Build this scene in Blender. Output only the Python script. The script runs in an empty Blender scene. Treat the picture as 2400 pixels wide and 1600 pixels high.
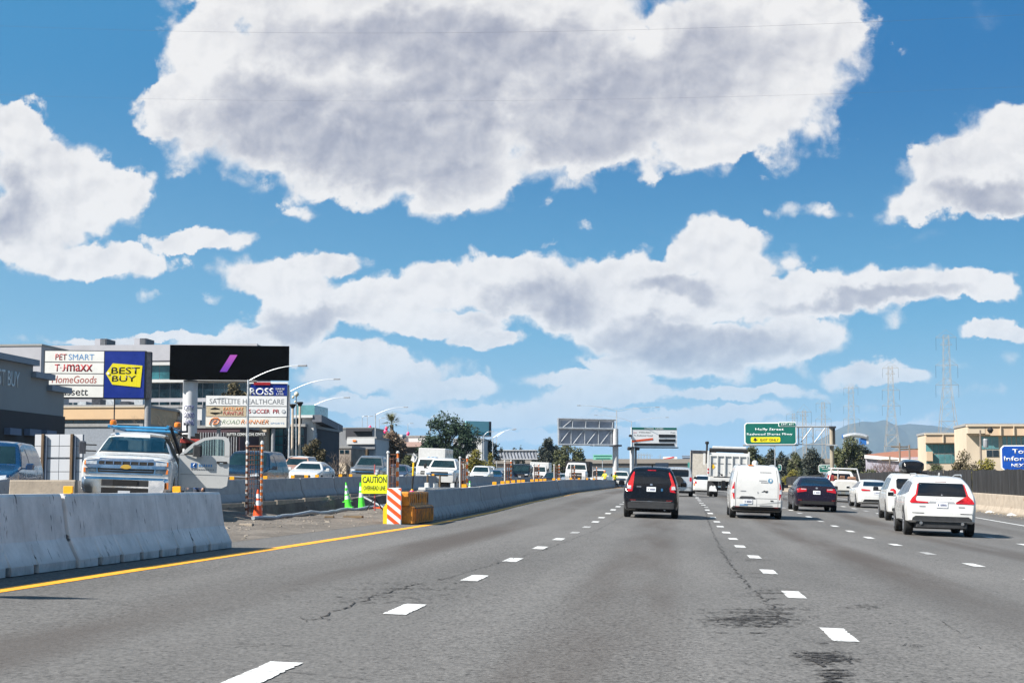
import bpy, bmesh, math, random
from mathutils import Vector, Matrix, Euler
from mathutils.bvhtree import BVHTree
from mathutils import noise as mnoise
R = math.radians
SC = bpy.context.scene
COL = SC.collection

# ------------------------------------------------------------------ camera
F = 3700.0                      # focal length in photograph pixels (2400 wide)
EYE = 1.13
PITCH = math.atan(342 / F)
YAW = math.atan(383 / F * math.cos(PITCH))
cam_d = bpy.data.cameras.new('camera')
cam_d.sensor_width = 36.0
cam_d.lens = 36.0 * F / 2400.0
cam_d.clip_start = 0.1
cam_d.clip_end = 60000
cam = bpy.data.objects.new('camera', cam_d)
COL.objects.link(cam)
cam.location = (0, 0, EYE)
cam.rotation_euler = (R(90) + PITCH, 0, YAW)
SC.camera = cam
CM = cam.rotation_euler.to_matrix()
SC.view_settings.view_transform = 'Standard'
SC.view_settings.look = 'None'
SC.view_settings.exposure = 1.15
SC.view_settings.gamma = 1.0
SC.cycles.max_bounces = 6
SC.cycles.transparent_max_bounces = 12

# ------------------------------------------------------------------ light
SUN_EL = R(42.5)
SUN_TURN = R(34)                # how far behind the camera's left the sun stands
to_sun = Vector((-math.cos(SUN_EL) * math.cos(SUN_TURN), -math.cos(SUN_EL) * math.sin(SUN_TURN), math.sin(SUN_EL)))
sd = bpy.data.lights.new('sun', 'SUN')
sd.energy = 5.0
sd.angle = R(0.5)
sd.color = (1.0, 0.95, 0.87)
sun = bpy.data.objects.new('sun', sd)
COL.objects.link(sun)
sun.rotation_euler = to_sun.to_track_quat('Z', 'Y').to_euler()
SKY_STRENGTH = 0.085


def ray(px, py):
    v = CM @ Vector(((px - 1200) / F, -(py - 800) / F, -1.0))
    return v


def at(px, py, Y):
    """the point seen at photograph pixel (px, py) whose world y is Y"""
    v = ray(px, py)
    return Vector((0, 0, EYE)) + v * (Y / v.y)


def atx(px, py, X):
    v = ray(px, py)
    return Vector((0, 0, EYE)) + v * (X / v.x)


def uv(px, py):
    v = ray(px, py)
    return v.x / v.y, v.z / v.y


class NT:
    """small helper to write node trees"""
    def __init__(s, nt):
        s.nt = nt

    def n(s, t, **kw):
        nd = s.nt.nodes.new(t)
        for k, v in kw.items():
            setattr(nd, k, v)
        return nd

    def lk(s, a, b):
        s.nt.links.new(a, b)

    def setin(s, sock, v):
        if isinstance(v, bpy.types.NodeSocket):
            s.nt.links.new(v, sock)
        elif v is not None:
            sock.default_value = v

    def math(s, op, a, b=None, c=None, clamp=False):
        nd = s.n('ShaderNodeMath', operation=op)
        nd.use_clamp = clamp
        s.setin(nd.inputs[0], a)
        s.setin(nd.inputs[1], b)
        s.setin(nd.inputs[2], c)
        return nd.outputs[0]

    def vmath(s, op, a, b=None, scale=None):
        nd = s.n('ShaderNodeVectorMath', operation=op)
        s.setin(nd.inputs[0], a)
        s.setin(nd.inputs[1], b)
        if scale is not None:
            s.setin(nd.inputs['Scale'], scale)
        return nd.outputs['Value'] if op in ('LENGTH', 'DOT_PRODUCT', 'DISTANCE') else nd.outputs[0]

    def noise(s, vec, scale, detail=4, rough=0.5, dist=0.0, out=0):
        nd = s.n('ShaderNodeTexNoise')
        nd.noise_dimensions = '3D'
        s.setin(nd.inputs['Vector'], vec)
        s.setin(nd.inputs['Scale'], scale)
        s.setin(nd.inputs['Detail'], detail)
        s.setin(nd.inputs['Roughness'], rough)
        s.setin(nd.inputs['Distortion'], dist)
        return nd.outputs[out]

    def ramp(s, fac, a, b, lo=0.0, hi=1.0, smooth=True):
        nd = s.n('ShaderNodeMapRange')
        nd.interpolation_type = 'SMOOTHSTEP' if smooth else 'LINEAR'
        s.setin(nd.inputs['Value'], fac)
        s.setin(nd.inputs['From Min'], a)
        s.setin(nd.inputs['From Max'], b)
        s.setin(nd.inputs['To Min'], lo)
        s.setin(nd.inputs['To Max'], hi)
        return nd.outputs[0]

    def mix(s, fac, a, b, blend='MIX'):
        nd = s.n('ShaderNodeMix', data_type='RGBA', blend_type=blend)
        s.setin(nd.inputs[0], fac)
        for so, v in ((nd.inputs[6], a), (nd.inputs[7], b)):
            if isinstance(v, (tuple, list)) and len(v) == 3:
                v = (*v, 1)
            s.setin(so, v)
        return nd.outputs[2]

    def comb(s, x, y, z):
        nd = s.n('ShaderNodeCombineXYZ')
        s.setin(nd.inputs[0], x)
        s.setin(nd.inputs[1], y)
        s.setin(nd.inputs[2], z)
        return nd.outputs[0]

    def sep(s, v):
        nd = s.n('ShaderNodeSeparateXYZ')
        s.lk(v, nd.inputs[0])
        return nd.outputs


# ------------------------------------------------------------------ world: sky and cumulus
def build_world():
    w = bpy.data.worlds.new('World')
    SC.world = w
    w.use_nodes = True
    w.node_tree.nodes.clear()
    T = NT(w.node_tree)
    sky = T.n('ShaderNodeTexSky')
    sky.sky_type = 'NISHITA'
    sky.sun_disc = False
    sky.sun_elevation = SUN_EL
    sky.sun_rotation = math.atan2(to_sun.x, to_sun.y)
    sky.altitude = 10
    sky.air_density = 1.0
    sky.dust_density = 0.3
    sky.ozone_density = 2.0
    tc = T.n('ShaderNodeTexCoord').outputs['Generated']
    d = T.vmath('NORMALIZE', tc)
    dx, dy, dz = T.sep(d)
    # grade of the clear sky: deeper, more saturated blue away from the horizon
    hs = T.n('ShaderNodeHueSaturation')
    T.setin(hs.inputs['Hue'], 0.491)
    T.setin(hs.inputs['Saturation'], 1.22)
    T.setin(hs.inputs['Value'], 0.98)
    T.lk(sky.outputs[0], hs.inputs['Color'])
    # photograph-plane coordinates (hundreds of pixels) of a direction, seen from the road axis
    dyc = T.math('MAXIMUM', dy, 0.08)
    u = T.math('MULTIPLY', T.math('DIVIDE', dx, dyc), F / 100)
    v = T.math('MULTIPLY', T.math('DIVIDE', dz, dyc), F / 100)
    p0 = T.comb(u, v, 0.0)
    front = T.ramp(dy, 0.55, 0.8)
    # domain warp: gives the billowing outline
    w1 = T.vmath('SUBTRACT', T.noise(p0, 0.55, 5, 0.6, out=1), (0.5, 0.5, 0.5))
    w2 = T.vmath('SUBTRACT', T.noise(p0, 2.3, 4, 0.62, out=1), (0.5, 0.5, 0.5))
    pw = T.vmath('ADD', p0, T.vmath('SCALE', w1, scale=1.15))
    pw = T.vmath('ADD', pw, T.vmath('SCALE', w2, scale=0.36))
    K = 2400 / 2352.0

    def blobs(lst, vec):
        f = None
        for (x, y, rx, ry, *ro) in lst:
            x *= K; y *= K; rx *= K * 1.12; ry *= K * 1.12
            small = lst is CL and (rx * ry < 2600 or (ry < 31 and y < 780))
            if small:
                rx *= 1.8; ry *= 1.7
            cu, cv = uv(x, y)
            mp = T.n('ShaderNodeMapping')
            mp.vector_type = 'TEXTURE'
            mp.inputs['Location'].default_value = (cu * F / 100, cv * F / 100, 0)
            mp.inputs['Rotation'].default_value = (0, 0, R(ro[0]) if ro else 0)
            mp.inputs['Scale'].default_value = (rx / 100, ry / 100, 1)
            if f is None:
                T.lk(vec, mp.inputs['Vector'])
            else:            # a vanishing term keeps the nodes in one chain, which the renderer's node stack needs
                T.lk(T.vmath('ADD', vec, T.math('MULTIPLY', f, 1e-6)), mp.inputs['Vector'])
            q = T.vmath('DOT_PRODUCT', mp.outputs[0], mp.outputs[0])
            m = T.math('SUBTRACT', 0.22 if small else 1.0, q)
            f = m if f is None else T.math('SMOOTH_MAX', f, m, 0.25)
        return f
    CL = [
        # the great cloud overhead
        (980, 60, 590, 330, 0), (600, 230, 280, 190, 0), (900, 330, 400, 135, -4), (1060, 425, 140, 75, 10), (1450, 240, 370, 150, 12),
        (1700, 150, 290, 230, 20), (1640, 320, 170, 70, 20), (480, 110, 120, 110), (1850, 60, 150, 110), (400, 250, 80, 90), (1350, 330, 180, 70),
        (700, 478, 45, 14),
        # left cloud
        (40, 300, 95, 90), (130, 420, 200, 110, -20), (290, 440, 75, 60), (60, 520, 170, 95), (190, 595, 230, 48, -3), (460, 552, 145, 30, 4), (280, 380, 50, 30),
        (500, 685, 45, 14), (355, 680, 35, 9),
        # long middle bank
        (640, 640, 160, 60, -8), (760, 600, 90, 35), (690, 715, 130, 75), (860, 690, 170, 62), (1010, 660, 120, 55), (1200, 650, 165, 85), (1320, 690, 170, 85), (1110, 775, 105, 26), (1000, 735, 170, 40),
        (1460, 640, 150, 72), (1700, 660, 200, 50), (1640, 565, 130, 62, 6), (1700, 600, 90, 40), (1825, 585, 65, 30, 10), (1530, 550, 60, 28), (1560, 700, 160, 55), (1760, 690, 230, 48, 5), (2010, 668, 230, 54, 3), (2210, 655, 120, 38), (2340, 620, 40, 20),
        (1590, 800, 270, 72, -3), (1800, 770, 150, 60, 5), (1900, 800, 80, 18, 8), (1430, 770, 130, 50), (2065, 745, 42, 26),
        # low banks
        (640, 770, 120, 40), (880, 860, 210, 48, 0), (740, 820, 100, 30), (1040, 935, 70, 26), (1390, 915, 210, 34, 4), (1250, 945, 130, 28), (1700, 950, 130, 20), (1560, 895, 130, 14),
        (2015, 865, 125, 32), (1850, 855, 30, 18), (2300, 750, 90, 28, 3), (2345, 810, 30, 24), (60, 782, 90, 12), (330, 785, 230, 14), (2180, 850, 40, 10), (1130, 860, 12, 16), (930, 960, 140, 16), (2230, 950, 110, 18, 8), (1960, 940, 70, 14),
        (760, 810, 210, 36), (1000, 895, 150, 30), (1360, 880, 180, 26), (1130, 960, 200, 24), (1700, 905, 190, 20), (840, 925, 180, 24), (1500, 965, 260, 18), (1250, 1000, 300, 18), (1950, 980, 200, 16), (2250, 905, 90, 16), (1430, 840, 120, 30), (500, 800, 120, 24),
        # right cloud
        (2260, 390, 190, 105, 8), (2330, 310, 120, 78), (2150, 450, 130, 55), (2030, 475, 60, 30), (1840, 480, 120, 20, -3), (2010, 360, 30, 22), (2250, 470, 150, 40),
        (1270, 547, 24, 9), (1100, 570, 38, 15), (1350, 520, 24, 20), (2300, 583, 14, 7),
    ]
    shade = [(820, 330, 380, 130, -3), (1250, 210, 500, 120, 8), (1080, 110, 420, 70, -4), (20, 480, 85, 85), (1240, 690, 130, 55), (1600, 790, 230, 50), (2300, 460, 130, 38), (1290, 310, 260, 60), (620, 250, 150, 80), (2000, 690, 180, 24), (700, 730, 120, 36), (1550, 660, 80, 30)]
    fld = blobs(CL, pw)
    fb = T.noise(p0, 0.95, 9, 0.58, 0.2)
    fa = T.noise(p0, 1.15, 5, 0.55, 0.25)
    fas = T.noise(T.vmath('ADD', p0, (-0.13, 0.22, 0.0)), 1.15, 5, 0.55, 0.25)
    dens = T.math('ADD', T.math('ADD', T.math('MAXIMUM', fld, -1.2), T.ramp(fld, 0.25, 0.8, 0.0, 0.75)), T.math('MULTIPLY', T.math('SUBTRACT', fb, 0.5), 2.7))
    soft = T.math('ADD', T.ramp(T.noise(p0, 0.8, 2, 0.5), 0.32, 0.68, 0.28, 1.05), T.ramp(dz, 0.12, 0.02, 0.0, 0.45))
    alpha_f = T.math('MULTIPLY', T.ramp(dens, 0.0, soft), T.ramp(dz, 0.10, 0.0, 0.97, 0.62))
    # thin scraps everywhere
    wisp = T.ramp(T.noise(T.comb(T.math('MULTIPLY', u, 0.55), v, 3.0), 0.55, 7, 0.62), 0.62, 0.84, 0, 0.20)
    alpha_f = T.math('MAXIMUM', alpha_f, wisp)
    # elsewhere in the sky the same kind of cumulus field goes on
    dzc = T.math('ADD', T.math('MAXIMUM', dz, 0.0), 0.12)
    cx = T.math('DIVIDE', dx, dzc)
    cy = T.math('DIVIDE', dy, dzc)
    pc = T.comb(cx, cy, 7.3)
    gb = T.noise(pc, 0.62, 8, 0.58, 0.2)
    alpha_b = T.ramp(gb, 0.50, 0.60)
    alpha = T.math('ADD', T.math('MULTIPLY', alpha_f, front), T.math('MULTIPLY', alpha_b, T.math('SUBTRACT', 1.0, front)))
    up = T.ramp(dz, -0.01, 0.01)
    alpha = T.math('MULTIPLY', alpha, up)
    # cloud colour: white tops and rims, lilac-grey bellies, relief from the sun's side
    ps = T.vmath('ADD', p0, T.vmath('SCALE', w1, scale=2.2))
    sh = T.ramp(blobs(shade, ps), -0.7, 0.8)
    core = T.ramp(dens, 0.25, 1.75)
    relief = T.math('ADD', T.math('MULTIPLY', T.math('SUBTRACT', fas, fa), 1.9), T.math('MULTIPLY', T.math('SUBTRACT', 0.5, fb), 0.45))
    g = T.math('MULTIPLY', sh, core)
    lowf = T.math('MULTIPLY', T.math('SUBTRACT', T.noise(p0, 0.55, 4, 0.55), 0.5), 1.5)
    g = T.math('ADD', T.math('ADD', T.math('MULTIPLY', g, 0.74), T.math('MULTIPLY', core, 0.10)), T.math('MULTIPLY', T.math('ADD', relief, lowf), T.math('ADD', 0.40, T.math('MULTIPLY', core, 0.16))), clamp=True)
    gbk = T.ramp(gb, 0.56, 0.72, 0.05, 0.9)
    g = T.math('ADD', T.math('MULTIPLY', g, front), T.math('MULTIPLY', gbk, T.math('SUBTRACT', 1.0, front)))
    S = 2 ** -SC.view_settings.exposure / SKY_STRENGTH
    cr = T.mix(g, (0.93 * S, 0.905 * S, 0.885 * S), (0.40 * S, 0.41 * S, 0.485 * S))
    el = T.math('MULTIPLY', T.math('MAXIMUM', dz, 0.0), 1.0)
    away = T.ramp(T.vmath('DOT_PRODUCT', d, tuple(to_sun)), -0.34, 0.14)
    hi = T.mix(away, (0.004 * S, 0.150 * S, 0.41 * S), (0.045 * S, 0.262 * S, 0.53 * S))
    lo = T.mix(away, (0.12 * S, 0.42 * S, 0.66 * S), (0.27 * S, 0.53 * S, 0.72 * S))
    clear = T.mix(T.ramp(el, 0.02, 0.27), lo, hi)
    clear = T.mix(0.07, clear, hs.outputs[0])
    col = T.mix(alpha, clear, cr)
    # the hazy bottom of the sky
    hz = T.ramp(dz, 0.0, 0.12, 0.68, 0.0)
    col = T.mix(hz, col, (0.41 * S, 0.56 * S, 0.69 * S))
    bg = T.n('ShaderNodeBackground')
    bg.inputs['Strength'].default_value = SKY_STRENGTH
    T.lk(col, bg.inputs['Color'])
    out = T.n('ShaderNodeOutputWorld')
    T.lk(bg.outputs[0], out.inputs['Surface'])
    w.cycles.sampling_method = 'MANUAL'
    w.cycles.sample_map_resolution = 512


build_world()
# ------------------------------------------------------------------ lie of the land
SLOPE = 0.033
EP = [(-50, 0), (40, 0), (53, .10), (67, .29), (81, .42), (100, .60), (130, .74), (160, .87), (200, 1.0), (260, 1.06), (6000, 1.06)]


def e(y):
    for (a, za), (b, zb) in zip(EP, EP[1:]):
        if y <= b:
            t = max(0, (y - a) / (b - a))
            return za + (zb - za) * t
    return EP[-1][1]


def g(x, y):
    """height of the roadway plane (it falls to the right)"""
    return -SLOPE * max(-34.0, min(17.0, x)) + e(y)


def gnd(px, py, lift=0.0):
    """where the ray of a photograph pixel meets the roadway"""
    v = ray(px, py)
    lo, hi = 3.0, 400.0
    f = lambda Y: EYE + v.z / v.y * Y - g(v.x / v.y * Y, Y) - lift
    if f(hi) > 0:
        return Vector((v.x / v.y * hi, hi, g(v.x / v.y * hi, hi)))
    for _ in range(60):
        m = (lo + hi) / 2
        if f(m) > 0:
            lo = m
        else:
            hi = m
    return Vector((v.x / v.y * lo, lo, g(v.x / v.y * lo, lo)))


# ------------------------------------------------------------------ materials
MATS = {}


def mat(name, col, rough=0.7, metal=0.0, var=0.12, scale=6.0, bump=0.0, spec=0.5, coat=0.0, dirt=None, dirt_amt=0.0, dirt_scale=1.5, stretch=None, emit=0.0):
    """a base colour broken up by noise (wear, grain) with optional dirt"""
    if name in MATS:
        return MATS[name]
    if metal < 0.5 and name != 'screen black':
        col = tuple(q * 0.80 for q in col)
    m = bpy.data.materials.new(name)
    m.use_nodes = True
    m.node_tree.nodes.clear()
    T = NT(m.node_tree)
    b = T.n('ShaderNodeBsdfPrincipled')
    o = T.n('ShaderNodeOutputMaterial')
    T.lk(b.outputs[0], o.inputs[0])
    tc = T.n('ShaderNodeTexCoord').outputs['Object']
    if stretch:
        tc = T.vmath('MULTIPLY', tc, stretch)
    n1 = T.noise(tc, scale, 5, 0.6)
    lo = tuple(c * (1 - var) for c in col)
    hi = tuple(min(1, c * (1 + var)) for c in col)
    c = T.mix(T.ramp(n1, 0.3, 0.7), lo, hi)
    if dirt:
        dn = T.noise(tc, dirt_scale, 6, 0.65)
        c = T.mix(T.ramp(dn, 0.62 - dirt_amt * 0.3, 0.85 - dirt_amt * 0.3, 0, min(1.0, dirt_amt * 1.6)), c, dirt)
    T.lk(c, b.inputs['Base Color'])
    T.lk(T.ramp(n1, 0.3, 0.7, max(0.02, rough - 0.08), min(1, rough + 0.08)), b.inputs['Roughness'])
    b.inputs['Metallic'].default_value = metal
    b.inputs['Specular IOR Level'].default_value = spec
    b.inputs['Coat Weight'].default_value = coat
    b.inputs['Coat Roughness'].default_value = 0.05
    if bump:
        bn = T.n('ShaderNodeBump')
        bn.inputs['Strength'].default_value = bump
        bn.inputs['Distance'].default_value = 0.02
        T.lk(T.noise(tc, scale * 4, 4, 0.6), bn.inputs['Height'])
        T.lk(bn.outputs[0], b.inputs['Normal'])
    if emit:
        T.lk(c, b.inputs['Emission Color'])
        b.inputs['Emission Strength'].default_value = emit
    MATS[name] = m
    return m


def paint(name, col, rough=0.28, var=0.03, metal=0.0, dirt_amt=0.18):
    dark = max(col) < .05
    return mat(name, col, rough, metal, var, 3.0, 0, 0.25 if dark else 0.5, 0.2 if dark else 0.6, (0.20, 0.17, 0.13), dirt_amt, 2.2)


WHITE = paint('white car paint', (0.62, 0.62, 0.61))
OFFWHITE = paint('dusty white paint', (0.66, 0.65, 0.62), 0.45, dirt_amt=0.35)
BLACKP = paint('black car paint', (0.006, 0.006, 0.008), 0.22, dirt_amt=0.0)
NAVYP = paint('dark plum paint', (0.012, 0.007, 0.016), 0.22, dirt_amt=0.0)
BLUEP = paint('blue car paint', (0.006, 0.028, 0.085), 0.22)
SILVER = paint('silver car paint', (0.42, 0.44, 0.46), 0.3, metal=0.5)
GREYP = paint('grey car paint', (0.12, 0.13, 0.145), 0.28)
REDP = paint('red car paint', (0.30, 0.02, 0.015), 0.28)
TANP = paint('tan car paint', (0.42, 0.24, 0.17), 0.35)
GLASS = mat('dark tinted glass', (0.006, 0.008, 0.012), 0.06, 0, 0.2, 2.0, spec=0.5)
GLASSG = mat('greenish glass', (0.010, 0.024, 0.028), 0.06, 0, 0.4, 1.2, spec=0.5)
RUBBER = mat('tyre rubber', (0.014, 0.014, 0.014), 0.85, 0, 0.3, 20, 0.2)
PLASTIC = mat('dark grey plastic', (0.028, 0.029, 0.032), 0.6, 0, 0.2, 12)
BLACKM = mat('flat black', (0.008, 0.008, 0.009), 0.8, 0, 0.2, 8)
RIM = mat('alloy', (0.35, 0.35, 0.37), 0.35, 0.9, 0.2, 8)
CHROME = mat('chrome', (0.62, 0.63, 0.66), 0.10, 1.0, 0.15, 3)
TAILRED = mat('red lens', (0.50, 0.008, 0.010), 0.15, 0, 0.25, 9, coat=0.8)
TAILDK = mat('dark red lens', (0.16, 0.010, 0.012), 0.15, 0, 0.25, 9, coat=0.8)
LENS = mat('clear lens', (0.62, 0.64, 0.66), 0.12, 0.3, 0.3, 14, coat=0.8)
AMBER = mat('amber lens', (0.85, 0.22, 0.02), 0.2, 0, 0.15, 9, coat=0.5)
PLATE = mat('plate white', (0.72, 0.74, 0.78), 0.4, 0, 0.08, 9)
PLATEINK = mat('plate ink', (0.04, 0.05, 0.14), 0.5)
STEEL = mat('galvanised steel', (0.42, 0.44, 0.46), 0.5, 0.6, 0.15, 4)
GREYSTEEL = mat('grey painted steel', (0.30, 0.31, 0.33), 0.55, 0.2, 0.15, 4)
DARKSTEEL = mat('dark steel', (0.05, 0.055, 0.07), 0.5, 0.3, 0.2, 4)
LATTICE = mat('pale lattice steel', (0.36, 0.33, 0.29), 0.6, 0.1, 0.15, 0.6)
SIGNW = mat('white sign face', (1.0, 0.97, 0.90), 0.5, 0, 0.04, 1.5)
SIGNG = mat('pale grey sign face', (1.0, 1.0, 1.0), 0.5, 0, 0.05, 1.5)
NAVYINK = mat('navy ink', (0.010, 0.022, 0.16), 0.5, 0, 0.06)
BLUEFACE = mat('royal blue sign face', (0.008, 0.030, 0.27), 0.35, 0, 0.10, 1.2)
YELLOWTAG = mat('bright yellow sign face', (0.95, 0.80, 0.01), 0.4, 0, 0.04)
BLACKINK = mat('black ink', (0.010, 0.010, 0.010), 0.5)
REDINK = mat('dark red ink', (0.42, 0.012, 0.02), 0.5)
ORANGEINK = mat('orange ink', (0.80, 0.22, 0.02), 0.5)
GREYINK = mat('grey ink', (0.22, 0.23, 0.25), 0.5)
PALEINK = mat('pale blue ink', (0.12, 0.32, 0.62), 0.5)
WHITEINK = mat('white ink', (0.85, 0.87, 0.88), 0.5)


# ------------------------------------------------------------------ mesh helpers
def link(o, parent=None, loc=None, rot=None):
    COL.objects.link(o)
    if parent is not None:
        o.parent = parent
    if loc is not None:
        o.location = loc
    if rot is not None:
        o.rotation_euler = rot
    return o


def thing(name, label, cat, loc=(0, 0, 0), rotz=0.0, group=None, rot=None):
    o = bpy.data.objects.new(name, None)
    o.empty_display_size = 0.3
    COL.objects.link(o)
    o.location = loc
    o.rotation_euler = rot if rot is not None else (0, 0, rotz)
    o['label'] = label
    o['category'] = cat
    if group:
        o['group'] = group
    return o


def tag(o, label=None, cat=None, group=None, kind=None):
    if label: o['label'] = label
    if cat: o['category'] = cat
    if group: o['group'] = group
    if kind: o['kind'] = kind
    return o


def copy_tree(o, parent=None):
    c = o.copy()
    COL.objects.link(c)
    c.parent = parent
    for ch in list(o.children):
        copy_tree(ch, c)
    return c


class MB:
    """collects faces, then becomes one mesh object"""
    def __init__(s):
        s.v = []
        s.f = []

    def add(s, vs, fs):
        k = len(s.v)
        s.v += [tuple(p) for p in vs]
        s.f += [tuple(i + k for i in f) for f in fs]
        return s

    def box(s, x0, x1, y0, y1, z0, z1, M=None):
        vs = [Vector((x, y, z)) for z in (z0, z1) for y in (y0, y1) for x in (x0, x1)]
        if M is not None:
            vs = [M @ p for p in vs]
        return s.add(vs, [(0, 2, 3, 1), (4, 5, 7, 6), (0, 1, 5, 4), (2, 6, 7, 3), (0, 4, 6, 2), (1, 3, 7, 5)])

    def cbox(s, x0, x1, y0, y1, z0, z1, c=0.02):
        """box with its vertical and top edges cut"""
        o = []
        for z, i in ((z0, 0), (z1 - c, 0), (z1, c)):
            a, b, d, f = x0 + i, x1 - i, y0 + i, y1 - i
            o.append([(a + c, d, z), (b - c, d, z), (b, d + c, z), (b, f - c, z), (b - c, f, z), (a + c, f, z), (a, f - c, z), (a, d + c, z)])
        vs = [p for r in o for p in r]
        fs = [tuple(range(7, -1, -1)), tuple(range(16, 24))]
        for r in range(2):
            for i in range(8):
                j = (i + 1) % 8
                fs.append((r * 8 + i, r * 8 + j, r * 8 + 8 + j, r * 8 + 8 + i))
        return s.add(vs, fs)

    def tube(s, pts, r, n=8, cap=True, r2=None):
        pts = [Vector(p) for p in pts]
        m = len(pts)
        vs = []
        for i, p in enumerate(pts):
            d = (pts[min(i + 1, m - 1)] - pts[max(i - 1, 0)]).normalized()
            a = Vector((0, 0, 1)) if abs(d.z) < 0.9 else Vector((1, 0, 0))
            u = d.cross(a).normalized()
            w = d.cross(u)
            rr = r if r2 is None else r + (r2 - r) * i / (m - 1)
            for k in range(n):
                t = 2 * math.pi * k / n
                vs.append(p + (u * math.cos(t) + w * math.sin(t)) * rr)
        fs = []
        for i in range(m - 1):
            for k in range(n):
                l = (k + 1) % n
                fs.append((i * n + k, i * n + l, (i + 1) * n + l, (i + 1) * n + k))
        if cap:
            fs.append(tuple(range(n - 1, -1, -1)))
            fs.append(tuple(range((m - 1) * n, m * n)))
        return s.add(vs, fs)

    def lathe(s, prof, n=20, axis='z', c=(0, 0, 0)):
        """prof: list of (radius, height)"""
        vs = []
        for (r, h) in prof:
            for k in range(n):
                t = 2 * math.pi * k / n
                a, b = r * math.cos(t), r * math.sin(t)
                p = (a, b, h) if axis == 'z' else (h, a, b) if axis == 'x' else (a, h, b)
                vs.append((p[0] + c[0], p[1] + c[1], p[2] + c[2]))
        fs = []
        for i in range(len(prof) - 1):
            for k in range(n):
                l = (k + 1) % n
                fs.append((i * n + k, i * n + l, (i + 1) * n + l, (i + 1) * n + k))
        fs.append(tuple(range(n - 1, -1, -1)))
        fs.append(tuple(range((len(prof) - 1) * n, len(prof) * n)))
        return s.add(vs, fs)

    def poly(s, pts, depth, axis='y'):
        """polygon in the x-z plane (y from 0 back to depth) or in the y-z plane (x)"""
        n = len(pts)
        if axis == 'y':
            a = [(p[0], 0, p[1]) for p in pts]
            b = [(p[0], depth, p[1]) for p in pts]
        else:
            a = [(0, p[0], p[1]) for p in pts]
            b = [(depth, p[0], p[1]) for p in pts]
        fs = [tuple(range(n)), tuple(range(2 * n - 1, n - 1, -1))] + [(i, i + n, (i + 1) % n + n, (i + 1) % n) for i in range(n)]
        return s.add(a + b, fs)

    def mesh(s, name, m, smooth=False):
        me = bpy.data.meshes.new(name)
        me.from_pydata(s.v, [], s.f)
        me.materials.append(m)
        bm = bmesh.new()
        bm.from_mesh(me)
        bmesh.ops.recalc_face_normals(bm, faces=bm.faces)
        if smooth:
            for f in bm.faces:
                f.smooth = True
            lim = R(38)
            for ed in bm.edges:
                if len(ed.link_faces) == 2 and ed.calc_face_angle(0) > lim:
                    ed.smooth = False
        bm.to_mesh(me)
        bm.free()
        return me

    def build(s, name, m, parent=None, loc=None, rot=None, smooth=False):
        o = bpy.data.objects.new(name, s.mesh(name, m, smooth))
        return link(o, parent, loc, rot)


def box(name, m, parent, x0, x1, y0, y1, z0, z1, loc=None, rot=None, c=0):
    b = MB()
    if c:
        b.cbox(x0, x1, y0, y1, z0, z1, c)
    else:
        b.box(x0, x1, y0, y1, z0, z1)
    return b.build(name, m, parent, loc, rot)


def text(name, s, m, parent, x0, x1, z0, z1, y=-0.003, bold=0.0, shear=0.0, ext=0.005, rotz=0.0, rotx=R(90), spacing=1.0):
    """lettering facing -y, fitted to the box x0..x1, z0..z1"""
    cu = bpy.data.curves.new(name, 'FONT')
    cu.body = s
    cu.size = 1
    cu.offset = bold * 0.45
    cu.shear = shear
    cu.space_character = spacing
    cu.resolution_u = 3
    cu.extrude = 0.0
    o = bpy.data.objects.new(name, cu)
    COL.objects.link(o)
    bpy.context.view_layer.update()
    dg = bpy.context.evaluated_depsgraph_get()
    me = bpy.data.meshes.new_from_object(o.evaluated_get(dg))
    bpy.data.objects.remove(o)
    xs = [v.co.x for v in me.vertices]
    ys = [v.co.y for v in me.vertices]
    ax, bx, ay, by = min(xs), max(xs), min(ys), max(ys)
    bm = bmesh.new()
    bm.from_mesh(me)
    for v in bm.verts:
        v.co = Vector((x0 + (v.co.x - ax) / (bx - ax) * (x1 - x0), y, z0 + (v.co.y - ay) / (by - ay) * (z1 - z0)))
    r = bmesh.ops.extrude_face_region(bm, geom=bm.faces[:])
    for v in [q for q in r['geom'] if isinstance(q, bmesh.types.BMVert)]:
        v.co.y -= ext
    bmesh.ops.recalc_face_normals(bm, faces=bm.faces)
    bm.to_mesh(me)
    bm.free()
    me.materials.clear()
    me.materials.append(m)
    return link(bpy.data.objects.new(name, me), parent)


def frame(pl, pr, pt, pb, dl, dr=None):
    """world frame of an upright panel given by its pixel box and its distance at the left and right side"""
    dr = dr or dl
    a = at(pl, pb, dl)
    b = at(pr, pb, dr)
    t = at(pl, pt, dl)
    w = math.hypot(b.x - a.x, b.y - a.y)
    rz = math.atan2(b.y - a.y, b.x - a.x)
    return a, rz, w, t.z - a.z


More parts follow.
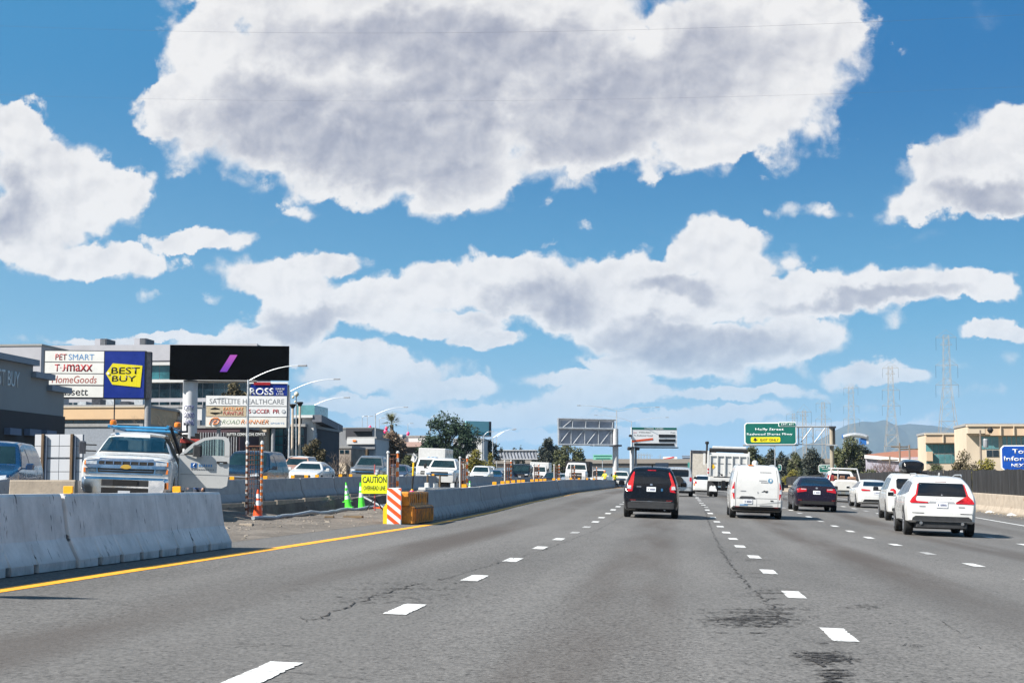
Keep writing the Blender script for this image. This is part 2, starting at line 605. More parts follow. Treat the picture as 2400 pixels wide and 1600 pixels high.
class Panel:
    """an upright panel: converts photograph pixels to local x, z"""
    def __init__(s, name, label, cat, pl, pr, pt, pb, dl, dr=None, group=None):
        s.a, s.rz, s.w, s.h = frame(pl, pr, pt, pb, dl, dr)
        s.box = (pl, pr, pt, pb)
        s.gz = g(s.a.x, s.a.y)
        s.base = s.gz - s.a.z           # local z of the ground
        s.o = thing(name, label, cat, s.a, s.rz, group) if name else None

    def x(s, px):
        pl, pr, pt, pb = s.box
        return (px - pl) / (pr - pl) * s.w

    def z(s, py):
        pl, pr, pt, pb = s.box
        return (pb - py) / (pb - pt) * s.h

    def slab(s, name, m, x0, x1, y0, y1, dep0=0.0, dep1=0.3, c=0, parent=None):
        """pixel box x0..x1, y0(top)..y1(bottom); depth from dep0 back to dep1"""
        return box(name, m, parent or s.o, s.x(x0), s.x(x1), dep0, dep1, s.z(y1), s.z(y0), c=c)

    def txt(s, name, st, m, x0, x1, y0, y1, dep=-0.003, parent=None, **k):
        return text(name, st, m, parent or s.o, s.x(x0), s.x(x1), s.z(y1), s.z(y0), dep, **k)

    def post(s, name, m, pxc, wpx, y_top, dep=0.2, r=None, y_bot=None, parent=None):
        r = r or s.w * wpx / (s.box[1] - s.box[0]) / 2
        b = MB()
        zb = s.base if y_bot is None else s.z(y_bot)
        b.tube([(s.x(pxc), dep, zb - (0.3 if y_bot is None else 0)), (s.x(pxc), dep, s.z(y_top))], r, 14)
        return b.build(name, m, parent or s.o, smooth=True)
# ------------------------------------------------------------------ ground, roads
def asphalt(name, base, lanes=True):
    m = bpy.data.materials.new(name)
    m.use_nodes = True
    m.node_tree.nodes.clear()
    T = NT(m.node_tree)
    b = T.n('ShaderNodeBsdfPrincipled')
    o = T.n('ShaderNodeOutputMaterial')
    T.lk(b.outputs[0], o.inputs[0])
    tc = T.n('ShaderNodeTexCoord').outputs['Object']
    x, y, z = T.sep(tc)
    tg_ = T.vmath('MULTIPLY', tc, (1.0, 0.6, 1.0))
    fine = T.noise(tg_, 30, 4, 0.85)
    mid = T.noise(tc, 9, 4, 0.65)
    agg = T.n('ShaderNodeTexVoronoi')
    agg.inputs['Scale'].default_value = 30
    T.lk(tg_, agg.inputs['Vector'])
    big = T.noise(T.vmath('MULTIPLY', tc, (1.0, 0.16, 1.0)), 0.42, 5, 0.6)
    v = T.math('ADD', T.math('MULTIPLY', T.math('SUBTRACT', fine, 0.5), 2.8), T.math('MULTIPLY', T.math('SUBTRACT', mid, 0.5), 0.55))
    v = T.math('ADD', v, T.math('MULTIPLY', T.math('SUBTRACT', agg.outputs['Distance'], 0.4), -0.45))
    v = T.math('ADD', v, T.math('MULTIPLY', T.math('SUBTRACT', big, 0.5), 0.85))
    # single dark stones
    st = T.noise(tg_, 24, 2, 0.5)
    v = T.math('SUBTRACT', v, T.ramp(st, 0.60, 0.72, 0, 0.5))
    k = T.math('ADD', 1.0, v)
    col = T.mix(1.0, tuple(base), (1, 1, 1), 'MIX')
    cb = T.vmath('SCALE', T.comb(base[0], base[1], base[2]), scale=T.math('MAXIMUM', k, 0.15))
    c = cb
    if lanes:
        # oil drip down the middle of each lane, polished tracks beside it
        lx = T.math('DIVIDE', T.math('ADD', x, 2.36), 3.66)
        fr = T.math('SUBTRACT', T.math('FRACT', lx), 0.5)
        fr2 = T.math('MULTIPLY', fr, fr)
        oil = T.math('MULTIPLY', T.ramp(fr2, 0.0, 0.035, 1, 0), T.ramp(T.noise(T.vmath('MULTIPLY', tc, (1.0, 0.10, 1.0)), 0.55, 4, 0.6), 0.38, 0.62, 0.12, 0.80))
        c = T.mix(oil, c, (base[0] * 0.50, base[1] * 0.43, base[2] * 0.39))
        # darker resurfaced stretches and pale polished wheel paths
        pt = T.ramp(T.noise(T.vmath('MULTIPLY', tc, (0.9, 0.14, 1.0)), 0.33, 3, 0.5), 0.44, 0.60, 0.0, 0.30)
        c = T.mix(pt, c, tuple(q * 0.62 for q in base))
        wp = T.math('ABSOLUTE', T.math('SUBTRACT', T.math('ABSOLUTE', fr), 0.24))
        wpm = T.math('MULTIPLY', T.ramp(wp, 0.0, 0.10, 0.22, 0.0), T.ramp(mid, 0.3, 0.7))
        c = T.mix(wpm, c, tuple(min(1, q * 1.35) for q in base))
        # rows of dark scuffs and tar spots across the lanes
        sc = T.ramp(T.noise(T.vmath('MULTIPLY', tc, (0.5, 2.2, 1.0)), 1.3, 6, 0.7), 0.66, 0.78, 0, 0.5)
        edge = T.ramp(fr2, 0.16, 0.25, 0.25, 1.0)
        c = T.mix(T.math('MULTIPLY', sc, edge), c, (0.03, 0.029, 0.03))
    T.lk(c, b.inputs['Base Color'])
    b.inputs['Roughness'].default_value = 0.88
    b.inputs['Specular IOR Level'].default_value = 0.25
    bn = T.n('ShaderNodeBump')
    bn.inputs['Strength'].default_value = 0.5
    bn.inputs['Distance'].default_value = 0.012
    T.lk(fine, bn.inputs['Height'])
    T.lk(bn.outputs[0], b.inputs['Normal'])
    return m


def soil(name, a, b_, scale, rough=0.95):
    m = bpy.data.materials.new(name)
    m.use_nodes = True
    m.node_tree.nodes.clear()
    T = NT(m.node_tree)
    b = T.n('ShaderNodeBsdfPrincipled')
    o = T.n('ShaderNodeOutputMaterial')
    T.lk(b.outputs[0], o.inputs[0])
    tc = T.n('ShaderNodeTexCoord').outputs['Object']
    n1 = T.noise(tc, scale, 7, 0.7)
    n2 = T.noise(tc, scale * 9, 4, 0.7)
    c = T.mix(T.ramp(n1, 0.35, 0.68), a, b_)
    c = T.mix(T.ramp(n2, 0.4, 0.75, 0, 0.45), c, tuple(q * 0.4 for q in a))
    T.lk(c, b.inputs['Base Color'])
    b.inputs['Roughness'].default_value = rough
    bn = T.n('ShaderNodeBump')
    bn.inputs['Strength'].default_value = 0.9
    bn.inputs['Distance'].default_value = 0.05
    T.lk(n2, bn.inputs['Height'])
    T.lk(bn.outputs[0], b.inputs['Normal'])
    return m


YS = [-30, 0, 20, 30, 40, 46, 53, 60, 67, 74, 81, 90, 100, 115, 130, 145, 160, 180, 200, 230, 260, 330, 420]


def strip(name, m, xs, lift=0.0, ys=YS, hfun=None, kind='structure', parent=None):
    b = MB()
    hf = hfun or (lambda x, y: g(x, y))
    vs = [(x, y, hf(x, y) + lift) for y in ys for x in xs]
    n = len(xs)
    fs = [(j * n + i, j * n + i + 1, (j + 1) * n + i + 1, (j + 1) * n + i) for j in range(len(ys) - 1) for i in range(n - 1)]
    b.add(vs, fs)
    o = b.build(name, m, parent)
    if kind:
        o['kind'] = kind
    return o


XL, XM = -33.5, -15.1           # opposite carriageway
road = strip('road', asphalt('aged grey asphalt', (0.124, 0.119, 0.114)), [-7.25, -6.2, -2.4, 1.3, 4.95, 8.6, 12.4, 16.4])
opp = strip('opposite_road', asphalt('dark grey asphalt', (0.06, 0.058, 0.057)), [XL, -24, XM + 0.6])
DIRT = soil('pale gravelly dirt', (0.095, 0.080, 0.065), (0.175, 0.150, 0.125), 0.9)
FIELD = soil('dry verge', (0.13, 0.12, 0.08), (0.22, 0.20, 0.14), 0.25)
rnd = random.Random(5)


def trench_h(x, y):
    z = g(x, y)
    a = -13.1 + 0.15 * math.sin(y * 0.21)
    b = -10.1 + 0.2 * math.sin(y * 0.17 + 1)
    if a < x < b and 42 < y < 96:
        t = min((x - a) / 0.10, (b - x) / 0.25, (y - 42) / 1.2, (96 - y) / 1.0, 1.0)
        z -= 0.62 * t
        if t >= 1:
            z += 0.05 * mnoise.noise((x * 1.2, y * 0.6, 0))
    else:
        z += 0.05 * mnoise.noise((x * 0.9, y * 0.45, 3)) + 0.02 * mnoise.noise((x * 4, y * 2.2, 9))
        if x > -9.4 and x < -7.2:
            z += 0.05 * mnoise.noise((x * 1.5, y * 0.8, 5)) + 0.012
        if x > -8.6:
            k_ = max(0.0, (-7.3 - x) / 1.3)
            z = g(x, y) + (z - g(x, y)) * k_ - 0.010 * (1 - k_)
        if y < 42:
            z += 0.10 * min(1, (42 - y) / 1.0) * min(1, max(0, (-10.3 - x) / .6))
        if -14.3 < x < -13.1:
            z += 0.03
    return z


xs = [-15.0 + i * 0.125 for i in range(63)]
ys = [6 + 0.35 * i for i in range(300)] + [112 + i * 4 for i in range(78)]
median = strip('median_ground', DIRT, xs, 0.012, ys, trench_h)
# wide land: one sheet, lower under the works, out to the horizon
tx = [-9000, -3000, -900, -300, -120, -60, -40, XL - 0.1, -33.0, -16.0, -14.9, 15.8, 16.6, 24, 45, 120, 400, 1200, 4000, 9000]
ty = [-400, -30, 0, 40, 53, 67, 81, 100, 130, 160, 200, 260, 420, 800, 1500, 3000, 6000, 14000]


def land(x, y):
    z = g(x, y)
    if -33.2 < x < 16.2 and y < 421:
        return z - 1.2
    return z - 0.03


terrain = strip('terrain', FIELD, tx, 0.0, ty, land)

# painted lines
WPAINT = mat('white road paint', (0.80, 0.80, 0.78), 0.6, 0, 0.06, 5, dirt=(0.30, 0.29, 0.28), dirt_amt=0.6, dirt_scale=11)
YPAINT = mat('yellow road paint', (1.0, 0.42, 0.006), 0.6, 0, 0.08, 5, dirt=(0.30, 0.17, 0.05), dirt_amt=0.4, dirt_scale=6)
WORN = mat('worn white road paint', (0.50, 0.50, 0.49), 0.7, 0, 0.15, 9, dirt=(0.22, 0.21, 0.20), dirt_amt=0.75, dirt_scale=7)


def line(name, m, x0, w, y0=-20, y1=230, lift=0.004, wob=0.0):
    ys = [y for y in YS if y0 < y < y1]
    ys = sorted(set([y0, y1] + ys + [y0 + i * 2.0 for i in range(int((y1 - y0) / 2))]))
    b = MB()
    vs = []
    for y in ys:
        x = x0 + wob * math.sin(y * 0.09) + (0.01 * mnoise.noise((y * 1.7, x0, 0)))
        for q in (x - w / 2, x + w / 2):
            vs.append((q, y, g(q, y) + lift))
    b.add(vs, [(2 * i, 2 * i + 1, 2 * i + 3, 2 * i + 2) for i in range(len(ys) - 1)])
    return b.build(name, m, road)


line('yellow_edge_line', YPAINT, -6.12, 0.20, wob=0.03)
line('white_edge_line', WPAINT, 12.42, 0.15)
dash = MB()
L_ = 1.15


def dash_mesh(name, m, seed, chip):
    # a painted dash with scuffed, slightly ragged edges
    rr = random.Random(seed)
    b = MB()
    vs = []
    N = 26
    for i in range(N + 1):
        y = -L_ / 2 + L_ * i / N
        k = chip * (1.0 if rr.random() < 0.8 else 3.0)
        vs += [(-0.105 + rr.random() * k, y + (rr.uniform(-k, k) if i in (0, N) else 0), 0), (0.105 - rr.random() * k, y + (rr.uniform(-k, k) if i in (0, N) else 0), 0)]
    b.add(vs, [(2 * i, 2 * i + 1, 2 * i + 3, 2 * i + 2) for i in range(N)])
    return b.mesh(name, m)


dms = [dash_mesh('lane_dash', WPAINT, k, 0.007) for k in range(4)]
dmesh2 = dash_mesh('lane_dash_worn', WORN, 9, 0.02)
for x, ph, yend in ((-2.36, 8.9, 205), (1.29, 12.95 - 4.72, 205), (4.95, 13.1, 205), (8.6, 12.2, 160)):
    y = ph
    while y < yend:
        worn = rnd.random() < (0.16 if x < 4 else 0.35) and y > 30
        o = bpy.data.objects.new('lane_dash', dmesh2 if worn else rnd.choice(dms))
        sl = (e(y + 0.6) - e(y - 0.6)) / 1.2
        link(o, road, (x + rnd.uniform(-.03, .03), y, g(x, y) + 0.005), (math.atan(sl), math.atan(SLOPE), 0))
        if y > 60: o.scale = (1, 1.25, 1)
        y += 4.72 + rnd.uniform(-0.08, 0.08)


# tar-filled cracks and seams: thin torn strips, a few millimetres above the asphalt
TAR = mat('black tar', (0.032, 0.030, 0.030), 0.85, 0, 0.5, 22, 0.3, spec=0.2, dirt=(0.10, 0.095, 0.09), dirt_amt=0.6, dirt_scale=16)


def crack(pts, w, seed, frays=0, wmin=0.25, lift=0.006):
    rr = random.Random(seed)
    b = MB()

    def path(pts, w):
        P = []
        for (ax, ay), (bx, by) in zip(pts, pts[1:]):
            n = max(2, int(math.hypot(bx - ax, by - ay) / 0.12))
            for i in range(n):
                t = i / n
                P.append((ax + (bx - ax) * t + rr.gauss(0, w * 0.45), ay + (by - ay) * t + rr.gauss(0, 0.02)))
        P.append(pts[-1])
        vs = []
        for i, (x, y) in enumerate(P):
            ww = 0.62 * w * rr.uniform(wmin, 1.0) ** 1.6 * min(1, 0.15 + min(i, len(P) - 1 - i) * 0.3)
            vs += [(x - ww / 2, y, g(x, y) + lift), (x + ww / 2, y + rr.uniform(-.02, .02), g(x, y) + lift)]
        b.add(vs, [(2 * i, 2 * i + 1, 2 * i + 3, 2 * i + 2) for i in range(len(P) - 1) if rr.random() > 0.22])
    path(pts, w)
    for _ in range(frays):
        i = rr.randrange(len(pts) - 1)
        t = rr.random()
        x = pts[i][0] + (pts[i + 1][0] - pts[i][0]) * t
        y = pts[i][1] + (pts[i + 1][1] - pts[i][1]) * t
        dx = rr.uniform(-0.22, 0.24)
        path([(x, y), (x + dx * .5, y + rr.uniform(-.2, .2)), (x + dx, y + rr.uniform(-.35, .35))], w * 0.5)
    o = b.build('tar_crack', TAR, road)
    return o


def G2(px, py):
    p = gnd(px * 1.0204, py * 1.0204)
    return (p.x, p.y)


crack([G2(1610, 1150), G2(1625, 1190), G2(1645, 1240), G2(1680, 1300), G2(1712, 1335), G2(1745, 1370), G2(1775, 1395), G2(1800, 1425)], 0.055, 1, 14)
crack([G2(1855, 1500), G2(1880, 1505), G2(1905, 1535), G2(1925, 1562), G2(1940, 1600)], 0.10, 2, 26)
crack([G2(700, 1428), G2(790, 1398), G2(880, 1362), G2(960, 1340), G2(1030, 1326)], 0.055, 3, 10)
crack([G2(830, 1560), G2(640, 1540), G2(480, 1560)], 0.012, 4, 0)
crack([G2(560, 1478), G2(620, 1478)], 0.06, 5, 2)
crack([G2(800, 1378), G2(905, 1368)], 0.05, 6, 3)
crack([G2(2150, 1420), G2(2200, 1450), G2(2270, 1500)], 0.014, 7, 0)
crack([G2(1100, 1365), G2(1400, 1372), G2(1770, 1368)], 0.015, 8, 4)
crack([G2(1000, 1335), G2(1250, 1262), G2(1380, 1212), G2(1440, 1180)], 0.03, 18, 26)
for i in range(26):        # the ravelled patch beside the second seam
    rr = random.Random(100 + i)
    x, y = rr.gauss(1715, 50), rr.gauss(1421, 13)
    L = rr.uniform(12, 45)
    crack([G2(x - L, y), G2(x, y + rr.uniform(-2, 2)), G2(x + L, y + rr.uniform(-1, 2))], rr.uniform(0.05, 0.16), 200 + i, 1)
for i in range(9):
    rr = random.Random(400 + i)
    x, y = rr.gauss(1885, 26), rr.gauss(1508, 9)
    L = rr.uniform(12, 34)
    crack([G2(x - L, y), G2(x + L, y + rr.uniform(-1, 3))], rr.uniform(0.06, 0.14), 500 + i, 2)
for i in range(7):
    x, y = (1290 + i * 30) * 1.0, 0
for i, (px, py, L) in enumerate([(1700, 1265, 18), (1730, 1288, 18), (1735, 1322, 22), (1770, 1352, 20), (1880, 1475, 22), (1985, 1395, 30), (1990, 1300, 12), (1895, 1245, 14), (2150, 1338, 16), (2100, 1480, 20), (1810, 1352, 8), (1160, 1250, 16), (1260, 1225, 12), (1140, 1290, 14)]):
    for j in range(4):
        rr = random.Random(900 + i * 7 + j)
        yy = py + rr.gauss(0, 3)
        crack([G2(px - L + rr.uniform(-8, 8), yy), G2(px + L, yy + rr.uniform(-2, 2))], rr.uniform(0.02, 0.05), 1000 + i * 9 + j, 1)

# ravelled spots: crowds of small dark pits
def ravel(px, py, sx, sy, n, seed):
    rr = random.Random(seed)
    b = MB()
    rows = [rr.gauss(0, sy) for _ in range(max(3, n // 45))]
    for _ in range(int(n * .45)):
        x, y = G2(px + rr.gauss(0, sx * 1.15), py + rr.choice(rows) + rr.gauss(0, .8))
        s_ = rr.uniform(0.003, 0.017)
        z = g(x, y) + 0.0055
        k = rr.uniform(1, 3.2)
        b.add([(x - s_ * k, y - s_, z), (x + s_ * k * rr.random(), y - s_ * .8, z), (x + s_ * k, y + s_ * .6, z), (x - s_ * rr.random(), y + s_, z)], [(0, 1, 2, 3)])
    o = b.build('ravelled_spot', TAR, road)
    o['kind'] = 'stuff'


for args in ((1715, 1420, 48, 14, 1500, 1), (1790, 1405, 22, 12, 400, 2), (1885, 1508, 24, 9, 700, 3), (1915, 1545, 14, 14, 350, 4), (880, 1368, 90, 12, 500, 5), (950, 1350, 60, 7, 400, 6), (1690, 1320, 40, 12, 200, 7), (1780, 1352, 18, 9, 220, 8), (1740, 1290, 16, 5, 140, 10), (1725, 1255, 14, 4, 120, 11), (1990, 1395, 30, 4, 120, 12), (1300, 1225, 40, 12, 260, 13), (1180, 1275, 50, 12, 260, 14)):
    ravel(*args)

# loose stones and crumbs of concrete on the dirt
for k in range(1):
    b = MB()
    rr = random.Random(77)
    for i in range(900):
        y = rr.uniform(18, 75)
        x = rr.choice([rr.uniform(-10.0, -7.3), rr.gauss(-8.9, 0.5), rr.uniform(-14.3, -13.1)])
        s_ = rr.uniform(0.008, 0.028) * (2.2 if rr.random() < 0.04 else 1)
        z = trench_h(x, y) + 0.012
        vs = [(x + s_ * rr.uniform(.6, 1.3) * dx, y + s_ * rr.uniform(.6, 1.3) * dy, z + s_ * dz * rr.uniform(.5, .9)) for dx, dy, dz in ((-1, -1, 0), (1, -1, 0), (1, 1, 0), (-1, 1, 0), (-.6, -.5, 1), (.6, -.6, 1), (.5, .6, 1), (-.5, .5, 1))]
        b.add(vs, [(0, 1, 5, 4), (1, 2, 6, 5), (2, 3, 7, 6), (3, 0, 4, 7), (4, 5, 6, 7)])
    o = b.build('gravel', mat('broken concrete', (0.22, 0.19, 0.16), 0.9, 0, 0.5, 3, 0.4))
    tag(o, 'loose stones and crumbs of concrete strewn on the dirt beside the trench', None, None, 'stuff')
# ------------------------------------------------------------------ concrete barriers
def streaky(name, base, dark, amt=0.5):
    m = bpy.data.materials.new(name)
    m.use_nodes = True
    m.node_tree.nodes.clear()
    T = NT(m.node_tree)
    b = T.n('ShaderNodeBsdfPrincipled')
    o = T.n('ShaderNodeOutputMaterial')
    T.lk(b.outputs[0], o.inputs[0])
    tc = T.n('ShaderNodeTexCoord').outputs['Object']
    rnd_ = T.n('ShaderNodeObjectInfo').outputs['Random']
    p = T.vmath('ADD', tc, T.vmath('SCALE', T.comb(1.0, 1.0, 0.3), scale=T.math('MULTIPLY', rnd_, 40.0)))
    n1 = T.noise(p, 2.2, 6, 0.65)
    c = T.mix(T.ramp(n1, 0.3, 0.7), tuple(q * 0.80 for q in base), tuple(min(1, q * 1.12) for q in base))
    c = T.mix(T.ramp(rnd_, 0.0, 1.0, 0.0, 0.35), c, tuple(q * 0.62 for q in base))
    # dark tyre scuffs and run-off: short upright strokes
    st = T.noise(T.vmath('MULTIPLY', p, (1.0, 9.0, 1.6)), 2.4, 4, 0.6)
    c = T.mix(T.ramp(st, 0.635, 0.69, 0, amt), c, dark)
    st2 = T.noise(T.vmath('MULTIPLY', p, (1.0, 14.0, 0.5)), 1.1, 4, 0.6)
    c = T.mix(T.ramp(st2, 0.55, 0.75, 0, 0.32), c, tuple(q * 0.45 for q in base))
    # darker in patches towards the foot
    z = T.sep(tc)[2]
    gr = T.math('MULTIPLY', T.ramp(z, 0.0, 0.22, 1, 0), T.ramp(n1, 0.35, 0.62))
    c = T.mix(T.math('MULTIPLY', gr, 0.55), c, dark)
    # a few rust spots
    c = T.mix(T.ramp(T.noise(p, 2.6, 3, 0.5), 0.70, 0.73, 0, 0.8), c, (0.16, 0.07, 0.03))
    T.lk(c, b.inputs['Base Color'])
    b.inputs['Roughness'].default_value = 0.85
    bn = T.n('ShaderNodeBump')
    bn.inputs['Strength'].default_value = 0.4
    bn.inputs['Distance'].default_value = 0.02
    T.lk(T.noise(p, 18, 4, 0.7), bn.inputs['Height'])
    T.lk(bn.outputs[0], b.inputs['Normal'])
    return m


CONC = streaky('weathered pale concrete', (0.66, 0.64, 0.63), (0.03, 0.03, 0.035), 0.85)
CONC2 = streaky('weathered grey concrete', (0.32, 0.315, 0.32), (0.04, 0.04, 0.045), 0.7)
CONC3 = streaky('beige concrete', (0.31, 0.26, 0.205), (0.14, 0.12, 0.10), 0.35)


def krail_mesh(name, L, h, m, notches=True, top=0.10):
    """safety-shape barrier piece along +y, centred in x, foot slots cut along both sides"""
    prof = [(0.30, 0.0), (0.30, 0.09), (0.18, 0.33), (top + 0.01, h - 0.03), (top - 0.01, h)]
    st = [(0.0, 0), (0.015, 0)]
    y = 0.55
    while notches and y < L - 0.6:
        st += [(y, 0), (y + 0.01, 1), (y + 0.13, 1), (y + 0.14, 0)]
        y += 0.72
    st += [(L - 0.045, 0), (L - 0.03, 0)]
    b = MB()
    vs = []
    for i, (y, nt) in enumerate(st):
        ins = 0.012 if i in (0, len(st) - 1) else 0
        ring = [(x - ins - (0.09 if nt and k == 0 else 0.02 if nt and k == 1 else 0), z + (0.085 if nt and k == 0 else 0)) for k, (x, z) in enumerate(prof)]
        full = [(x, z) for x, z in ring] + [(-x, z) for x, z in reversed(ring)]
        vs += [(x, y, z) for x, z in full]
    n = 10
    fs = [(i * n + k, i * n + (k + 1) % n, (i + 1) * n + (k + 1) % n, (i + 1) * n + k) for i in range(len(st) - 1) for k in range(n)]
    fs += [tuple(range(n)), tuple(range((len(st) - 1) * n, len(st) * n))]
    b.add(vs, fs)
    return b.mesh(name, m)


def run(pts, L, me, labels, group, cat='barrier', zf=None, name='concrete_barrier', far_label=None, yaw_j=0.006):
    """pieces end to end along a polyline"""
    out = []
    i = 0
    p = Vector(pts[0])
    seg = 0
    rr = random.Random(len(pts) + int(L * 10))
    while seg < len(pts) - 1:
        q = Vector(pts[seg + 1])
        d = (q - p)
        if d.length < L * 0.6:
            seg += 1
            continue
        d.normalize()
        x, y = p.x, p.y
        zf_ = zf or g
        z0, z1 = zf_(x, y), zf_(x + d.x * L, y + d.y * L)
        o = bpy.data.objects.new(name, me)
        link(o, None, (x, y, z0), (math.atan2(z1 - z0, L), 0, math.atan2(-d.x, d.y) + rr.gauss(0, yaw_j)))
        tag(o, labels[i] if i < len(labels) else far_label, cat, group)
        out.append(o)
        p = p + d * L
        i += 1
    return out


LA = 6.1
kmA = krail_mesh('barrier_pale', LA, 0.83, CONC)
kmB = krail_mesh('barrier_grey', LA, 0.81, CONC2)
kmC = krail_mesh('barrier_grey_long', LA, 0.81, CONC2, False)
# nearest run, ends at Y = 23.45
run([(-6.98, 23.45 - 4 * LA), (-6.98, 23.5)], LA, kmA,
    ['pale concrete barrier beside the yellow line just outside the frame edge', 'pale concrete barrier cut by the frame edge, before the wide joint',
     'pale concrete barrier with an orange block, between wide joint and frame edge', 'last pale concrete barrier of the near row, in front of the truck'],
    'near row of pale concrete barriers')
rail_b = run([(-6.82, 42.2), (-6.85, 90), (-6.9, 150), (-7.1, 228)], LA, kmB,
             ['grey concrete barrier directly behind the orange crash cushion', 'second grey concrete barrier behind the orange crash cushion', 'third grey concrete barrier behind the orange crash cushion', 'fourth grey concrete barrier behind the orange crash cushion', 'fifth grey concrete barrier behind the orange crash cushion'],
             'grey barriers beside the yellow line', far_label='grey concrete barrier receding along the yellow line beyond the crash cushion')
rail_c = run([(-14.75, 24.5), (-14.75, 215)], LA, kmC,
             ['grey concrete barrier in front of the blue car', 'grey concrete barrier behind the white utility truck', 'grey concrete barrier behind the open truck door', 'grey concrete barrier behind the red and white cone and tall cage', 'grey concrete barrier with a round lamp above, next beyond the tall cage', 'grey concrete barrier in front of the white coupe', 'grey concrete barrier behind the green cones'],
             'grey barriers along the opposite roadway', far_label='grey concrete barrier receding along the opposite roadway behind the cages')
p = at(150, 1150, 33)
o = bpy.data.objects.new('concrete_block', krail_mesh('barrier_end', 1.4, 0.83, CONC3, False))
link(o, None, (-13.95, 32.2, g(-13.95, 32.2)), (0, 0, R(-82)))
tag(o, 'beige sunlit barrier end between the blue car and the utility truck', 'barrier')

# orange markers standing on the barrier tops
ORMARK = mat('amber marker', (0.80, 0.36, 0.01), 0.4, 0, 0.05, 9)
mk = MB()
mk.cbox(-0.055, 0.055, -0.012, 0.012, 0.0, 0.075, 0.006)
mk.box(-0.04, 0.04, -0.03, 0.03, -0.012, 0.004)
mkm = mk.mesh('barrier_marker', ORMARK)


def marker(x, y, z, label, group, s=1.0):
    o = bpy.data.objects.new('barrier_marker', mkm)
    link(o, None, (x, y, z))
    o.scale = (s, s, s)
    tag(o, label, 'marker', group)
    return o


for px, lb in ((160, 'orange square marker on the near barrier beside the beige barrier end'), (414, 'orange square marker on the near barrier below the open truck door')):
    y = atx(px, 1160, -6.98).y
    marker(-6.98, y, g(-6.98, y) + 0.836, lb, 'orange markers on barrier tops', 1.08)
for i, px in enumerate([1088, 1159, 1178, 1190, 1203, 1216, 1226, 1247, 1258, 1268, 1277, 1298, 1310, 1338, 1357, 1376, 1392]):
    y = atx(px, 1140, -6.88).y
    marker(-6.88, y, g(-6.88, y) + 0.81, ['small orange marker on the barriers right beside the second cage', 'small orange marker just before the third cage'][i] if i < 2 else 'small orange marker on the receding barriers beside the yellow line', 'orange markers on barrier tops', 1.5)
for i, px in enumerate([544, 622, 686, 718, 743, 798, 822, 1015, 1062]):
    y = atx(px, 1115, -14.75).y
    marker(-14.75, y, g(-14.75, y) + 0.812, ['orange marker on the far barrier beside the open truck door', 'orange marker on the far barrier right of the tall cage', 'orange marker in front of the coupe bonnet, nearest the lamp posts', 'orange marker in front of the middle of the coupe', 'orange marker at the coupe mirror', 'orange marker in front of the bare branches', 'orange marker left of the dark pickup bonnet', 'orange marker in front of the dark sedan', 'orange marker in front of the white van'][i], 'orange markers on barrier tops', 1.45)

# ------------------------------------------------------------------ crash cushion
ORPL = mat('orange brown plastic', (0.75, 0.27, 0.02), 0.55, 0, 0.3, 5, 0.1, dirt=(0.10, 0.05, 0.02), dirt_amt=0.6, dirt_scale=3)
YEPL = mat('yellow plastic', (1.0, 0.60, 0.01), 0.45, 0, 0.08, 5)
SAFOR = mat('safety orange', (0.85, 0.10, 0.008), 0.5, 0, 0.08, 4)
REFW = mat('reflective white', (0.78, 0.80, 0.82), 0.35, 0, 0.04, 9)
cx, cy = -6.78, 38.9
cz = g(cx, cy)
cu = thing('crash_cushion', 'orange and yellow crash cushion with striped front panel at the barrier start', 'crash cushion', (cx, cy, cz))
b = MB()
b.cbox(-0.30, 0.32, 0.05, 3.2, 0.02, 0.46, 0.04)
b.build('base_module', ORPL, cu)
b = MB()
b.cbox(-0.20, 0.20, 0.05, 3.15, 0.46, 0.80, 0.03)
b.build('top_module', ORPL, cu)
for i in range(20):
    box('rib', ORPL, cu, 0.32, 0.345, 0.22 + i * 0.148, 0.28 + i * 0.148, 0.05, 0.40)
    if i % 2 == 0:
        box('rib', ORPL, cu, 0.20, 0.22, 0.22 + i * 0.148, 0.29 + i * 0.148, 0.52, 0.74)
box('rail', mat('dark brown band', (0.12, 0.05, 0.015), 0.6), cu, 0.322, 0.35, 0.15, 3.1, 0.375, 0.405)
b = MB()
b.poly([(-0.44, 0.0), (-0.06, 0.0), (-0.06, 0.83), (-0.30, 0.80), (-0.34, 0.55), (-0.44, 0.40)], 0.10)
b.build('yellow_side_plate', YEPL, cu, (0, -0.06, 0))
sp = MB()
sp.cbox(-0.33, 0.03, -0.11, -0.07, 0.0, 0.90, 0.02)
pn = sp.build('striped_panel', REFW, cu)
for k in range(5):
    zc = 0.98 - k * 0.235
    pts = [(-0.325, zc + 0.11), (0.025, zc - 0.17), (0.025, zc - 0.055), (-0.325, zc + 0.225)]
    # clip to the panel
    q = []
    lo, hi = 0.012, 0.888
    n = len(pts)
    def clip(P, f, ip):
        R_ = []
        for i in range(len(P)):
            A, B = P[i], P[(i + 1) % len(P)]
            if f(A): R_.append(A)
            if f(A) != f(B): R_.append(ip(A, B))
        return R_
    P = clip(pts, lambda a: a[1] <= hi, lambda A, B: (A[0] + (B[0] - A[0]) * (hi - A[1]) / (B[1] - A[1]), hi))
    P = clip(P, lambda a: a[1] >= lo, lambda A, B: (A[0] + (B[0] - A[0]) * (lo - A[1]) / (B[1] - A[1]), lo)) if P else P
    if len(P) >= 3:
        MB().poly(P, -0.004).build('stripe', SAFOR, pn, (0, -0.1125, 0))
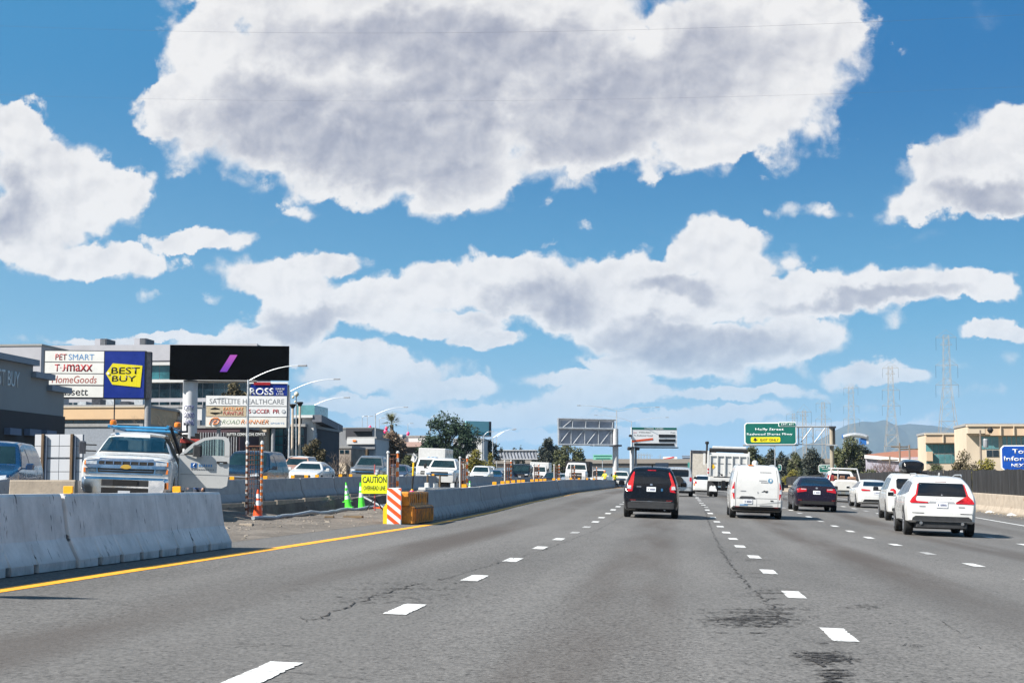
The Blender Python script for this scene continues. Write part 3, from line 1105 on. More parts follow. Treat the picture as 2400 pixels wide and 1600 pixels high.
# things lying and standing on the first grey barrier
wb = thing('white_board', 'white board with small upright blocks lying on the first grey barrier', 'board', (-6.85, 42.6, g(-6.85, 43) + 0.815))
box('plank', WHITE, wb, -0.10, 0.10, 0.0, 7.2, 0.0, 0.07, c=0.01)
for yy in (0.8, 2.4, 5.9):
    box('block', WHITE, wb, -0.06, 0.06, yy, yy + 0.2, 0.07, 0.20, c=0.01)
# slim striped marker pole
def striped_pole(name, label, x, y, z, h, r, cols, cat='pole', group=None, lean=0.0):
    t = thing(name, label, cat, (x, y, z), 0, group, rot=(0, lean, 0))
    n = len(cols)
    for k, m in enumerate(cols):
        MB().tube([(0, 0, h * k / n), (0, 0, h * (k + 1) / n - 0.001)], r, 10).build('band', m, t, smooth=True)
    return t
p = at(963, 1156, 44.6)
PINKP = mat('hot pink', (0.85, 0.05, 0.22), 0.5)
YB = mat('pole yellow', (0.88, 0.55, 0.01), 0.4)
sp = striped_pole('striped_marker_pole', 'yellow and black banded pole with a pink foot behind the crash cushion', p.x, p.y, p.z - 0.62, 1.50, 0.028, [BLACKM, BLACKM, YB, YB, BLACKM, BLACKM, YB, YB], lean=0.05)
MB().lathe([(0.07, 0), (0.075, 0.05), (0.05, 0.09)], 12, c=(0, 0, 0.62)).build('foot', PINKP, sp, smooth=True)
MB().tube([(0, 0, 1.5), (0.02, 0, 1.62), (-0.02, -0.03, 1.74)], 0.018, 6).build('tip', WHITE, sp)
o = MB()
o.add([(-.09, 0, 0), (.04, -.02, -.05), (.10, .01, .10), (-.02, .02, .22), (-.01, .08, .1)], [(0, 1, 2, 3), (0, 3, 4), (1, 4, 2), (2, 4, 3), (0, 4, 1)])
o.build('flag', WHITE, sp, (0.0, 0, 1.56))

# ------------------------------------------------------------------ rebar cages with plastic-capped posts
RUST = mat('rusty rebar', (0.16, 0.065, 0.035), 0.8, 0, 0.35, 12)
ORPOST = mat('orange post', (0.80, 0.20, 0.03), 0.5, 0, 0.12, 6)


def cage(name_label, pxl, pxr, Y, top_py, big=False, X=None):
    a = at(pxl, 1150, Y)
    b_ = at(pxr, 1150, Y)
    cxx = (a.x + b_.x) / 2
    w = (b_.x - a.x)
    z = trench_h(cxx, Y)
    H = at(pxl, top_py, Y).z - z
    t = thing('rebar_cage', name_label, 'cage', (cxx, Y, z), 0, 'rebar cages between capped posts along the trench')
    r = 0.032 if big else 0.045
    for s, first in ((-1, 0), (1, 1)):
        po = MB().tube([(s * w / 2, 0, 0), (s * w / 2, 0, H)], r, 8).build('post', WHITE if not first else ORPOST, t, smooth=True)
        for k in range(1, 12 if big else 7):
            zz = H * k / (12 if big else 7)
            MB().tube([(s * w / 2, 0, zz), (s * w / 2, 0, zz + H * (0.035 if big else 0.06))], r * 1.08, 8).build('band', WHITE if first else RUST, po) if (first or big) else None
        MB().lathe([(r * 1.5, 0), (r * 1.6, 0.04), (r * 0.8, 0.09)], 8, c=(s * w / 2, 0, H - 0.03)).build('cap', WHITE, po, smooth=True)
    rr_ = w / 2 - r
    nb = 7
    for k in range(nb):
        an = 2 * math.pi * (k + 0.5) / nb
        MB().tube([(rr_ * math.cos(an), rr_ * math.sin(an), 0.02), (rr_ * math.cos(an), rr_ * math.sin(an), H * 0.93)], 0.008 if big else 0.016, 5).build('rebar', RUST, t)
    nh = 14 if big else 8
    for k in range(nh):
        zz = 0.1 + (H * 0.9 - 0.1) * k / (nh - 1)
        ring = [(rr_ * math.cos(q), rr_ * math.sin(q), zz) for q in [2 * math.pi * i / 14 for i in range(15)]]
        MB().tube(ring, 0.006 if big else 0.012, 4, cap=False).build('hoop', RUST, t)
    box('top_bar', RUST, t, -w / 2 - 0.05, w / 2 + 0.06, -0.02, 0.02, H - 0.09, H - 0.06)
    return t


cage('tall rusty rebar cage between white and orange posts, beside the orange cone', 578, 613, 39.2, 1038, True)
CG = [(909, 932, 60.5, 1060), (1078, 1095, 80, 1072), (1183, 1198, 97, 1080), (1251, 1263, 113, 1088), (1299, 1311, 129, 1089), (1338, 1347, 146, 1091), (1367, 1377, 160, 1092), (1389, 1399, 176, 1094)]
lbs = ['rusty rebar cage behind the striped crash cushion panel', 'rebar cage in front of the yellow-green shrubs', 'rebar cage before the dark box truck', 'rebar cage before the white motorhome', 'rebar cage before the dark trees', 'rebar cage just before the white big-nosed truck', 'rebar cage standing before the grille of the big-nosed truck', 'farthest rebar cage, beside the men in yellow vests']
for (a, b_, Y, t_), lb in zip(CG, lbs):
    cage(lb, a, b_, Y, t_)


# ------------------------------------------------------------------ cones
LIME = mat('lime plastic', (0.10, 0.80, 0.05), 0.45, 0, 0.08, 6)
CONEOR = mat('cone orange', (0.85, 0.09, 0.012), 0.45, 0, 0.1, 6)


def cone(label, px, py, Y, h, m, lean=(0, 0), base_m=None, group=None):
    p = at(px, py, Y)
    z = max(trench_h(p.x, Y), g(p.x, Y) - 0.03)
    t = thing('traffic_cone', label, 'traffic cone', (p.x, Y, z), 0, group, rot=(lean[1], lean[0], 0))
    box('base', base_m or m, t, -0.17, 0.17, -0.17, 0.17, 0, 0.035, c=0.012)
    r = lambda q: 0.125 + (0.022 - 0.125) * q
    def sect(n, mm, q0, q1):
        MB().lathe([(r(q0), 0.035 + q0 * h), (r(q1), 0.035 + q1 * h)], 16).build(n, mm, t, smooth=True)
    sect('cone_body', m, 0, .42)
    sect('reflective_band', REFW, .42, .60)
    sect('cone_body', m, .60, .68)
    sect('reflective_band', REFW, .68, .84)
    sect('cone_tip', m, .84, 1.0)
    return t


cone('orange cone with two white bands at the foot of the tall cage', 604, 1214, 38.8, 0.68, CONEOR)
GC = 'lime green cones by the trench'
cone('lime green cone leaning back, behind the other two near the caution sign', 815, 1165, 60, 0.72, LIME, (-0.10, 0.0), None, GC)
cone('lowest lime green cone, left of the caution sign', 817, 1187, 53, 0.66, LIME, (-0.14, 0.05), None, GC)
cone('lime green cone half hidden behind the caution sign', 848, 1187, 52.5, 0.86, LIME, (-0.06, 0.0), None, GC)
cone('tiny lime green cone on the receding barriers near the second cage', 1101, 1142, 84, 0.66, LIME, (0, 0), None, GC)

# caution sign on its spindly stand
P = Panel('caution_sign', 'fluorescent yellow sign reading caution overhead line, beside the green cones', 'sign', 847, 908, 1112, 1156, 50, 50)
FLY = mat('fluorescent yellow', (0.78, 0.86, 0.008), 0.5, 0, 0.04)
P.slab('sign_board', FLY, 847, 908, 1112, 1156, 0, 0.03, 0.01)
P.txt('lettering', 'CAUTION', BLACKINK, 849.5, 905.5, 1116, 1131, bold=0.03, ext=.002)
P.txt('lettering', 'OVERHEAD LINE', BLACKINK, 852, 903, 1138, 1148, bold=0.01, ext=.002)
zb = trench_h(P.a.x + 0.4, 50) - P.a.z
REDPOST = mat('faded red post', (0.42, 0.08, 0.08), 0.6)
MB().tube([(P.x(878), 0.06, zb), (P.x(877), 0.06, P.z(1088))], 0.022, 8).build('post', REDPOST, P.o)
for s in (-1, 1):
    MB().tube([(P.x(878), 0.06, zb + 0.42), (P.x(878) + s * 0.25, 0.25 * s, zb)], 0.018, 6).build('leg', BLACKM, P.o)
MB().lathe([(0.045, 0.0), (0.05, 0.02), (0.03, 0.04)], 12, axis='y', c=(P.x(881), -0.02, P.z(1109))).build('lamp', WHITE, P.o)

# long grey pipe, rails and boards along the trench
pipe = MB()
pts = []
for i in range(30):
    y = 37.5 + i * 0.85
    x = -10.15 + 0.10 * math.sin(i * 0.9) + 0.004 * i
    pts.append((x, y, trench_h(-9.9, y) + 0.06 + 0.02 * math.sin(i * 2.1)))
pipe.tube(pts, 0.05, 8)
tag(pipe.build('grey_pipe', mat('grey hose', (0.36, 0.40, 0.43), 0.5), smooth=True), 'long grey pipe lying along the near lip of the trench', 'pipe')
b = MB()
a1, a2 = at(850, 1163, 57), at(903, 1191, 50)
b.tube([a1, a2], 0.035, 8)
tag(b.build('white_pipe', WHITE), 'white pipe leaning down into the trench beside the caution sign', 'pipe')
for i, (y0, y1, x, m, lb) in enumerate([(44, 80, -13.3, mat('weathered plank', (0.31, 0.26, 0.205), 0.85, 0, 0.25, 3), 'long pale timber formwork board along the far lip of the trench')]):
    b = MB()
    yy = y0
    while yy < y1:
        z = g(x, yy) + 0.02
        b.box(x - 0.05, x + 0.05, yy, yy + 3.9, z, z + 0.16)
        yy += 4
    tag(b.build('formwork_board', m), lb, 'board')
for i, (px, py, L, rz, lb) in enumerate([(1000 / 1.0, 0, 0, 0, '')][:0]):
    pass
rr = random.Random(3)
BROWNW = mat('dark scrap timber', (0.13, 0.09, 0.05), 0.85, 0, 0.3, 5)
for i, (px, py, L, lb) in enumerate([(828, 1216, 0.55, 'short brown piece of scrap timber on the dirt before the cushion'), (772, 1216, 0.25, 'small brown lump of scrap on the dirt'), (578, 1232, 0.3, 'pale lump of rubble on the dirt near the tall cage')]):
    p = gnd(px, py)
    z = trench_h(p.x, p.y)
    o = MB()
    o.cbox(-L / 2, L / 2, -0.06, 0.06, 0, 0.06, 0.012)
    tag(o.build('scrap_piece', BROWNW if i < 2 else CONC3, None, (p.x, p.y, z), (0, 0, rr.uniform(-.4, .4))), lb, 'scrap')
for i, px in enumerate((835, 893, 1011)):
    if i < 2:
        p = gnd(px, 1193)
        o = MB()
        o.cbox(-0.42, 0.42, -0.05, 0.05, 0, 0.05, 0.01)
        tag(o.build('orange_strip', SAFOR, None, (p.x, p.y, trench_h(p.x, p.y) + 0.01)), ['flat orange strip on the ground under the green cones', 'flat orange strip on the ground right of the caution sign'][i], 'strip')
for px, pt in ((1002, 1112), (1031, 1113)):
    p = at(px, 1146, 47)
    zz = trench_h(p.x, 47)
    tag(MB().tube([(p.x, 47, zz), (p.x, 47, at(px, pt, 47).z)], 0.03, 6).build('timber_stake', BROWNW), 'brown timber stake with pale head behind the white board, ' + ('nearer the cushion' if px < 1010 else 'farther from the cushion'), 'stake')

# shadow-thrower just outside the frame on the left: a road sign on the near barrier
t = thing('roadside_sign', 'small sign on a post beside the near barriers outside the frame', 'sign', (-6.95, 12.35, g(-6.95, 12.3) + 0.81))
MB().tube([(0, 0, 0), (0, 0, 0.85)], 0.025, 8).build('post', STEEL, t)
box('sign_board', WHITE, t, -0.30, 0.30, -0.02, 0.02, 0.45, 0.95)

# ------------------------------------------------------------------ right side: concrete wall, screened fence
wm = krail_mesh('wall_piece', 6.0, 0.92, CONC3, False, 0.13)
run([(15.75, 66), (15.75, 240)], 6.0, wm, ['beige barrier touching the right frame edge below the fence', 'second beige barrier from the right frame edge, with white litter at its foot', 'third beige barrier from the right frame edge, beside the nearest white crossover'], 'beige barriers along the right shoulder', far_label='beige sunlit concrete barrier under the black screened fence', name='concrete_barrier')
SCREEN = mat('black windscreen mesh', (0.010, 0.010, 0.011), 0.9, 0, 0.35, 1.1, 0.3, stretch=(1, 3, 0.4), dirt=(0.03, 0.03, 0.033), dirt_amt=0.4, dirt_scale=0.9)
n = 0
for k in range(20):
    y0 = 66 + k * 9.0
    t = thing('screened_fence', ['black screened fence section at the right frame edge under the blue sign', 'black screened fence section just left of the blue information sign', 'black screened fence section below the yellow-green bush', 'black screened fence section behind the mirror of the nearest white crossover', 'black screened fence section at the legs of the tallest pylon'][k] if k < 5 else 'black screened fence section on the beige barriers, receding beyond the white suvs', 'fence', (15.85, y0, g(15.85, y0)), 0, 'black screened fence sections along the right shoulder', rot=(math.atan2(g(15.85, y0 + 9) - g(15.85, y0), 9), 0, 0))
    for j in range(3):
        MB().tube([(0, j * 3.0, 0.85), (0, j * 3.0, 2.16)], 0.03, 6).build('post', DARKSTEEL, t)
        b = MB()
        N = 16
        vs = []
        rr = random.Random(k * 7 + j)
        ph = rr.uniform(0, 6)
        sag = rr.uniform(0.01, 0.07)
        for q in range(N + 1):
            yy = j * 3.0 + 3.0 * q / N
            dx = 0.035 * math.sin(q * 1.3 + ph) + 0.02 * math.sin(q * 3.1 + ph)
            zt = 2.14 - sag * math.sin(math.pi * q / N) + 0.008 * math.sin(q * 2.2)
            for zz, f in ((0.84, 0.2), (1.2, 1), (1.7, 1), (zt, 0.2)):
                vs.append((-0.05 + dx * f, yy, zz))
        fs = [(q * 4 + r_, q * 4 + 4 + r_, q * 4 + 5 + r_, q * 4 + 1 + r_) for q in range(N) for r_ in range(3)]
        b.add(vs, fs)
        b.build('screen_panel', SCREEN, t, smooth=True)
# litter at the foot of the wall
rr = random.Random(9)
b = MB()
for i in range(420):
    y = rr.uniform(45, 120)
    x = 15.42 - abs(rr.gauss(0, 0.45))
    s_ = rr.uniform(0.015, 0.05)
    z = g(x, y) + 0.008
    b.add([(x - s_, y - s_, z), (x + s_, y - s_, z), (x + s_ * .7, y + s_, z), (x - s_, y + s_, z), (x, y, z + s_ * 1.1)], [(0, 1, 4), (1, 2, 4), (2, 3, 4), (3, 0, 4)])
tag(b.build('debris', mat('roadside debris', (0.22, 0.18, 0.13), 0.9, 0, 0.6, 1.5)), 'gravel and leaf debris gathered at the foot of the beige barriers', None, None, 'stuff')
for px, py, lb in ((2336, 1202, 'white scrap of paper at the foot of the beige barrier'), (2372, 1208, 'small pale scrap of litter near the frame edge')):
    p = gnd(px, py)
    o = MB()
    o.add([(-.25, 0, 0), (.2, -.05, 0), (.28, .15, .03), (-.1, .2, .09), (0, .05, .12)], [(0, 1, 4), (1, 2, 4), (2, 3, 4), (3, 0, 4), (0, 3, 2, 1)])
    tag(o.build('litter', WHITE, None, (min(p.x, 15.2), p.y, g(15.2, p.y) + 0.006)), lb, 'litter')
# ------------------------------------------------------------------ vehicles
def lerp_tab(tab, x):
    if x <= tab[0][0]:
        return tab[0][1]
    for (a, va), (b, vb) in zip(tab, tab[1:]):
        if x <= b:
            return va + (vb - va) * (x - a) / (b - a) if b > a else vb
    return tab[-1][1]


def smooth_tab(tab, x, w):
    return sum(lerp_tab(tab, x + w * k / 3) * wt for k, wt in ((-3, 1), (-2, 2), (-1, 3), (0, 4), (1, 3), (2, 2), (3, 1))) / 16


class Body:
    """a lofted shell. hw: half width by height; pl: plan taper by y; zt, zb: upper and lower outline by y"""
    TT = [0, .05, .12, .22, .34, .46, .57, .67, .76, .84, .91, .96, .99]

    def __init__(s, hw, pl, zt, zb0, axles=(), wr=0.36, sm=0.05, crown=0.03, round_=0.05):
        y0, y1 = zt[0][0], zt[-1][0]
        ys = []
        n = 64
        for i in range(n + 1):
            t = i / n
            ys.append(y0 + (y1 - y0) * t)
        for a in axles:
            ys += [a - wr - 0.06, a - wr - 0.05, a + wr + 0.05, a + wr + 0.06]
        ys += [y0 + 0.008, y0 + 0.02, y0 + 0.04, y1 - 0.04, y1 - 0.02, y1 - 0.008]
        ys = sorted(set(round(y, 4) for y in ys if y0 <= y <= y1))
        vs = []
        rings = []
        for y in ys:
            ztop = smooth_tab(zt, y, sm)
            zb = lerp_tab(zb0, y) if isinstance(zb0, list) else zb0
            for a in axles:
                d = abs(y - a)
                R_ = wr + 0.05
                if d < R_:
                    zb = max(zb, min(ztop - 0.12, wr - 0.02 + math.sqrt(R_ * R_ - d * d)))
            p = smooth_tab(pl, y, 0.03)
            zb = min(zb, ztop - 0.06)
            half = []
            half.append((0.0, zb))
            half.append((hw_(hw, zb) * p * 0.93, zb))
            for t in s.TT[1:]:
                z = zb + t * (ztop - zb)
                w = hw_(hw, z) * p
                if ztop - z < round_:
                    w -= round_ * (1 - math.sqrt(max(0, 1 - (1 - (ztop - z) / round_) ** 2)))
                half.append((w, z))
            w = half[-1][0]
            half += [(w * 0.97, ztop), (w * 0.8, ztop + crown * 0.45), (w * 0.45, ztop + crown * 0.85), (0, ztop + crown)]
            ring = [(x, y, z) for x, z in half] + [(-x, y, z) for x, z in half[-2:0:-1]]
            rings.append(ring)
        n = len(rings[0])
        s.v = [p for r in rings for p in r]
        s.f = [(i * n + k, i * n + (k + 1) % n, (i + 1) * n + (k + 1) % n, (i + 1) * n + k) for i in range(len(rings) - 1) for k in range(n)]
        s.f += [tuple(range(n - 1, -1, -1)), tuple(range((len(rings) - 1) * n, len(rings) * n))]
        s.bvh = BVHTree.FromPolygons([Vector(p) for p in s.v], s.f)
        s.cuts = []

    def build(s, name, m, parent):
        keep = []
        for f in s.f:
            c = sum((Vector(s.v[i]) for i in f), Vector()) / len(f)
            if any(fn(c) for fn in s.cuts):
                continue
            keep.append(f)
        return MB().add(s.v, keep).build(name, m, parent, smooth=True)

    def patch(s, name, m, parent, poly, side='rear', off=0.008, step=0.11, thick=0.02):
        """an inlay following the shell; poly in (x, z) seen along y, or (y, z) seen along x, or (x, y) from above"""
        bm = bmesh.new()
        vs = [bm.verts.new((a, b, 0)) for a, b in poly]
        try:
            bm.faces.new(vs)
        except ValueError:
            bm.free()
            return None
        bmesh.ops.triangulate(bm, faces=bm.faces[:])
        for ax in (0, 1):
            lo = min(p[ax] for p in poly)
            hi = max(p[ax] for p in poly)
            k = int((hi - lo) / step)
            for i in range(1, k + 1):
                c = [0, 0, 0]
                c[ax] = lo + (hi - lo) * i / (k + 1)
                nn = [0, 0, 0]
                nn[ax] = 1
                bmesh.ops.bisect_plane(bm, geom=bm.verts[:] + bm.edges[:] + bm.faces[:], plane_co=c, plane_no=nn)
        dirs = {'rear': Vector((0, 1, 0)), 'front': Vector((0, -1, 0)), 'left': Vector((1, 0, 0)), 'right': Vector((-1, 0, 0)), 'top': Vector((0, 0, -1))}
        d = dirs[side]
        last = None
        hits = []
        for v in bm.verts:
            a, b = v.co.x, v.co.y
            o = Vector((a, 0, b)) if side in ('rear', 'front') else Vector((0, a, b)) if side in ('left', 'right') else Vector((a, b, 0))
            h = s.bvh.ray_cast(o - d * 12, d)
            hits.append((v, o, h[0]))
        good = [(Vector((v.co.x, v.co.y)), h) for v, o, h in hits if h is not None]
        if not good:
            bm.free()
            return None
        for v, o, h in [(v, o, h) for v, o, h in hits]:
            if h is None:
                q = Vector((v.co.x, v.co.y))
                h = min(good, key=lambda t: (t[0] - q).length)[1]
                dd = h.dot(d)
                h = o + d * dd
            v_ = h - d * off
            hits[hits.index((v, o, h))] if False else None
            v.tag = True
            v['x'] if False else None
            v.co = v_
        r = bmesh.ops.extrude_face_region(bm, geom=bm.faces[:])
        for q in r['geom']:
            if isinstance(q, bmesh.types.BMVert):
                q.co += d * (off + thick)
        bmesh.ops.recalc_face_normals(bm, faces=bm.faces)
        for f in bm.faces:
            f.smooth = True
        for ed in bm.edges:
            if len(ed.link_faces) == 2 and ed.calc_face_angle(0) > R(35):
                ed.smooth = False
        me = bpy.data.meshes.new(name)
        bm.to_mesh(me)
        bm.free()
        me.materials.append(m)
        return link(bpy.data.objects.new(name, me), parent)

    def both(s, name, m, parent, poly, side='rear', **k):
        a = s.patch(name, m, parent, poly, side, **k)
        b = s.patch(name, m, parent, [(-x, z) for x, z in reversed(poly)], side, **k)
        return a, b

    def sides(s, name, m, parent, poly, **k):
        return s.patch(name, m, parent, poly, 'left', **k), s.patch(name, m, parent, poly, 'right', **k)


def hw_(tab, z):
    return lerp_tab(tab, z)


WHEELS = {}


def wheel(parent, x, y, r=0.34, w=0.22, rim=None, dual=False):
    key = (round(r, 3), round(w, 3))
    if key not in WHEELS:
        b = MB()
        b.lathe([(r * .62, -w / 2), (r * .9, -w / 2), (r * .985, -w / 2 + .025), (r, -w / 2 + .05), (r, w / 2 - .05), (r * .985, w / 2 - .025), (r * .9, w / 2), (r * .62, w / 2)], 24, 'x')
        c = MB()
        c.lathe([(r * .60, -w / 2 - .004), (r * .64, -w / 2 - .008), (r * .6, -w / 2 + .02), (r * .2, -w / 2 + .03), (r * .12, -w / 2 - .01)], 18, 'x')
        c.lathe([(r * .12, w / 2 + .01), (r * .2, w / 2 - .03), (r * .6, w / 2 - .02), (r * .64, w / 2 + .008), (r * .60, w / 2 + .004)], 18, 'x')
        WHEELS[key] = (b.mesh('wheel', RUBBER, True), c.mesh('rim', RIM, True))
    a, b = WHEELS[key]
    o = link(bpy.data.objects.new('wheel', a), parent, (x, y, r))
    link(bpy.data.objects.new('rim', b), o)
    return o


def settle(x, y, yaw=0.0):
    """location and rotation of a vehicle standing on the sloping roadway"""
    sl = (e(y + 2) - e(y - 2)) / 4
    M = Matrix.Rotation(math.atan(sl), 3, 'X') @ Matrix.Rotation(math.atan(SLOPE), 3, 'Y') @ Matrix.Rotation(yaw, 3, 'Z')
    return (x, y, g(x, y)), M.to_euler()


def vehicle(name, label, cat, px, Y, yaw=0.0, group=None, X=None, half=2.3):
    # px is where the middle of the end nearest to us stands
    s_ = 1 if math.cos(yaw) > 0 else -1
    x = X if X is not None else at(px, 1142, Y - half * abs(math.cos(yaw))).x - math.sin(yaw) * s_ * half
    loc, rot = settle(x, Y, yaw)
    return thing(name, label, cat, loc, 0, group, rot)


def plate(parent, body, x, z, side='rear', w=0.30, h=0.15):
    p = body.patch('licence_plate', PLATE, parent, [(x - w / 2, z), (x + w / 2, z), (x + w / 2, z + h), (x - w / 2, z + h)], side, off=0.02)
    body.patch('plate_number', PLATEINK, p, [(x - w * .38, z + h * .28), (x + w * .38, z + h * .28), (x + w * .38, z + h * .66), (x - w * .38, z + h * .66)], side, off=0.024, thick=0.006) if p and False else None
    # the number itself is unreadable: a row of blurred dark strokes
    if p:
        for k in range(7):
            if k == 1: continue
            xx = x - w * .36 + k * w * .72 / 6.4
            body.patch('plate_character', PLATEINK, p, [(xx, z + h * .3), (xx + w * .07, z + h * .3), (xx + w * .07, z + h * .68), (xx, z + h * .68)], side, off=0.025, thick=0.004)
    return p


def rr_poly(x0, x1, z0, z1, c):
    return [(x0 + c, z0), (x1 - c, z0), (x1, z0 + c), (x1, z1 - c), (x1 - c, z1), (x0 + c, z1), (x0, z1 - c), (x0, z0 + c)]


def mirrors(t, paintm, y, z, hwid, big=False):
    for s in (-1, 1):
        b = MB()
        w, h = (0.20, 0.16) if not big else (0.17, 0.30)
        x = s * (hwid + 0.06 + w / 2)
        b.cbox(x - w / 2, x + w / 2, y - 0.05, y + 0.07, z - h / 2, z + h / 2, 0.03)
        b.box(min(s * (hwid - 0.08), x), max(s * (hwid - 0.08), x), y, y + 0.04, z - h / 2 + 0.01, z - h / 2 + 0.05)
        o = b.build('mirror', paintm, t)
        box('mirror_glass', GLASS, o, x - w / 2 + .02, x + w / 2 - .02, y - 0.056, y - 0.048, z - h / 2 + .02, z + h / 2 - .03)


# ---- outlines ---------------------------------------------------------------
def suv_body(L=4.6, W=1.86, H=1.66, rake=0.42, hood=1.02, belt=1.02, tail_z=0.92, wr=0.36, top=0.70, rb=0.32, sm=0.05):
    h = L / 2
    w = W / 2
    hwt = [(0.2, w * .93), (0.42, w * .975), (0.7, w), (belt - .12, w * .99), (belt, w * .955), ((belt + H) / 2, w * (.955 + top) / 2 + .005), (H - .06, w * top), (H + .1, w * top * .95)]
    pl = [(-h, .84), (-h + .05, .90), (-h + .16, .955), (-h + .45, 1), (h - .9, 1), (h - .3, .93), (h - .08, .84), (h, .74)]
    zt = [(-h, .55), (-h + .03, .74), (-h + .05, tail_z), (-h + .10, belt + .02), (-h + .10 + rake * .55, (belt + H) / 2 + .07), (-h + .10 + rake, H - .07), (-h + .32 + rake, H - .02), (-.25, H), (.35, H - .05), (h - 1.35, hood + .08), (h - .9, hood), (h - .25, hood - .14), (h - .08, hood - .26), (h, .5)]
    ax = (-h + .90, h - .88)
    return Body(hwt, pl, zt, [(-h, rb), (-h + .2, rb - .06), (h - .2, rb - .08), (h, rb - .04)], ax, wr, sm=sm), ax, h, w


def sedan_body(L=4.8, W=1.84, H=1.45, deck=1.05, hood=0.92, belt=0.95, wr=0.34, top=0.64, fast=0.0):
    h = L / 2
    w = W / 2
    hwt = [(0.2, w * .94), (0.4, w * .98), (0.68, w), (belt - .08, w * .985), (belt, w * .95), ((belt + H) / 2, w * (.95 + top) / 2), (H - .06, w * top), (H + .1, w * top * .95)]
    pl = [(-h, .82), (-h + .06, .90), (-h + .25, .96), (-h + .7, 1), (h - .9, 1), (h - .3, .92), (h - .08, .82), (h, .70)]
    zt = [(-h, .50), (-h + .04, .72), (-h + .08, deck - .06), (-h + .14, deck), (-h + .55 - fast, deck + .01), (-h + 1.3 - fast, H - .06), (-h + 1.7, H - .01), (-.1, H), (.35, H - .06), (h - 1.4, hood + .06), (h - .9, hood), (h - .25, hood - .13), (h - .08, hood - .24), (h, .48)]
    ax = (-h + 1.02, h - .90)
    return Body(hwt, pl, zt, [(-h, .30), (-h + .3, .22), (h - .2, .2), (h, .24)], ax, wr), ax, h, w


def common(t, B, ax, h, w, pm, wr=0.34, wt=0.22, glass=GLASS, side_win=None, under=True):
    body = B.build('body', pm, t)
    for y in ax:
        for s in (-1, 1):
            wheel(t, s * (w - wt / 2 - 0.015), y, wr, wt)
    if under:
        box('underbody', BLACKM, t, -w + .26, w - .26, -h + .25, h - .3, 0.20, 0.52)
        for s in (-1, 1):
            for y in ax:
                box('wheel_well', BLACKM, t, min(s * (w - .27), s * (w - .45)), max(s * (w - .27), s * (w - .45)), y - wr - .04, y + wr + .04, 0.30, wr * 2)
    if side_win:
        for poly in side_win:
            B.sides('side_window', glass, t, poly)
    return body


def front_face(t, B, w, hood_z, pm, grille=BLACKM, bar=None, head_z=None, wind=None, drl=False):
    hz = head_z or hood_z - .28
    if wind:
        B.patch('windscreen', GLASSG, t, wind, 'front')
    B.both('headlight', LENS, t, [(w * .55, hz), (w * .86, hz + .03), (w * .90, hz + .12), (w * .80, hz + .13), (w * .52, hz + .10)], 'front')
    B.patch('grille', grille, t, rr_poly(-w * .5, w * .5, hz - .16, hz + .07, .03), 'front')
    if bar:
        B.patch('grille_bar', bar, t, rr_poly(-w * .5, w * .5, hz - .04, hz, .01), 'front', off=0.016)
    B.patch('lower_intake', BLACKM, t, rr_poly(-w * .6, w * .6, .30, .44, .03), 'front')
    plate(t, B, 0, hz - .30, 'front') if hz > .55 else None


ROADGRP = 'vehicles driving away ahead'
OPP = 'vehicles on the opposite roadway'

# ---- black compact SUV ------------------------------------------------------
t = vehicle('suv', 'black suv with tall narrow red tail lights in the lane beside the yellow line lane', 'suv', 1524, 54.6, 0, ROADGRP)
B, ax, h, w = suv_body(4.55, 1.83, 1.68, rake=.40, belt=1.08, tail_z=.95, rb=.30, top=.69)
common(t, B, ax, h, w, BLACKP, .35, .23, side_win=[[(-1.95, 1.16), (-1.15, 1.10), (-1.15, 1.50), (-1.6, 1.50)], [(-1.10, 1.10), (-.2, 1.08), (-.2, 1.53), (-1.10, 1.51)], [(-.14, 1.08), (.95, 1.08), (.25, 1.50), (-.14, 1.53)]])
B.patch('rear_window', GLASS, t, [(-.62, 1.13), (.62, 1.13), (.56, 1.42), (.49, 1.54), (-.49, 1.54), (-.56, 1.42)], 'rear')
for s, lamp in ((-1, 'tail_light'), (1, 'tail_light')):
    P_ = [(s * .80, .86), (s * .62, .88), (s * .60, 1.00), (s * .66, 1.13), (s * .56, 1.50), (s * .585, 1.53), (s * .66, 1.40), (s * .78, 1.10), (s * .845, .95)]
    o = B.patch('tail_light', TAILRED, t, P_, 'rear', off=.014)
    B.patch('reversing_lens', LENS, o, [(s * .80, .96), (s * .66, .95), (s * .665, 1.06), (s * .77, 1.07)], 'rear', off=.02)
plate(t, B, 0, .88)
B.patch('emblem', CHROME, t, rr_poly(-.045, .045, 1.075, 1.135, .02), 'rear', off=.022)
B.patch('badge', CHROME, t, rr_poly(-.48, -.33, 1.02, 1.04, .005), 'rear', off=.014)
B.patch('badge', CHROME, t, rr_poly(.32, .38, .90, .99, .005), 'rear', off=.014)
B.patch('bumper_trim', CHROME, t, rr_poly(-.66, .66, .545, .565, .005), 'rear', off=.012)
B.patch('lower_bumper', PLASTIC, t, rr_poly(-.76, .76, .33, .53, .03), 'rear', off=.01)
B.both('reflector', TAILDK, t, rr_poly(.50, .70, .58, .61, .01), 'rear', off=.014)
B.patch('brake_lamp', TAILRED, t, rr_poly(-.14, .14, 1.565, 1.585, .005), 'rear', off=.012)
MB().tube([(0, -1.3, 1.70), (0, -1.45, 1.78)], .02, 6).build('antenna', BLACKM, t)
mirrors(t, BLACKP, .75, 1.10, w)
MB().tube([(.45, -h + .02, .30), (.45, -h + .3, .30)], .035, 8).build('exhaust', STEEL, t)

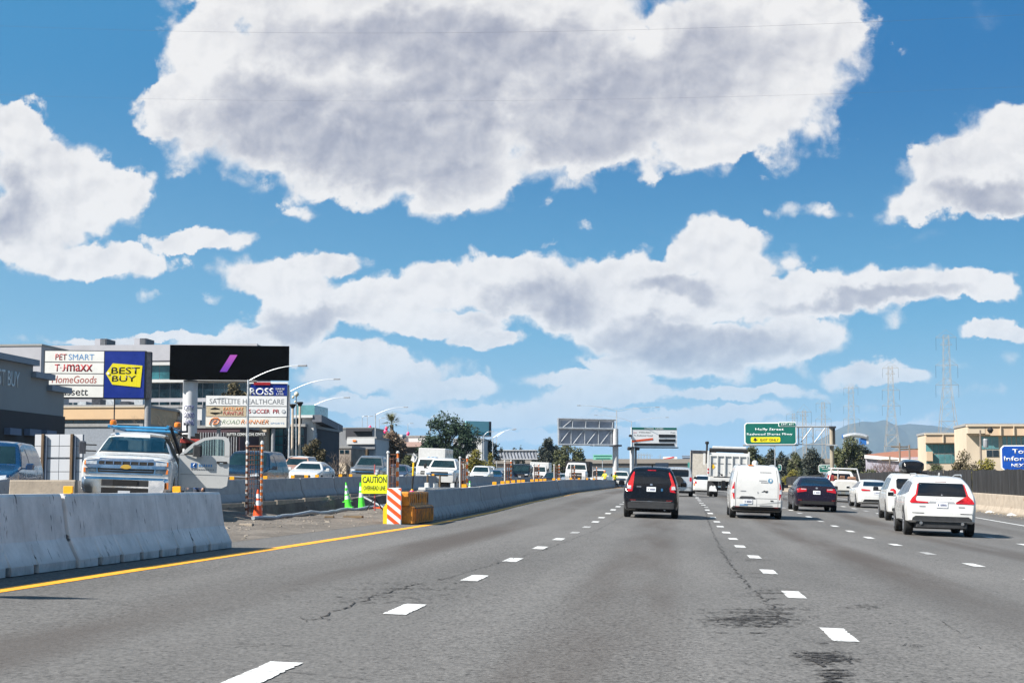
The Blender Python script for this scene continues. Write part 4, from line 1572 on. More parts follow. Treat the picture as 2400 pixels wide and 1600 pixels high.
# ---- white small van -------------------------------------------------------
t = vehicle('van', 'small white windowless van with black bumper and round blue logo on its rear doors', 'van', 1772, 57.8, 0, ROADGRP)
w = .915
h = 2.2
hwt = [(0.2, w * .95), (.4, w * .985), (.7, w), (.95, w * .99), (1.1, w * .96), (1.6, w * .85), (1.78, w * .79), (1.9, w * .76)]
pl = [(-h, .90), (-h + .05, .95), (-h + .2, .99), (-h + .5, 1), (h - .9, 1), (h - .3, .93), (h - .08, .84), (h, .74)]
zt = [(-h, .55), (-h + .02, .70), (-h + .04, 1.1), (-h + .10, 1.45), (-h + .20, 1.74), (-h + .35, 1.82), (-h + .8, 1.84), (.5, 1.84), (.9, 1.76), (1.35, 1.25), (1.9, 1.02), (2.1, .85), (h, .5)]
B = Body(hwt, pl, zt, [(-h, .38), (-h + .2, .26), (h, .24)], (-h + .85, h - .85), .34, sm=.04)
common(t, B, (-h + .85, h - .85), h, w, WHITE, .33, .22, side_win=[[(.15, 1.12), (1.0, 1.12), (.75, 1.60), (.15, 1.62)]])
GREYSEAM = mat('door seam', (0.16, 0.16, 0.17), 0.6)
B.patch('door_seam', GREYSEAM, t, rr_poly(-.70, .70, .705, .722, .004), 'rear', off=.004)
B.patch('door_seam', GREYSEAM, t, rr_poly(-.006, .006, .42, .70, .002), 'rear', off=.004)
for s in (-1, 1):
    B.patch('door_seam', GREYSEAM, t, [(s * .72, .42), (s * .735, .42), (s * .735, 1.2), (s * .67, 1.70), (s * .655, 1.70), (s * .72, 1.2)], 'rear', off=.004)
    o = B.patch('tail_light', TAILRED, t, [(s * .765, .68), (s * .86, .68), (s * .865, 1.0), (s * .82, 1.27), (s * .775, 1.27)], 'rear', off=.014)
    B.patch('clear_lens', LENS, o, [(s * .775, .88), (s * .85, .88), (s * .85, 1.02), (s * .775, 1.02)], 'rear', off=.02)
B.patch('door_handle', PLASTIC, t, [(-.60, .70), (-.05, .70), (-.08, .755), (-.16, .78), (-.52, .78), (-.58, .75)], 'rear', off=.02)
plate(t, B, -.30, .52)
B.patch('lower_bumper', PLASTIC, t, rr_poly(-.84, .84, .28, .43, .03), 'rear', off=.03)
B.both('reflector', TAILDK, t, rr_poly(.60, .74, .40, .43, .01), 'rear', off=.036)
LB = mat('van logo blue', (0.10, 0.23, 0.36), 0.5)
B.patch('logo', LB, t, [(.46 + .085 * math.cos(q), 1.33 + .085 * math.sin(q)) for q in [i * math.pi / 8 for i in range(16)]], 'rear', off=.010)
B.patch('logo', WHITE, t, [(.475 + .03 * math.cos(q), 1.345 + .05 * math.sin(q)) for q in [i * math.pi / 5 for i in range(10)]], 'rear', off=.013)
for (a, b_, z, n_) in ((.08, .34, 1.31, 6), (.14, .40, 1.25, 6), (-.58, -.30, .455, 7), (.10, .55, .455, 12), (-.56, -.36, .94, 5), (0.10, .5, 1.60, 12)):
    for k in range(n_):
        x0 = a + (b_ - a) * k / n_
        B.patch('lettering', PALEINK if z < .5 and a < 0 else GREYINK, t, rr_poly(x0, x0 + (b_ - a) / n_ * .62, z, z + (.035 if z > .5 or a > 0 else .05), .003), 'rear', off=.010, thick=.012)
B.patch('lock', BLACKM, t, [(.16, .94), (.22, .97), (.25, 1.0), (.29, .98), (.38, .985), (.36, .93), (.30, .92), (.26, .955)], 'rear', off=.016)
B.patch('lock', BLACKM, t, rr_poly(.46, .57, .63, .66, .012), 'rear', off=.016)
B.patch('lock', GREYINK, t, rr_poly(.02, .045, .88, .95, .01), 'rear', off=.012)
mirrors(t, BLACKM, 1.0, 1.12, w, True)
MB().lathe([(.10, 0), (.11, .05), (.10, .12), (.05, .17)], 14, c=(-.02, -.9, 1.86)).build('roof_vent', WHITE, t, smooth=True)
MB().tube([(-.62, -1.9, 1.86), (-.62, 1.0, 1.88)], .02, 6).build('roof_rail', STEEL, t)
MB().tube([(.62, -1.9, 1.86), (.62, 1.0, 1.88)], .02, 6).build('roof_rail', STEEL, t)
box('amber_lamp', AMBER, t, -.30, -.12, -1.92, -1.86, 1.84, 1.87)

# ---- white crossover with lettered tailgate ------------------------------------
t = vehicle('suv', 'white crossover with L-shaped red tail lights, nearest car on the right', 'suv', 2204, 46.6, -0.05, ROADGRP)
B, ax, h, w = suv_body(4.70, 1.91, 1.64, rake=.55, belt=1.09, tail_z=.93, rb=.42, top=.66)
common(t, B, ax, h, w, WHITE, .37, .24, side_win=[[(-1.95, 1.20), (-1.15, 1.13), (-1.15, 1.46), (-1.6, 1.44)], [(-1.10, 1.13), (-.15, 1.09), (-.15, 1.50), (-1.10, 1.47)], [(-.09, 1.09), (.95, 1.07), (.3, 1.48), (-.09, 1.50)]])
B.patch('rear_window', GLASS, t, [(-.69, 1.095), (.69, 1.095), (.655, 1.25), (.585, 1.455), (-.585, 1.455), (-.655, 1.25)], 'rear')
for s in (-1, 1):
    P_ = [(s * .37, .905), (s * .83, .90), (s * .865, .93), (s * .80, 1.03), (s * .70, 1.13), (s * .625, 1.43), (s * .595, 1.43), (s * .655, 1.12), (s * .69, 1.06), (s * .70, .985), (s * .66, .955), (s * .37, .94)]
    B.patch('tail_light', TAILRED, t, P_, 'rear', off=.016)
lt = text('lettering', 'VOLVO', GREYINK, t, -.27, .27, 1.000, 1.036, 0, bold=0.02, spacing=2.4)
hit = B.bvh.ray_cast(Vector((0, -12, 1.018)), Vector((0, 1, 0)))[0]
lt.location = (0, hit.y + .004, 0)
B.patch('handle_recess', GREYSTEEL, t, [(-.36, .905), (.36, .905), (.32, .955), (-.32, .955)], 'rear', off=.006)
plate(t, B, 0, .785)
B.both('bumper_slot', PLASTIC, t, rr_poly(.48, .80, .625, .642, .006), 'rear', off=.008)
B.patch('lower_bumper', PLASTIC, t, [(-.80, .43), (.80, .43), (.78, .50), (.70, .555), (-.70, .555), (-.78, .50)], 'rear', off=.012)
box('diffuser', PLASTIC, t, -.68, .68, -h + .06, -h + .4, .24, .44, c=.03)
for s in (-1, 1):
    MB().tube([(s * .55, -h + .03, .36), (s * .55, -h + .3, .36)], .045, 10).build('exhaust', CHROME, t)
    MB().tube([(s * .60, -1.55, 1.655), (s * .62, -1.3, 1.70), (s * .62, .1, 1.70), (s * .60, .35, 1.655)], .018, 6).build('roof_rail', STEEL, t)
o = MB()
o.poly([(0, 0), (.16, 0), (.03, .07), (.0, .075)], .03, 'x')
o.build('antenna', WHITE, t, (-.015, -1.55, 1.67))
B.patch('brake_lamp', TAILDK, t, rr_poly(-.16, .16, 1.485, 1.50, .004), 'rear', off=.01)
B.both('badge', GREYINK, t, rr_poly(.44, .60, .80, .825, .005), 'rear', off=.01)
B.patch('emblem', CHROME, t, rr_poly(-.02, .02, 1.115, 1.15, .01), 'rear', off=.012)
B.patch('wheel_arch', PLASTIC, t, [(-h + .9 + .46 * math.cos(q), .37 + .46 * math.sin(q)) for q in [i * math.pi / 10 for i in range(11)]] + [(-h + .9 - .41, .37)] + [(-h + .9 + .41 * math.cos(q), .37 + .41 * math.sin(q)) for q in [math.pi - i * math.pi / 10 for i in range(11)]], 'left')
mirrors(t, WHITE, .85, 1.10, w)

# ---- white SUV with a roof box --------------------------------------------------
t = vehicle('suv', 'white suv half hidden behind the nearest white crossover, with a black roof box', 'suv', 2138, 61, -0.05, ROADGRP)
B, ax, h, w = suv_body(4.80, 1.88, 1.72, rake=.38, belt=1.12, tail_z=.98, rb=.34, top=.72)
common(t, B, ax, h, w, WHITE, .36, .23, side_win=[[(-1.95, 1.18), (-1.15, 1.14), (-1.15, 1.55), (-1.7, 1.54)], [(-1.10, 1.13), (-.15, 1.12), (-.15, 1.57), (-1.10, 1.55)], [(-.09, 1.12), (.95, 1.10), (.3, 1.52), (-.09, 1.57)]])
B.patch('rear_window', GLASS, t, rr_poly(-.60, .60, 1.16, 1.55, .06), 'rear')
B.both('tail_light', TAILRED, t, [(.62, 1.0), (.84, 1.0), (.82, 1.16), (.70, 1.18), (.62, 1.12)], 'rear', off=.014)
B.patch('lower_bumper', PLASTIC, t, rr_poly(-.76, .76, .36, .48, .03), 'rear', off=.01)
plate(t, B, 0, .80)
mirrors(t, BLACKM, .85, 1.12, w)
b = Body([(0, .30), (.12, .40), (.30, .40), (.42, .33)], [(-1.0, .75), (-.85, 1), (.5, 1), (1.0, .6)], [(-1.0, .18), (-.92, .36), (.2, .44), (1.0, .22)], 0.0, (), sm=.06)
rb = thing('roof_box', 'black car-top cargo box carried on the white suv behind the crossover', 'roof box', t.location, 0, None, t.rotation_euler)
b.build('box_shell', BLACKP, rb).location = (0.08, -.35, 1.80)
MB().tube([(-.55, -.9, 1.77), (.62, -.9, 1.77)], .025, 6).build('crossbar', BLACKM, rb)
MB().tube([(-.55, .1, 1.78), (.62, .1, 1.78)], .025, 6).build('crossbar', BLACKM, rb)

# ---- dark sedan -----------------------------------------------------------------
t = vehicle('sedan', 'dark plum sedan with red tail lights between the white van and the loaded pickup', 'sedan', 1912, 70.5, 0, ROADGRP)
B, ax, h, w = sedan_body(4.88, 1.85, 1.46, deck=1.07, top=.66)
common(t, B, ax, h, w, NAVYP, .335, .22, side_win=[[(-1.35, 1.06), (-.25, 1.02), (-.25, 1.36), (-.9, 1.34)], [(-.2, 1.02), (.85, .99), (.25, 1.32), (-.2, 1.36)]])
B.patch('rear_window', GLASS, t, [(-.66, 1.09), (.66, 1.09), (.58, 1.25), (.50, 1.375), (-.50, 1.375), (-.58, 1.25)], 'rear')
for s in (-1, 1):
    o = B.patch('tail_light', TAILRED, t, [(s * .42, .86), (s * .80, .80), (s * .84, .90), (s * .80, .985), (s * .42, .97)], 'rear', off=.014)
    B.patch('clear_lens', LENS, o, [(s * .44, .935), (s * .66, .94), (s * .66, .965), (s * .44, .96)], 'rear', off=.02)
B.patch('emblem', CHROME, t, [(.05 * math.cos(q), 1.0 + .035 * math.sin(q)) for q in [i * math.pi / 5 for i in range(10)]], 'rear', off=.02)
plate(t, B, 0, .74)
B.patch('lower_bumper', BLACKM, t, rr_poly(-.72, .72, .32, .46, .03), 'rear', off=.01)
B.both('reflector', TAILDK, t, rr_poly(.62, .78, .47, .51, .01), 'rear', off=.014)
mirrors(t, BLACKM, .70, 1.02, w)

# ---- white coupe -----------------------------------------------------------------
t = vehicle('coupe', 'white coupe with slim red tail lights between the loaded pickup and the roof-box suv', 'coupe', 2052, 83.5, 0, ROADGRP)
B, ax, h, w = sedan_body(4.75, 1.86, 1.40, deck=1.06, top=.62, belt=.94)
common(t, B, ax, h, w, WHITE, .34, .24, side_win=[[(-1.45, 1.04), (-.2, 1.0), (-.2, 1.31), (-.95, 1.29)], [(-.15, 1.0), (.85, .98), (.25, 1.27), (-.15, 1.31)]])
B.patch('rear_window', GLASS, t, [(-.60, 1.10), (.60, 1.10), (.50, 1.32), (-.50, 1.32)], 'rear')
B.both('tail_light', TAILRED, t, [(.30, .86), (.66, .85), (.84, .90), (.84, .955), (.62, .95), (.30, .92)], 'rear', off=.014)
plate(t, B, 0, .70)
B.patch('emblem', PALEINK, t, [(.04 * math.cos(q), .99 + .04 * math.sin(q)) for q in [i * math.pi / 5 for i in range(10)]], 'rear', off=.02)
B.patch('lower_bumper', BLACKM, t, [(-.66, .32), (.66, .32), (.58, .44), (.40, .40), (-.40, .40), (-.58, .44)], 'rear', off=.01)
mirrors(t, WHITE, .65, 1.0, w)

# ---- white pickup with load -----------------------------------------------------
def pickup(t, pm, front=False, tail=True, box_m=None):
    w, h = 1.0, 2.85
    hwt = [(.3, w * .95), (.6, w), (1.0, w * .98), (1.18, w * .95), (1.5, w * .83), (1.80, w * .70), (2.0, w * .68)]
    pl = [(-.55, .97), (-.5, 1), (h - .6, 1), (h - .15, .94), (h, .86)]
    zt = [(-.55, 1.25), (-.52, 1.5), (-.45, 1.80), (-.2, 1.88), (.6, 1.88), (.95, 1.80), (1.45, 1.26), (1.7, 1.22), (h - .25, 1.16), (h - .05, 1.08), (h, .8)]
    B = Body(hwt, pl, zt, [(-.55, .45), (h, .42)], (h - .95,), .40, sm=.04)
    B.build('cab', pm, t)
    B.patch('rear_window', GLASS, t, rr_poly(-.58, .58, 1.34, 1.74, .05), 'rear')
    B.sides('side_window', GLASS, t, [(-.35, 1.26), (.35, 1.25), (.35, 1.72), (-.35, 1.74)])
    B.sides('side_window', GLASS, t, [(.42, 1.25), (1.25, 1.25), (.8, 1.70), (.42, 1.73)])
    bm_ = box_m or pm
    b = MB()
    b.cbox(-w, w, -h, -.60, .55, .62, .02)
    b.cbox(-w, -w + .09, -h, -.60, .62, 1.28, .02)
    b.cbox(w - .09, w, -h, -.60, .62, 1.28, .02)
    b.build('bed', bm_, t)
    if tail:
        tg = MB()
        tg.cbox(-w + .16, w - .16, -h - .03, -h + .04, .62, 1.24, .02)
        tg.build('tailgate', bm_, t)
    for s in (-1, 1):
        box('tail_light', TAILRED, t, min(s * .86, s * .99), max(s * .86, s * .99), -h - .035, -h - .002, .78, 1.16, c=.01)
    box('rear_bumper', CHROME, t, -.95, .95, -h - .16, -h - .04, .48, .66, c=.03)
    box('chassis', BLACKM, t, -.5, .5, -h + .1, h - .3, .35, .6)
    for y in (-h + 1.15, h - .95):
        for s in (-1, 1):
            wheel(t, s * .86, y, .39, .26)
    return B, w, h


t = vehicle('pickup', 'old white pickup loaded with junk and rope, driving ahead beside the fence', 'pickup', 1976, 101, 0, ROADGRP)
B, w, h = pickup(t, OFFWHITE)
mirrors(t, BLACKM, 1.05, 1.32, 1.0)
ld = MB()
rr = random.Random(4)
for i in range(15):
    x, y, z = rr.uniform(-.7, .7), rr.uniform(-2.5, -.8), 1.25 + rr.random() * .35
    s_ = rr.uniform(.1, .22)
    ld.box(x - s_, x + s_, y - s_, y + s_, .64, z)
lo = thing('cargo_load', 'rust and cream coloured junk piled in the bed of the old white pickup', 'load', t.location, 0, None, t.rotation_euler)
ld.build('junk', mat('mixed junk', (0.30, 0.16, 0.10), 0.8, 0, 0.8, 2.2), lo)
fr_ = MB()
for s in (-1, 1):
    fr_.tube([(s * .93, -2.75, 1.28), (s * .76, -2.6, 2.02), (s * .76, -.6, 2.02)], .045, 8)
fr_.tube([(-.76, -2.6, 2.02), (.76, -2.6, 2.02)], .05, 8)
fr_.tube([(-.38, -2.62, 1.28), (-.38, -2.6, 2.02)], .035, 6)
fr_.build('rack', WHITE, lo)
sh = Body([(0, .72), (.3, .80), (.62, .66)], [(-.1, .9), (.0, 1), (.15, .9)], [(-.1, .5), (0, .62), (.15, .5)], 0.0, (), sm=.02)
sh.build('white_sheet', OFFWHITE, lo).location = (.08, -2.95, .72)
REDJ = mat('dark red junk', (0.28, 0.03, 0.03), 0.6)
box('red_box', REDJ, lo, -.98, -.62, -2.7, -2.2, 1.28, 1.62, c=.03)

# ---- dump truck -----------------------------------------------------------------
t = vehicle('dump_truck', 'white dump truck with ribbed tailgate and black tarp roll, behind the white van', 'dump truck', 1704, 107, 0, ROADGRP)
DW = 1.30
b = MB()
b.cbox(-DW, DW, -3.6, 1.6, 1.35, 2.85, .03)
b.build('dump_body', WHITE, t)
tg = MB()
tg.cbox(-DW + .06, DW - .06, -3.66, -3.605, 1.32, 2.72, .01)
tgo = tg.build('tailgate', WHITE, t)
for k in range(6):
    x = -1.18 + k * .472
    box('rib', WHITE, tgo, x - .045, x + .045, -3.76, -3.662, 1.36, 2.68, c=.01)
box('rib', WHITE, tgo, -1.22, 1.22, -3.74, -3.662, 2.62, 2.70, c=.01)
for zz in (2.2,):
    for k in range(5):
        box('shelf', GREYINK, tgo, -1.10 + k * .472, -.80 + k * .472, -3.69, -3.662, 2.15, 2.18)
for s in (-1, 1):
    box('corner_post', WHITE, t, min(s * 1.24, s * 1.36), max(s * 1.24, s * 1.36), -3.72, -3.5, 1.3, 2.95, c=.02)
    for zz in (1.72, 1.5):
        box('tail_lamp', TAILRED, t, min(s * 1.25, s * 1.35), max(s * 1.25, s * 1.35), -3.75, -3.721, zz, zz + .10)
    box('mirror_arm', WHITE, t, min(s * 1.38, s * 1.52), max(s * 1.38, s * 1.52), 2.8, 2.86, 2.1, 2.9, c=.01)
MB().tube([(-1.25, -3.4, 3.02), (1.22, -3.4, 3.02)], .13, 12).build('tarp_roll', BLACKM, t, smooth=True)
box('top_bar', WHITE, t, -1.05, 1.15, -3.3, -3.1, 3.10, 3.28, c=.03)
MB().tube([(-1.30, 1.9, 2.2), (-1.30, 1.9, 3.55)], .07, 10).build('exhaust_stack', BLACKM, t, smooth=True)
MB().tube([(1.28, 1.9, 2.2), (1.28, 1.9, 3.35)], .07, 10).build('exhaust_stack', DARKSTEEL, t, smooth=True)
MB().lathe([(.10, 0), (.14, .1), (.10, .2)], 12, c=(-1.30, 1.9, 3.5)).build('stack_cap', BLACKM, t, smooth=True)
box('rear_beam', WHITE, t, -1.24, 1.24, -3.8, -3.6, 1.02, 1.24, c=.02)
box('chassis', BLACKM, t, -.42, .42, -3.6, 3.4, .7, 1.02)
box('axle', DARKSTEEL, t, -1.0, 1.0, -2.6, -2.3, .42, .62)
for y in (-2.45, 2.6):
    for s in (-1, 1):
        wheel(t, s * 1.08, y, .52, .26)
        if y < 0:
            wheel(t, s * .76, y, .52, .26)
for s in (-1, 1):
    o = box('mud_flap', PLASTIC, t, min(s * .64, s * 1.28), max(s * .64, s * 1.28), -3.32, -3.30, .30, 1.02)
    MB().poly([(s * .70 + (0), .36), (s * 1.22, .36), (s * 1.18, .66), (s * 1.04, .74), (s * .96, .66), (s * .88, .74), (s * .76, .66)], -.004).build('flap_emblem', REFW, o, (0, -3.322, 0))
DMB = mat('hazard yellow', (0.80, 0.48, 0.02), 0.5)
MB().poly([(-1.10, 1.95), (-.98, 2.12), (-.86, 1.95), (-.98, 1.78)], -.01).build('warning_sign', DMB, tgo, (0, -3.67, 0))
cb = MB()
cb.cbox(-1.15, 1.15, 1.9, 4.2, .7, 2.75, .08)
cb.build('cab', WHITE, t)
for px_ in (-.42, .28):
    MB().tube([(px_, -3.78, 1.42), (px_ - .25, -3.80, 1.62)], .02, 6).build('chain', DARKSTEEL, tgo)
    MB().lathe([(.07, 0), (.07, .05)], 10, 'y', (px_, -3.82, 1.42)).build('hook', BLACKM, tgo)

# ---- cars and trucks farther up the road ------------------------------------------
t = vehicle('suv', 'silver suv with a spare wheel on its rear door, just beyond the black suv', 'suv', 1590, 101, 0, ROADGRP)
B, ax, h, w = suv_body(4.4, 1.80, 1.80, rake=.18, belt=1.15, tail_z=1.0, rb=.36, top=.78)
common(t, B, ax, h, w, SILVER, .37, .24, side_win=[[(-1.9, 1.2), (-.9, 1.18), (-.9, 1.62), (-1.8, 1.62)], [(-.82, 1.18), (.3, 1.16), (.1, 1.62), (-.82, 1.62)]])
B.patch('rear_window', GLASS, t, rr_poly(-.60, .60, 1.22, 1.66, .05), 'rear')
MB().lathe([(.16, -h - .16), (.30, -h - .17), (.34, -h - .1), (.34, -h), (.2, -h + .02)], 20, 'y', (-.05, 0, .92)).build('spare_wheel', RUBBER, t, smooth=True)
B.both('tail_light', TAILRED, t, rr_poly(.66, .80, .95, 1.2, .02), 'rear', off=.014)
mirrors(t, BLACKM, .8, 1.18, w)
t = vehicle('sedan', 'white car with an amber corner lamp, in front of the dump truck', 'sedan', 1649, 125, 0, ROADGRP)
B, ax, h, w = sedan_body(4.5, 1.76, 1.46)
common(t, B, ax, h, w, WHITE, .33, .22)
B.patch('rear_window', GLASS, t, [(-.62, 1.09), (.62, 1.09), (.50, 1.37), (-.50, 1.37)], 'rear')
B.both('tail_light', TAILRED, t, rr_poly(.55, .80, .80, .95, .02), 'rear', off=.014)
B.patch('corner_lamp', AMBER, t, rr_poly(-.84, -.68, .62, .78, .02), 'rear', off=.014)
t = vehicle('pickup', 'white flatbed pickup farther ahead, beyond the silver suv', 'pickup', 1617, 150, 0, ROADGRP)
B, w, h = pickup(t, WHITE, tail=False)


def box_truck(label, px, Y, bw, bz0, bz1, L, boxm, yaw, group, rear_frame=None, cabm=None, X=None, hood=False, name='box_truck', txt=None):
    t = vehicle(name, label, 'truck', px, Y, yaw, group, X)
    w = bw / 2
    b = MB()
    b.cbox(-w, w, -L / 2, L / 2 - 1.9, bz0, bz1, .04)
    bx = b.build('cargo_box', boxm, t)
    if rear_frame:
        for s in (-1, 1):
            box('door_frame', rear_frame, t, min(s * w, s * (w - .12)), max(s * w, s * (w - .12)), -L / 2 - .04, -L / 2 - .002, bz0, bz1)
        box('door_frame', rear_frame, t, -w + .13, w - .13, -L / 2 - .04, -L / 2 - .002, bz1 - .25, bz1 - .01)
        box('rear_bumper', rear_frame, t, -w, w, -L / 2 - .1, -L / 2 + .1, .45, .6)
    cm = cabm or boxm
    yc = L / 2 - 1.8
    hwt = [(.4, w * .90), (1.2, w * .92), (1.7, w * .86), (2.3, w * .74), (2.6, w * .7)]
    if hood:
        zt = [(yc, 2.0), (yc + .1, 2.3), (yc + .9, 2.32), (yc + 1.25, 2.2), (yc + 1.5, 1.62), (yc + 2.4, 1.48), (yc + 2.55, 1.1)]
    else:
        zt = [(yc, 1.9), (yc + .1, 2.15), (yc + 1.0, 2.2), (yc + 1.2, 2.1), (yc + 1.65, 1.40), (yc + 2.1, 1.2), (yc + 2.25, .9)]
    B = Body(hwt, [(yc, 1), (yc + 1.6, 1), (zt[-1][0], .86)], zt, .5, (), sm=.04)
    B.build('cab', cm, t)
    top = zt[3][1]
    wl = zt[4][1]
    B.patch('windscreen', GLASSG, t, [(-w * .78, wl + .08), (w * .78, wl + .08), (w * .68, top - .05), (-w * .68, top - .05)], 'front')
    B.patch('grille', BLACKM, t, rr_poly(-w * .5, w * .5, .8, (1.40 if hood else 1.1), .04), 'front')
    B.both('headlight', LENS, t, rr_poly(w * .58, w * .80, .85, 1.05, .02), 'front')
    B.sides('side_window', GLASS, t, rr_poly(yc + .2, yc + 1.1, 1.45, 2.0, .04))
    mirrors(t, BLACKM, yc + 1.3, 1.75, w * .9, True)
    box('chassis', BLACKM, t, -.5, .5, -L / 2 + .1, L / 2 - .4, .5, bz0)
    for y in (-L / 2 + 1.3, yc + 1.2):
        for s in (-1, 1):
            wheel(t, s * (w - .2), y, .43, .26)
    if txt:
        lt = text('lettering', txt, PALEINK, t, -.5, .5, bz1 - 1.1, bz1 - .75, 0, bold=.03)
        lt.rotation_euler = (0, 0, math.pi)
        lt.location = (0, L / 2 - 1.9 + .02, 0)
    return t


box_truck('tall beige box truck with dark door frame, just beyond the dump truck', 1646, 148, 2.3, .95, 3.75, 7.5, mat('beige truck side', (0.52, 0.48, 0.42), .5, dirt=(.2, .18, .15), dirt_amt=.3), 0, ROADGRP, rear_frame=DARKSTEEL)

# ---- white utility truck, facing the camera, door open -----------------------------
UY = 37.0
t_front_lift = 0.10
t = vehicle('utility_truck', 'white utility truck facing us with open door, blue rack and amber beacons', 'truck', 291, UY, math.pi + 0.24, half=3.0)
t.location.z += t_front_lift
w, h = 1.0, 3.0
hwt = [(.35, w * .96), (.6, w * .99), (.95, w), (1.15, w * .985), (1.30, w * .92), (1.42, w * .84), (1.60, w * .76), (1.78, w * .665), (2.0, w * .65)]
pl = [(-.55, .97), (-.5, 1), (h - .5, 1), (h - .15, .985), (h - .04, .96), (h, .93)]
zt = [(-.55, 1.3), (-.52, 1.6), (-.45, 1.81), (-.2, 1.87), (.55, 1.87), (.82, 1.81), (1.42, 1.39), (1.6, 1.345), (2.3, 1.31), (h - .22, 1.285), (h - .05, 1.24), (h - .01, 1.15), (h, .60)]
B = Body(hwt, pl, zt, [(-.55, .45), (h, .55)], (h - .95,), .42, sm=.035, crown=.05)
WIN = [(-.80, 1.43), (.80, 1.43), (.645, 1.765), (.56, 1.79), (-.56, 1.79), (-.645, 1.765)]


def in_poly(x, z, P, k=.965):
    cx_ = sum(p[0] for p in P) / len(P)
    cz_ = sum(p[1] for p in P) / len(P)
    x = cx_ + (x - cx_) / k
    z = cz_ + (z - cz_) / k
    ins = False
    for i in range(len(P)):
        (ax_, az), (bx_, bz) = P[i], P[i - 1]
        if (az > z) != (bz > z) and x < (bx_ - ax_) * (z - az) / (bz - az) + ax_:
            ins = not ins
    return ins


B.cuts.append(lambda c: .55 < c.y < 1.6 and in_poly(c.x, c.z, WIN))
B.cuts.append(lambda c: c.y < -.2 and 1.45 < c.z < 1.80 and abs(c.x) < .6)
DOORL = (-.30, 1.02)
B.cuts.append(lambda c: DOORL[0] < c.y < DOORL[1] and c.x < -.35 and .62 < c.z < 1.86)
B.cuts.append(lambda c: -.25 < c.y < .85 and c.x > .35 and 1.42 < c.z < 1.82)
B.build('cab', WHITE, t)
CLEAR = bpy.data.materials.new('clear windscreen')
CLEAR.use_nodes = True
CLEAR.node_tree.nodes.clear()
T = NT(CLEAR.node_tree)
tr = T.n('ShaderNodeBsdfTransparent'); tr.inputs[0].default_value = (.72, .84, .82, 1)
gl = T.n('ShaderNodeBsdfGlossy'); gl.inputs['Roughness'].default_value = .03
mx = T.n('ShaderNodeMixShader')
lw = T.n('ShaderNodeLayerWeight'); lw.inputs[0].default_value = .35
T.lk(T.math('ADD', T.math('MULTIPLY', lw.outputs['Fresnel'], .8), T.ramp(T.noise(T.n('ShaderNodeTexCoord').outputs['Object'], 1.4, 3), .4, .7, .04, .14)), mx.inputs[0]); T.lk(tr.outputs[0], mx.inputs[1]); T.lk(gl.outputs[0], mx.inputs[2])
oo = T.n('ShaderNodeOutputMaterial'); T.lk(mx.outputs[0], oo.inputs[0])
B.patch('windscreen', CLEAR, t, WIN, 'front', off=.004, thick=.0)
B.patch('windscreen_frame', BLACKM, t, [(-.80, 1.43), (.80, 1.43), (.79, 1.455), (-.79, 1.455)], 'front', off=.01)
DSEAT = mat('dark seat cloth', (0.03, 0.035, 0.04), .9)
for x in (-.40, .42):
    st_ = MB()
    st_.cbox(x - .23, x + .23, .0, .16, .9, 1.50, .05)
    so = st_.build('seat', DSEAT, t)
    box('headrest', DSEAT, so, x - .14, x + .14, .02, .12, 1.50, 1.73, c=.03)
box('dashboard', mat('green grey dash', (0.10, 0.13, 0.12), .7), t, -.78, .78, 1.0, 1.42, 1.15, 1.405, c=.04)
box('dash_papers', OFFWHITE, t, -.5, .1, 1.1, 1.3, 1.406, 1.43)
box('rear_mirror', BLACKM, t, -.11, .11, .84, .87, 1.74, 1.80, c=.01)
# front end
CHD = mat('chrome front', (0.50, 0.52, 0.58), 0.16, 1.0, 0.3, 2.0)
B.patch('grille_frame', CHD, t, [(-.80, .92), (.80, .92), (.88, 1.22), (.60, 1.25), (.58, 1.275), (-.58, 1.275), (-.60, 1.25), (-.88, 1.22)], 'front', off=.02)
gr = B.patch('grille', BLACKM, t, rr_poly(-.60, .60, 1.13, 1.205, .02), 'front', off=.03)
B.patch('grille', BLACKM, t, [(-.60, .955), (.60, .955), (.62, 1.045), (-.62, 1.045)], 'front', off=.03)
for k in range(6):
    x = -.46 + k * .184
    B.patch('grille_stud', CHD, gr, rr_poly(x - .010, x + .010, 1.135, 1.20, .004), 'front', off=.04)
B.patch('grille_slat', CHD, t, rr_poly(-.58, .58, .995, 1.005, .003), 'front', off=.038)
bb = B.patch('grille_bar', CHD, t, rr_poly(-.86, .86, 1.055, 1.115, .02), 'front', off=.045)
GOLD = mat('gold emblem', (0.75, 0.45, 0.08), .35, .6)
B.patch('emblem', GOLD, bb, [(-.115, 1.065), (-.04, 1.065), (-.04, 1.04), (.04, 1.04), (.04, 1.065), (.125, 1.065), (.10, 1.11), (.04, 1.11), (.04, 1.135), (-.04, 1.135), (-.04, 1.11), (-.10, 1.11)], 'front', off=.06)
for s in (-1, 1):
    hl = B.patch('headlight', LENS, t, [(s * .64, 1.13), (s * .88, 1.13), (s * .88, 1.20), (s * .64, 1.205)], 'front', off=.03)
    B.patch('amber_lens', AMBER, hl, [(s * .875, 1.12), (s * .915, 1.12), (s * .915, 1.21), (s * .875, 1.21)], 'front', off=.03)
    hl = B.patch('headlight', mat('grey lens', (0.14, 0.16, 0.18), .15, .4, .4, 12, coat=.6), t, [(s * .64, .955), (s * .87, .955), (s * .88, 1.045), (s * .64, 1.045)], 'front', off=.03)
    B.patch('amber_lens', AMBER, hl, [(s * .865, .95), (s * .915, .95), (s * .915, 1.045), (s * .865, 1.045)], 'front', off=.03)
BP = Body([(0, .90), (.12, .955), (.34, .955), (.38, .90)], [(-.2, 1), (.05, .985), (.16, .90)], [(-.2, .36), (.10, .36), (.16, .30)], 0.0, (), sm=.02, crown=.0)
bo = BP.build('bumper', CHROME, t)
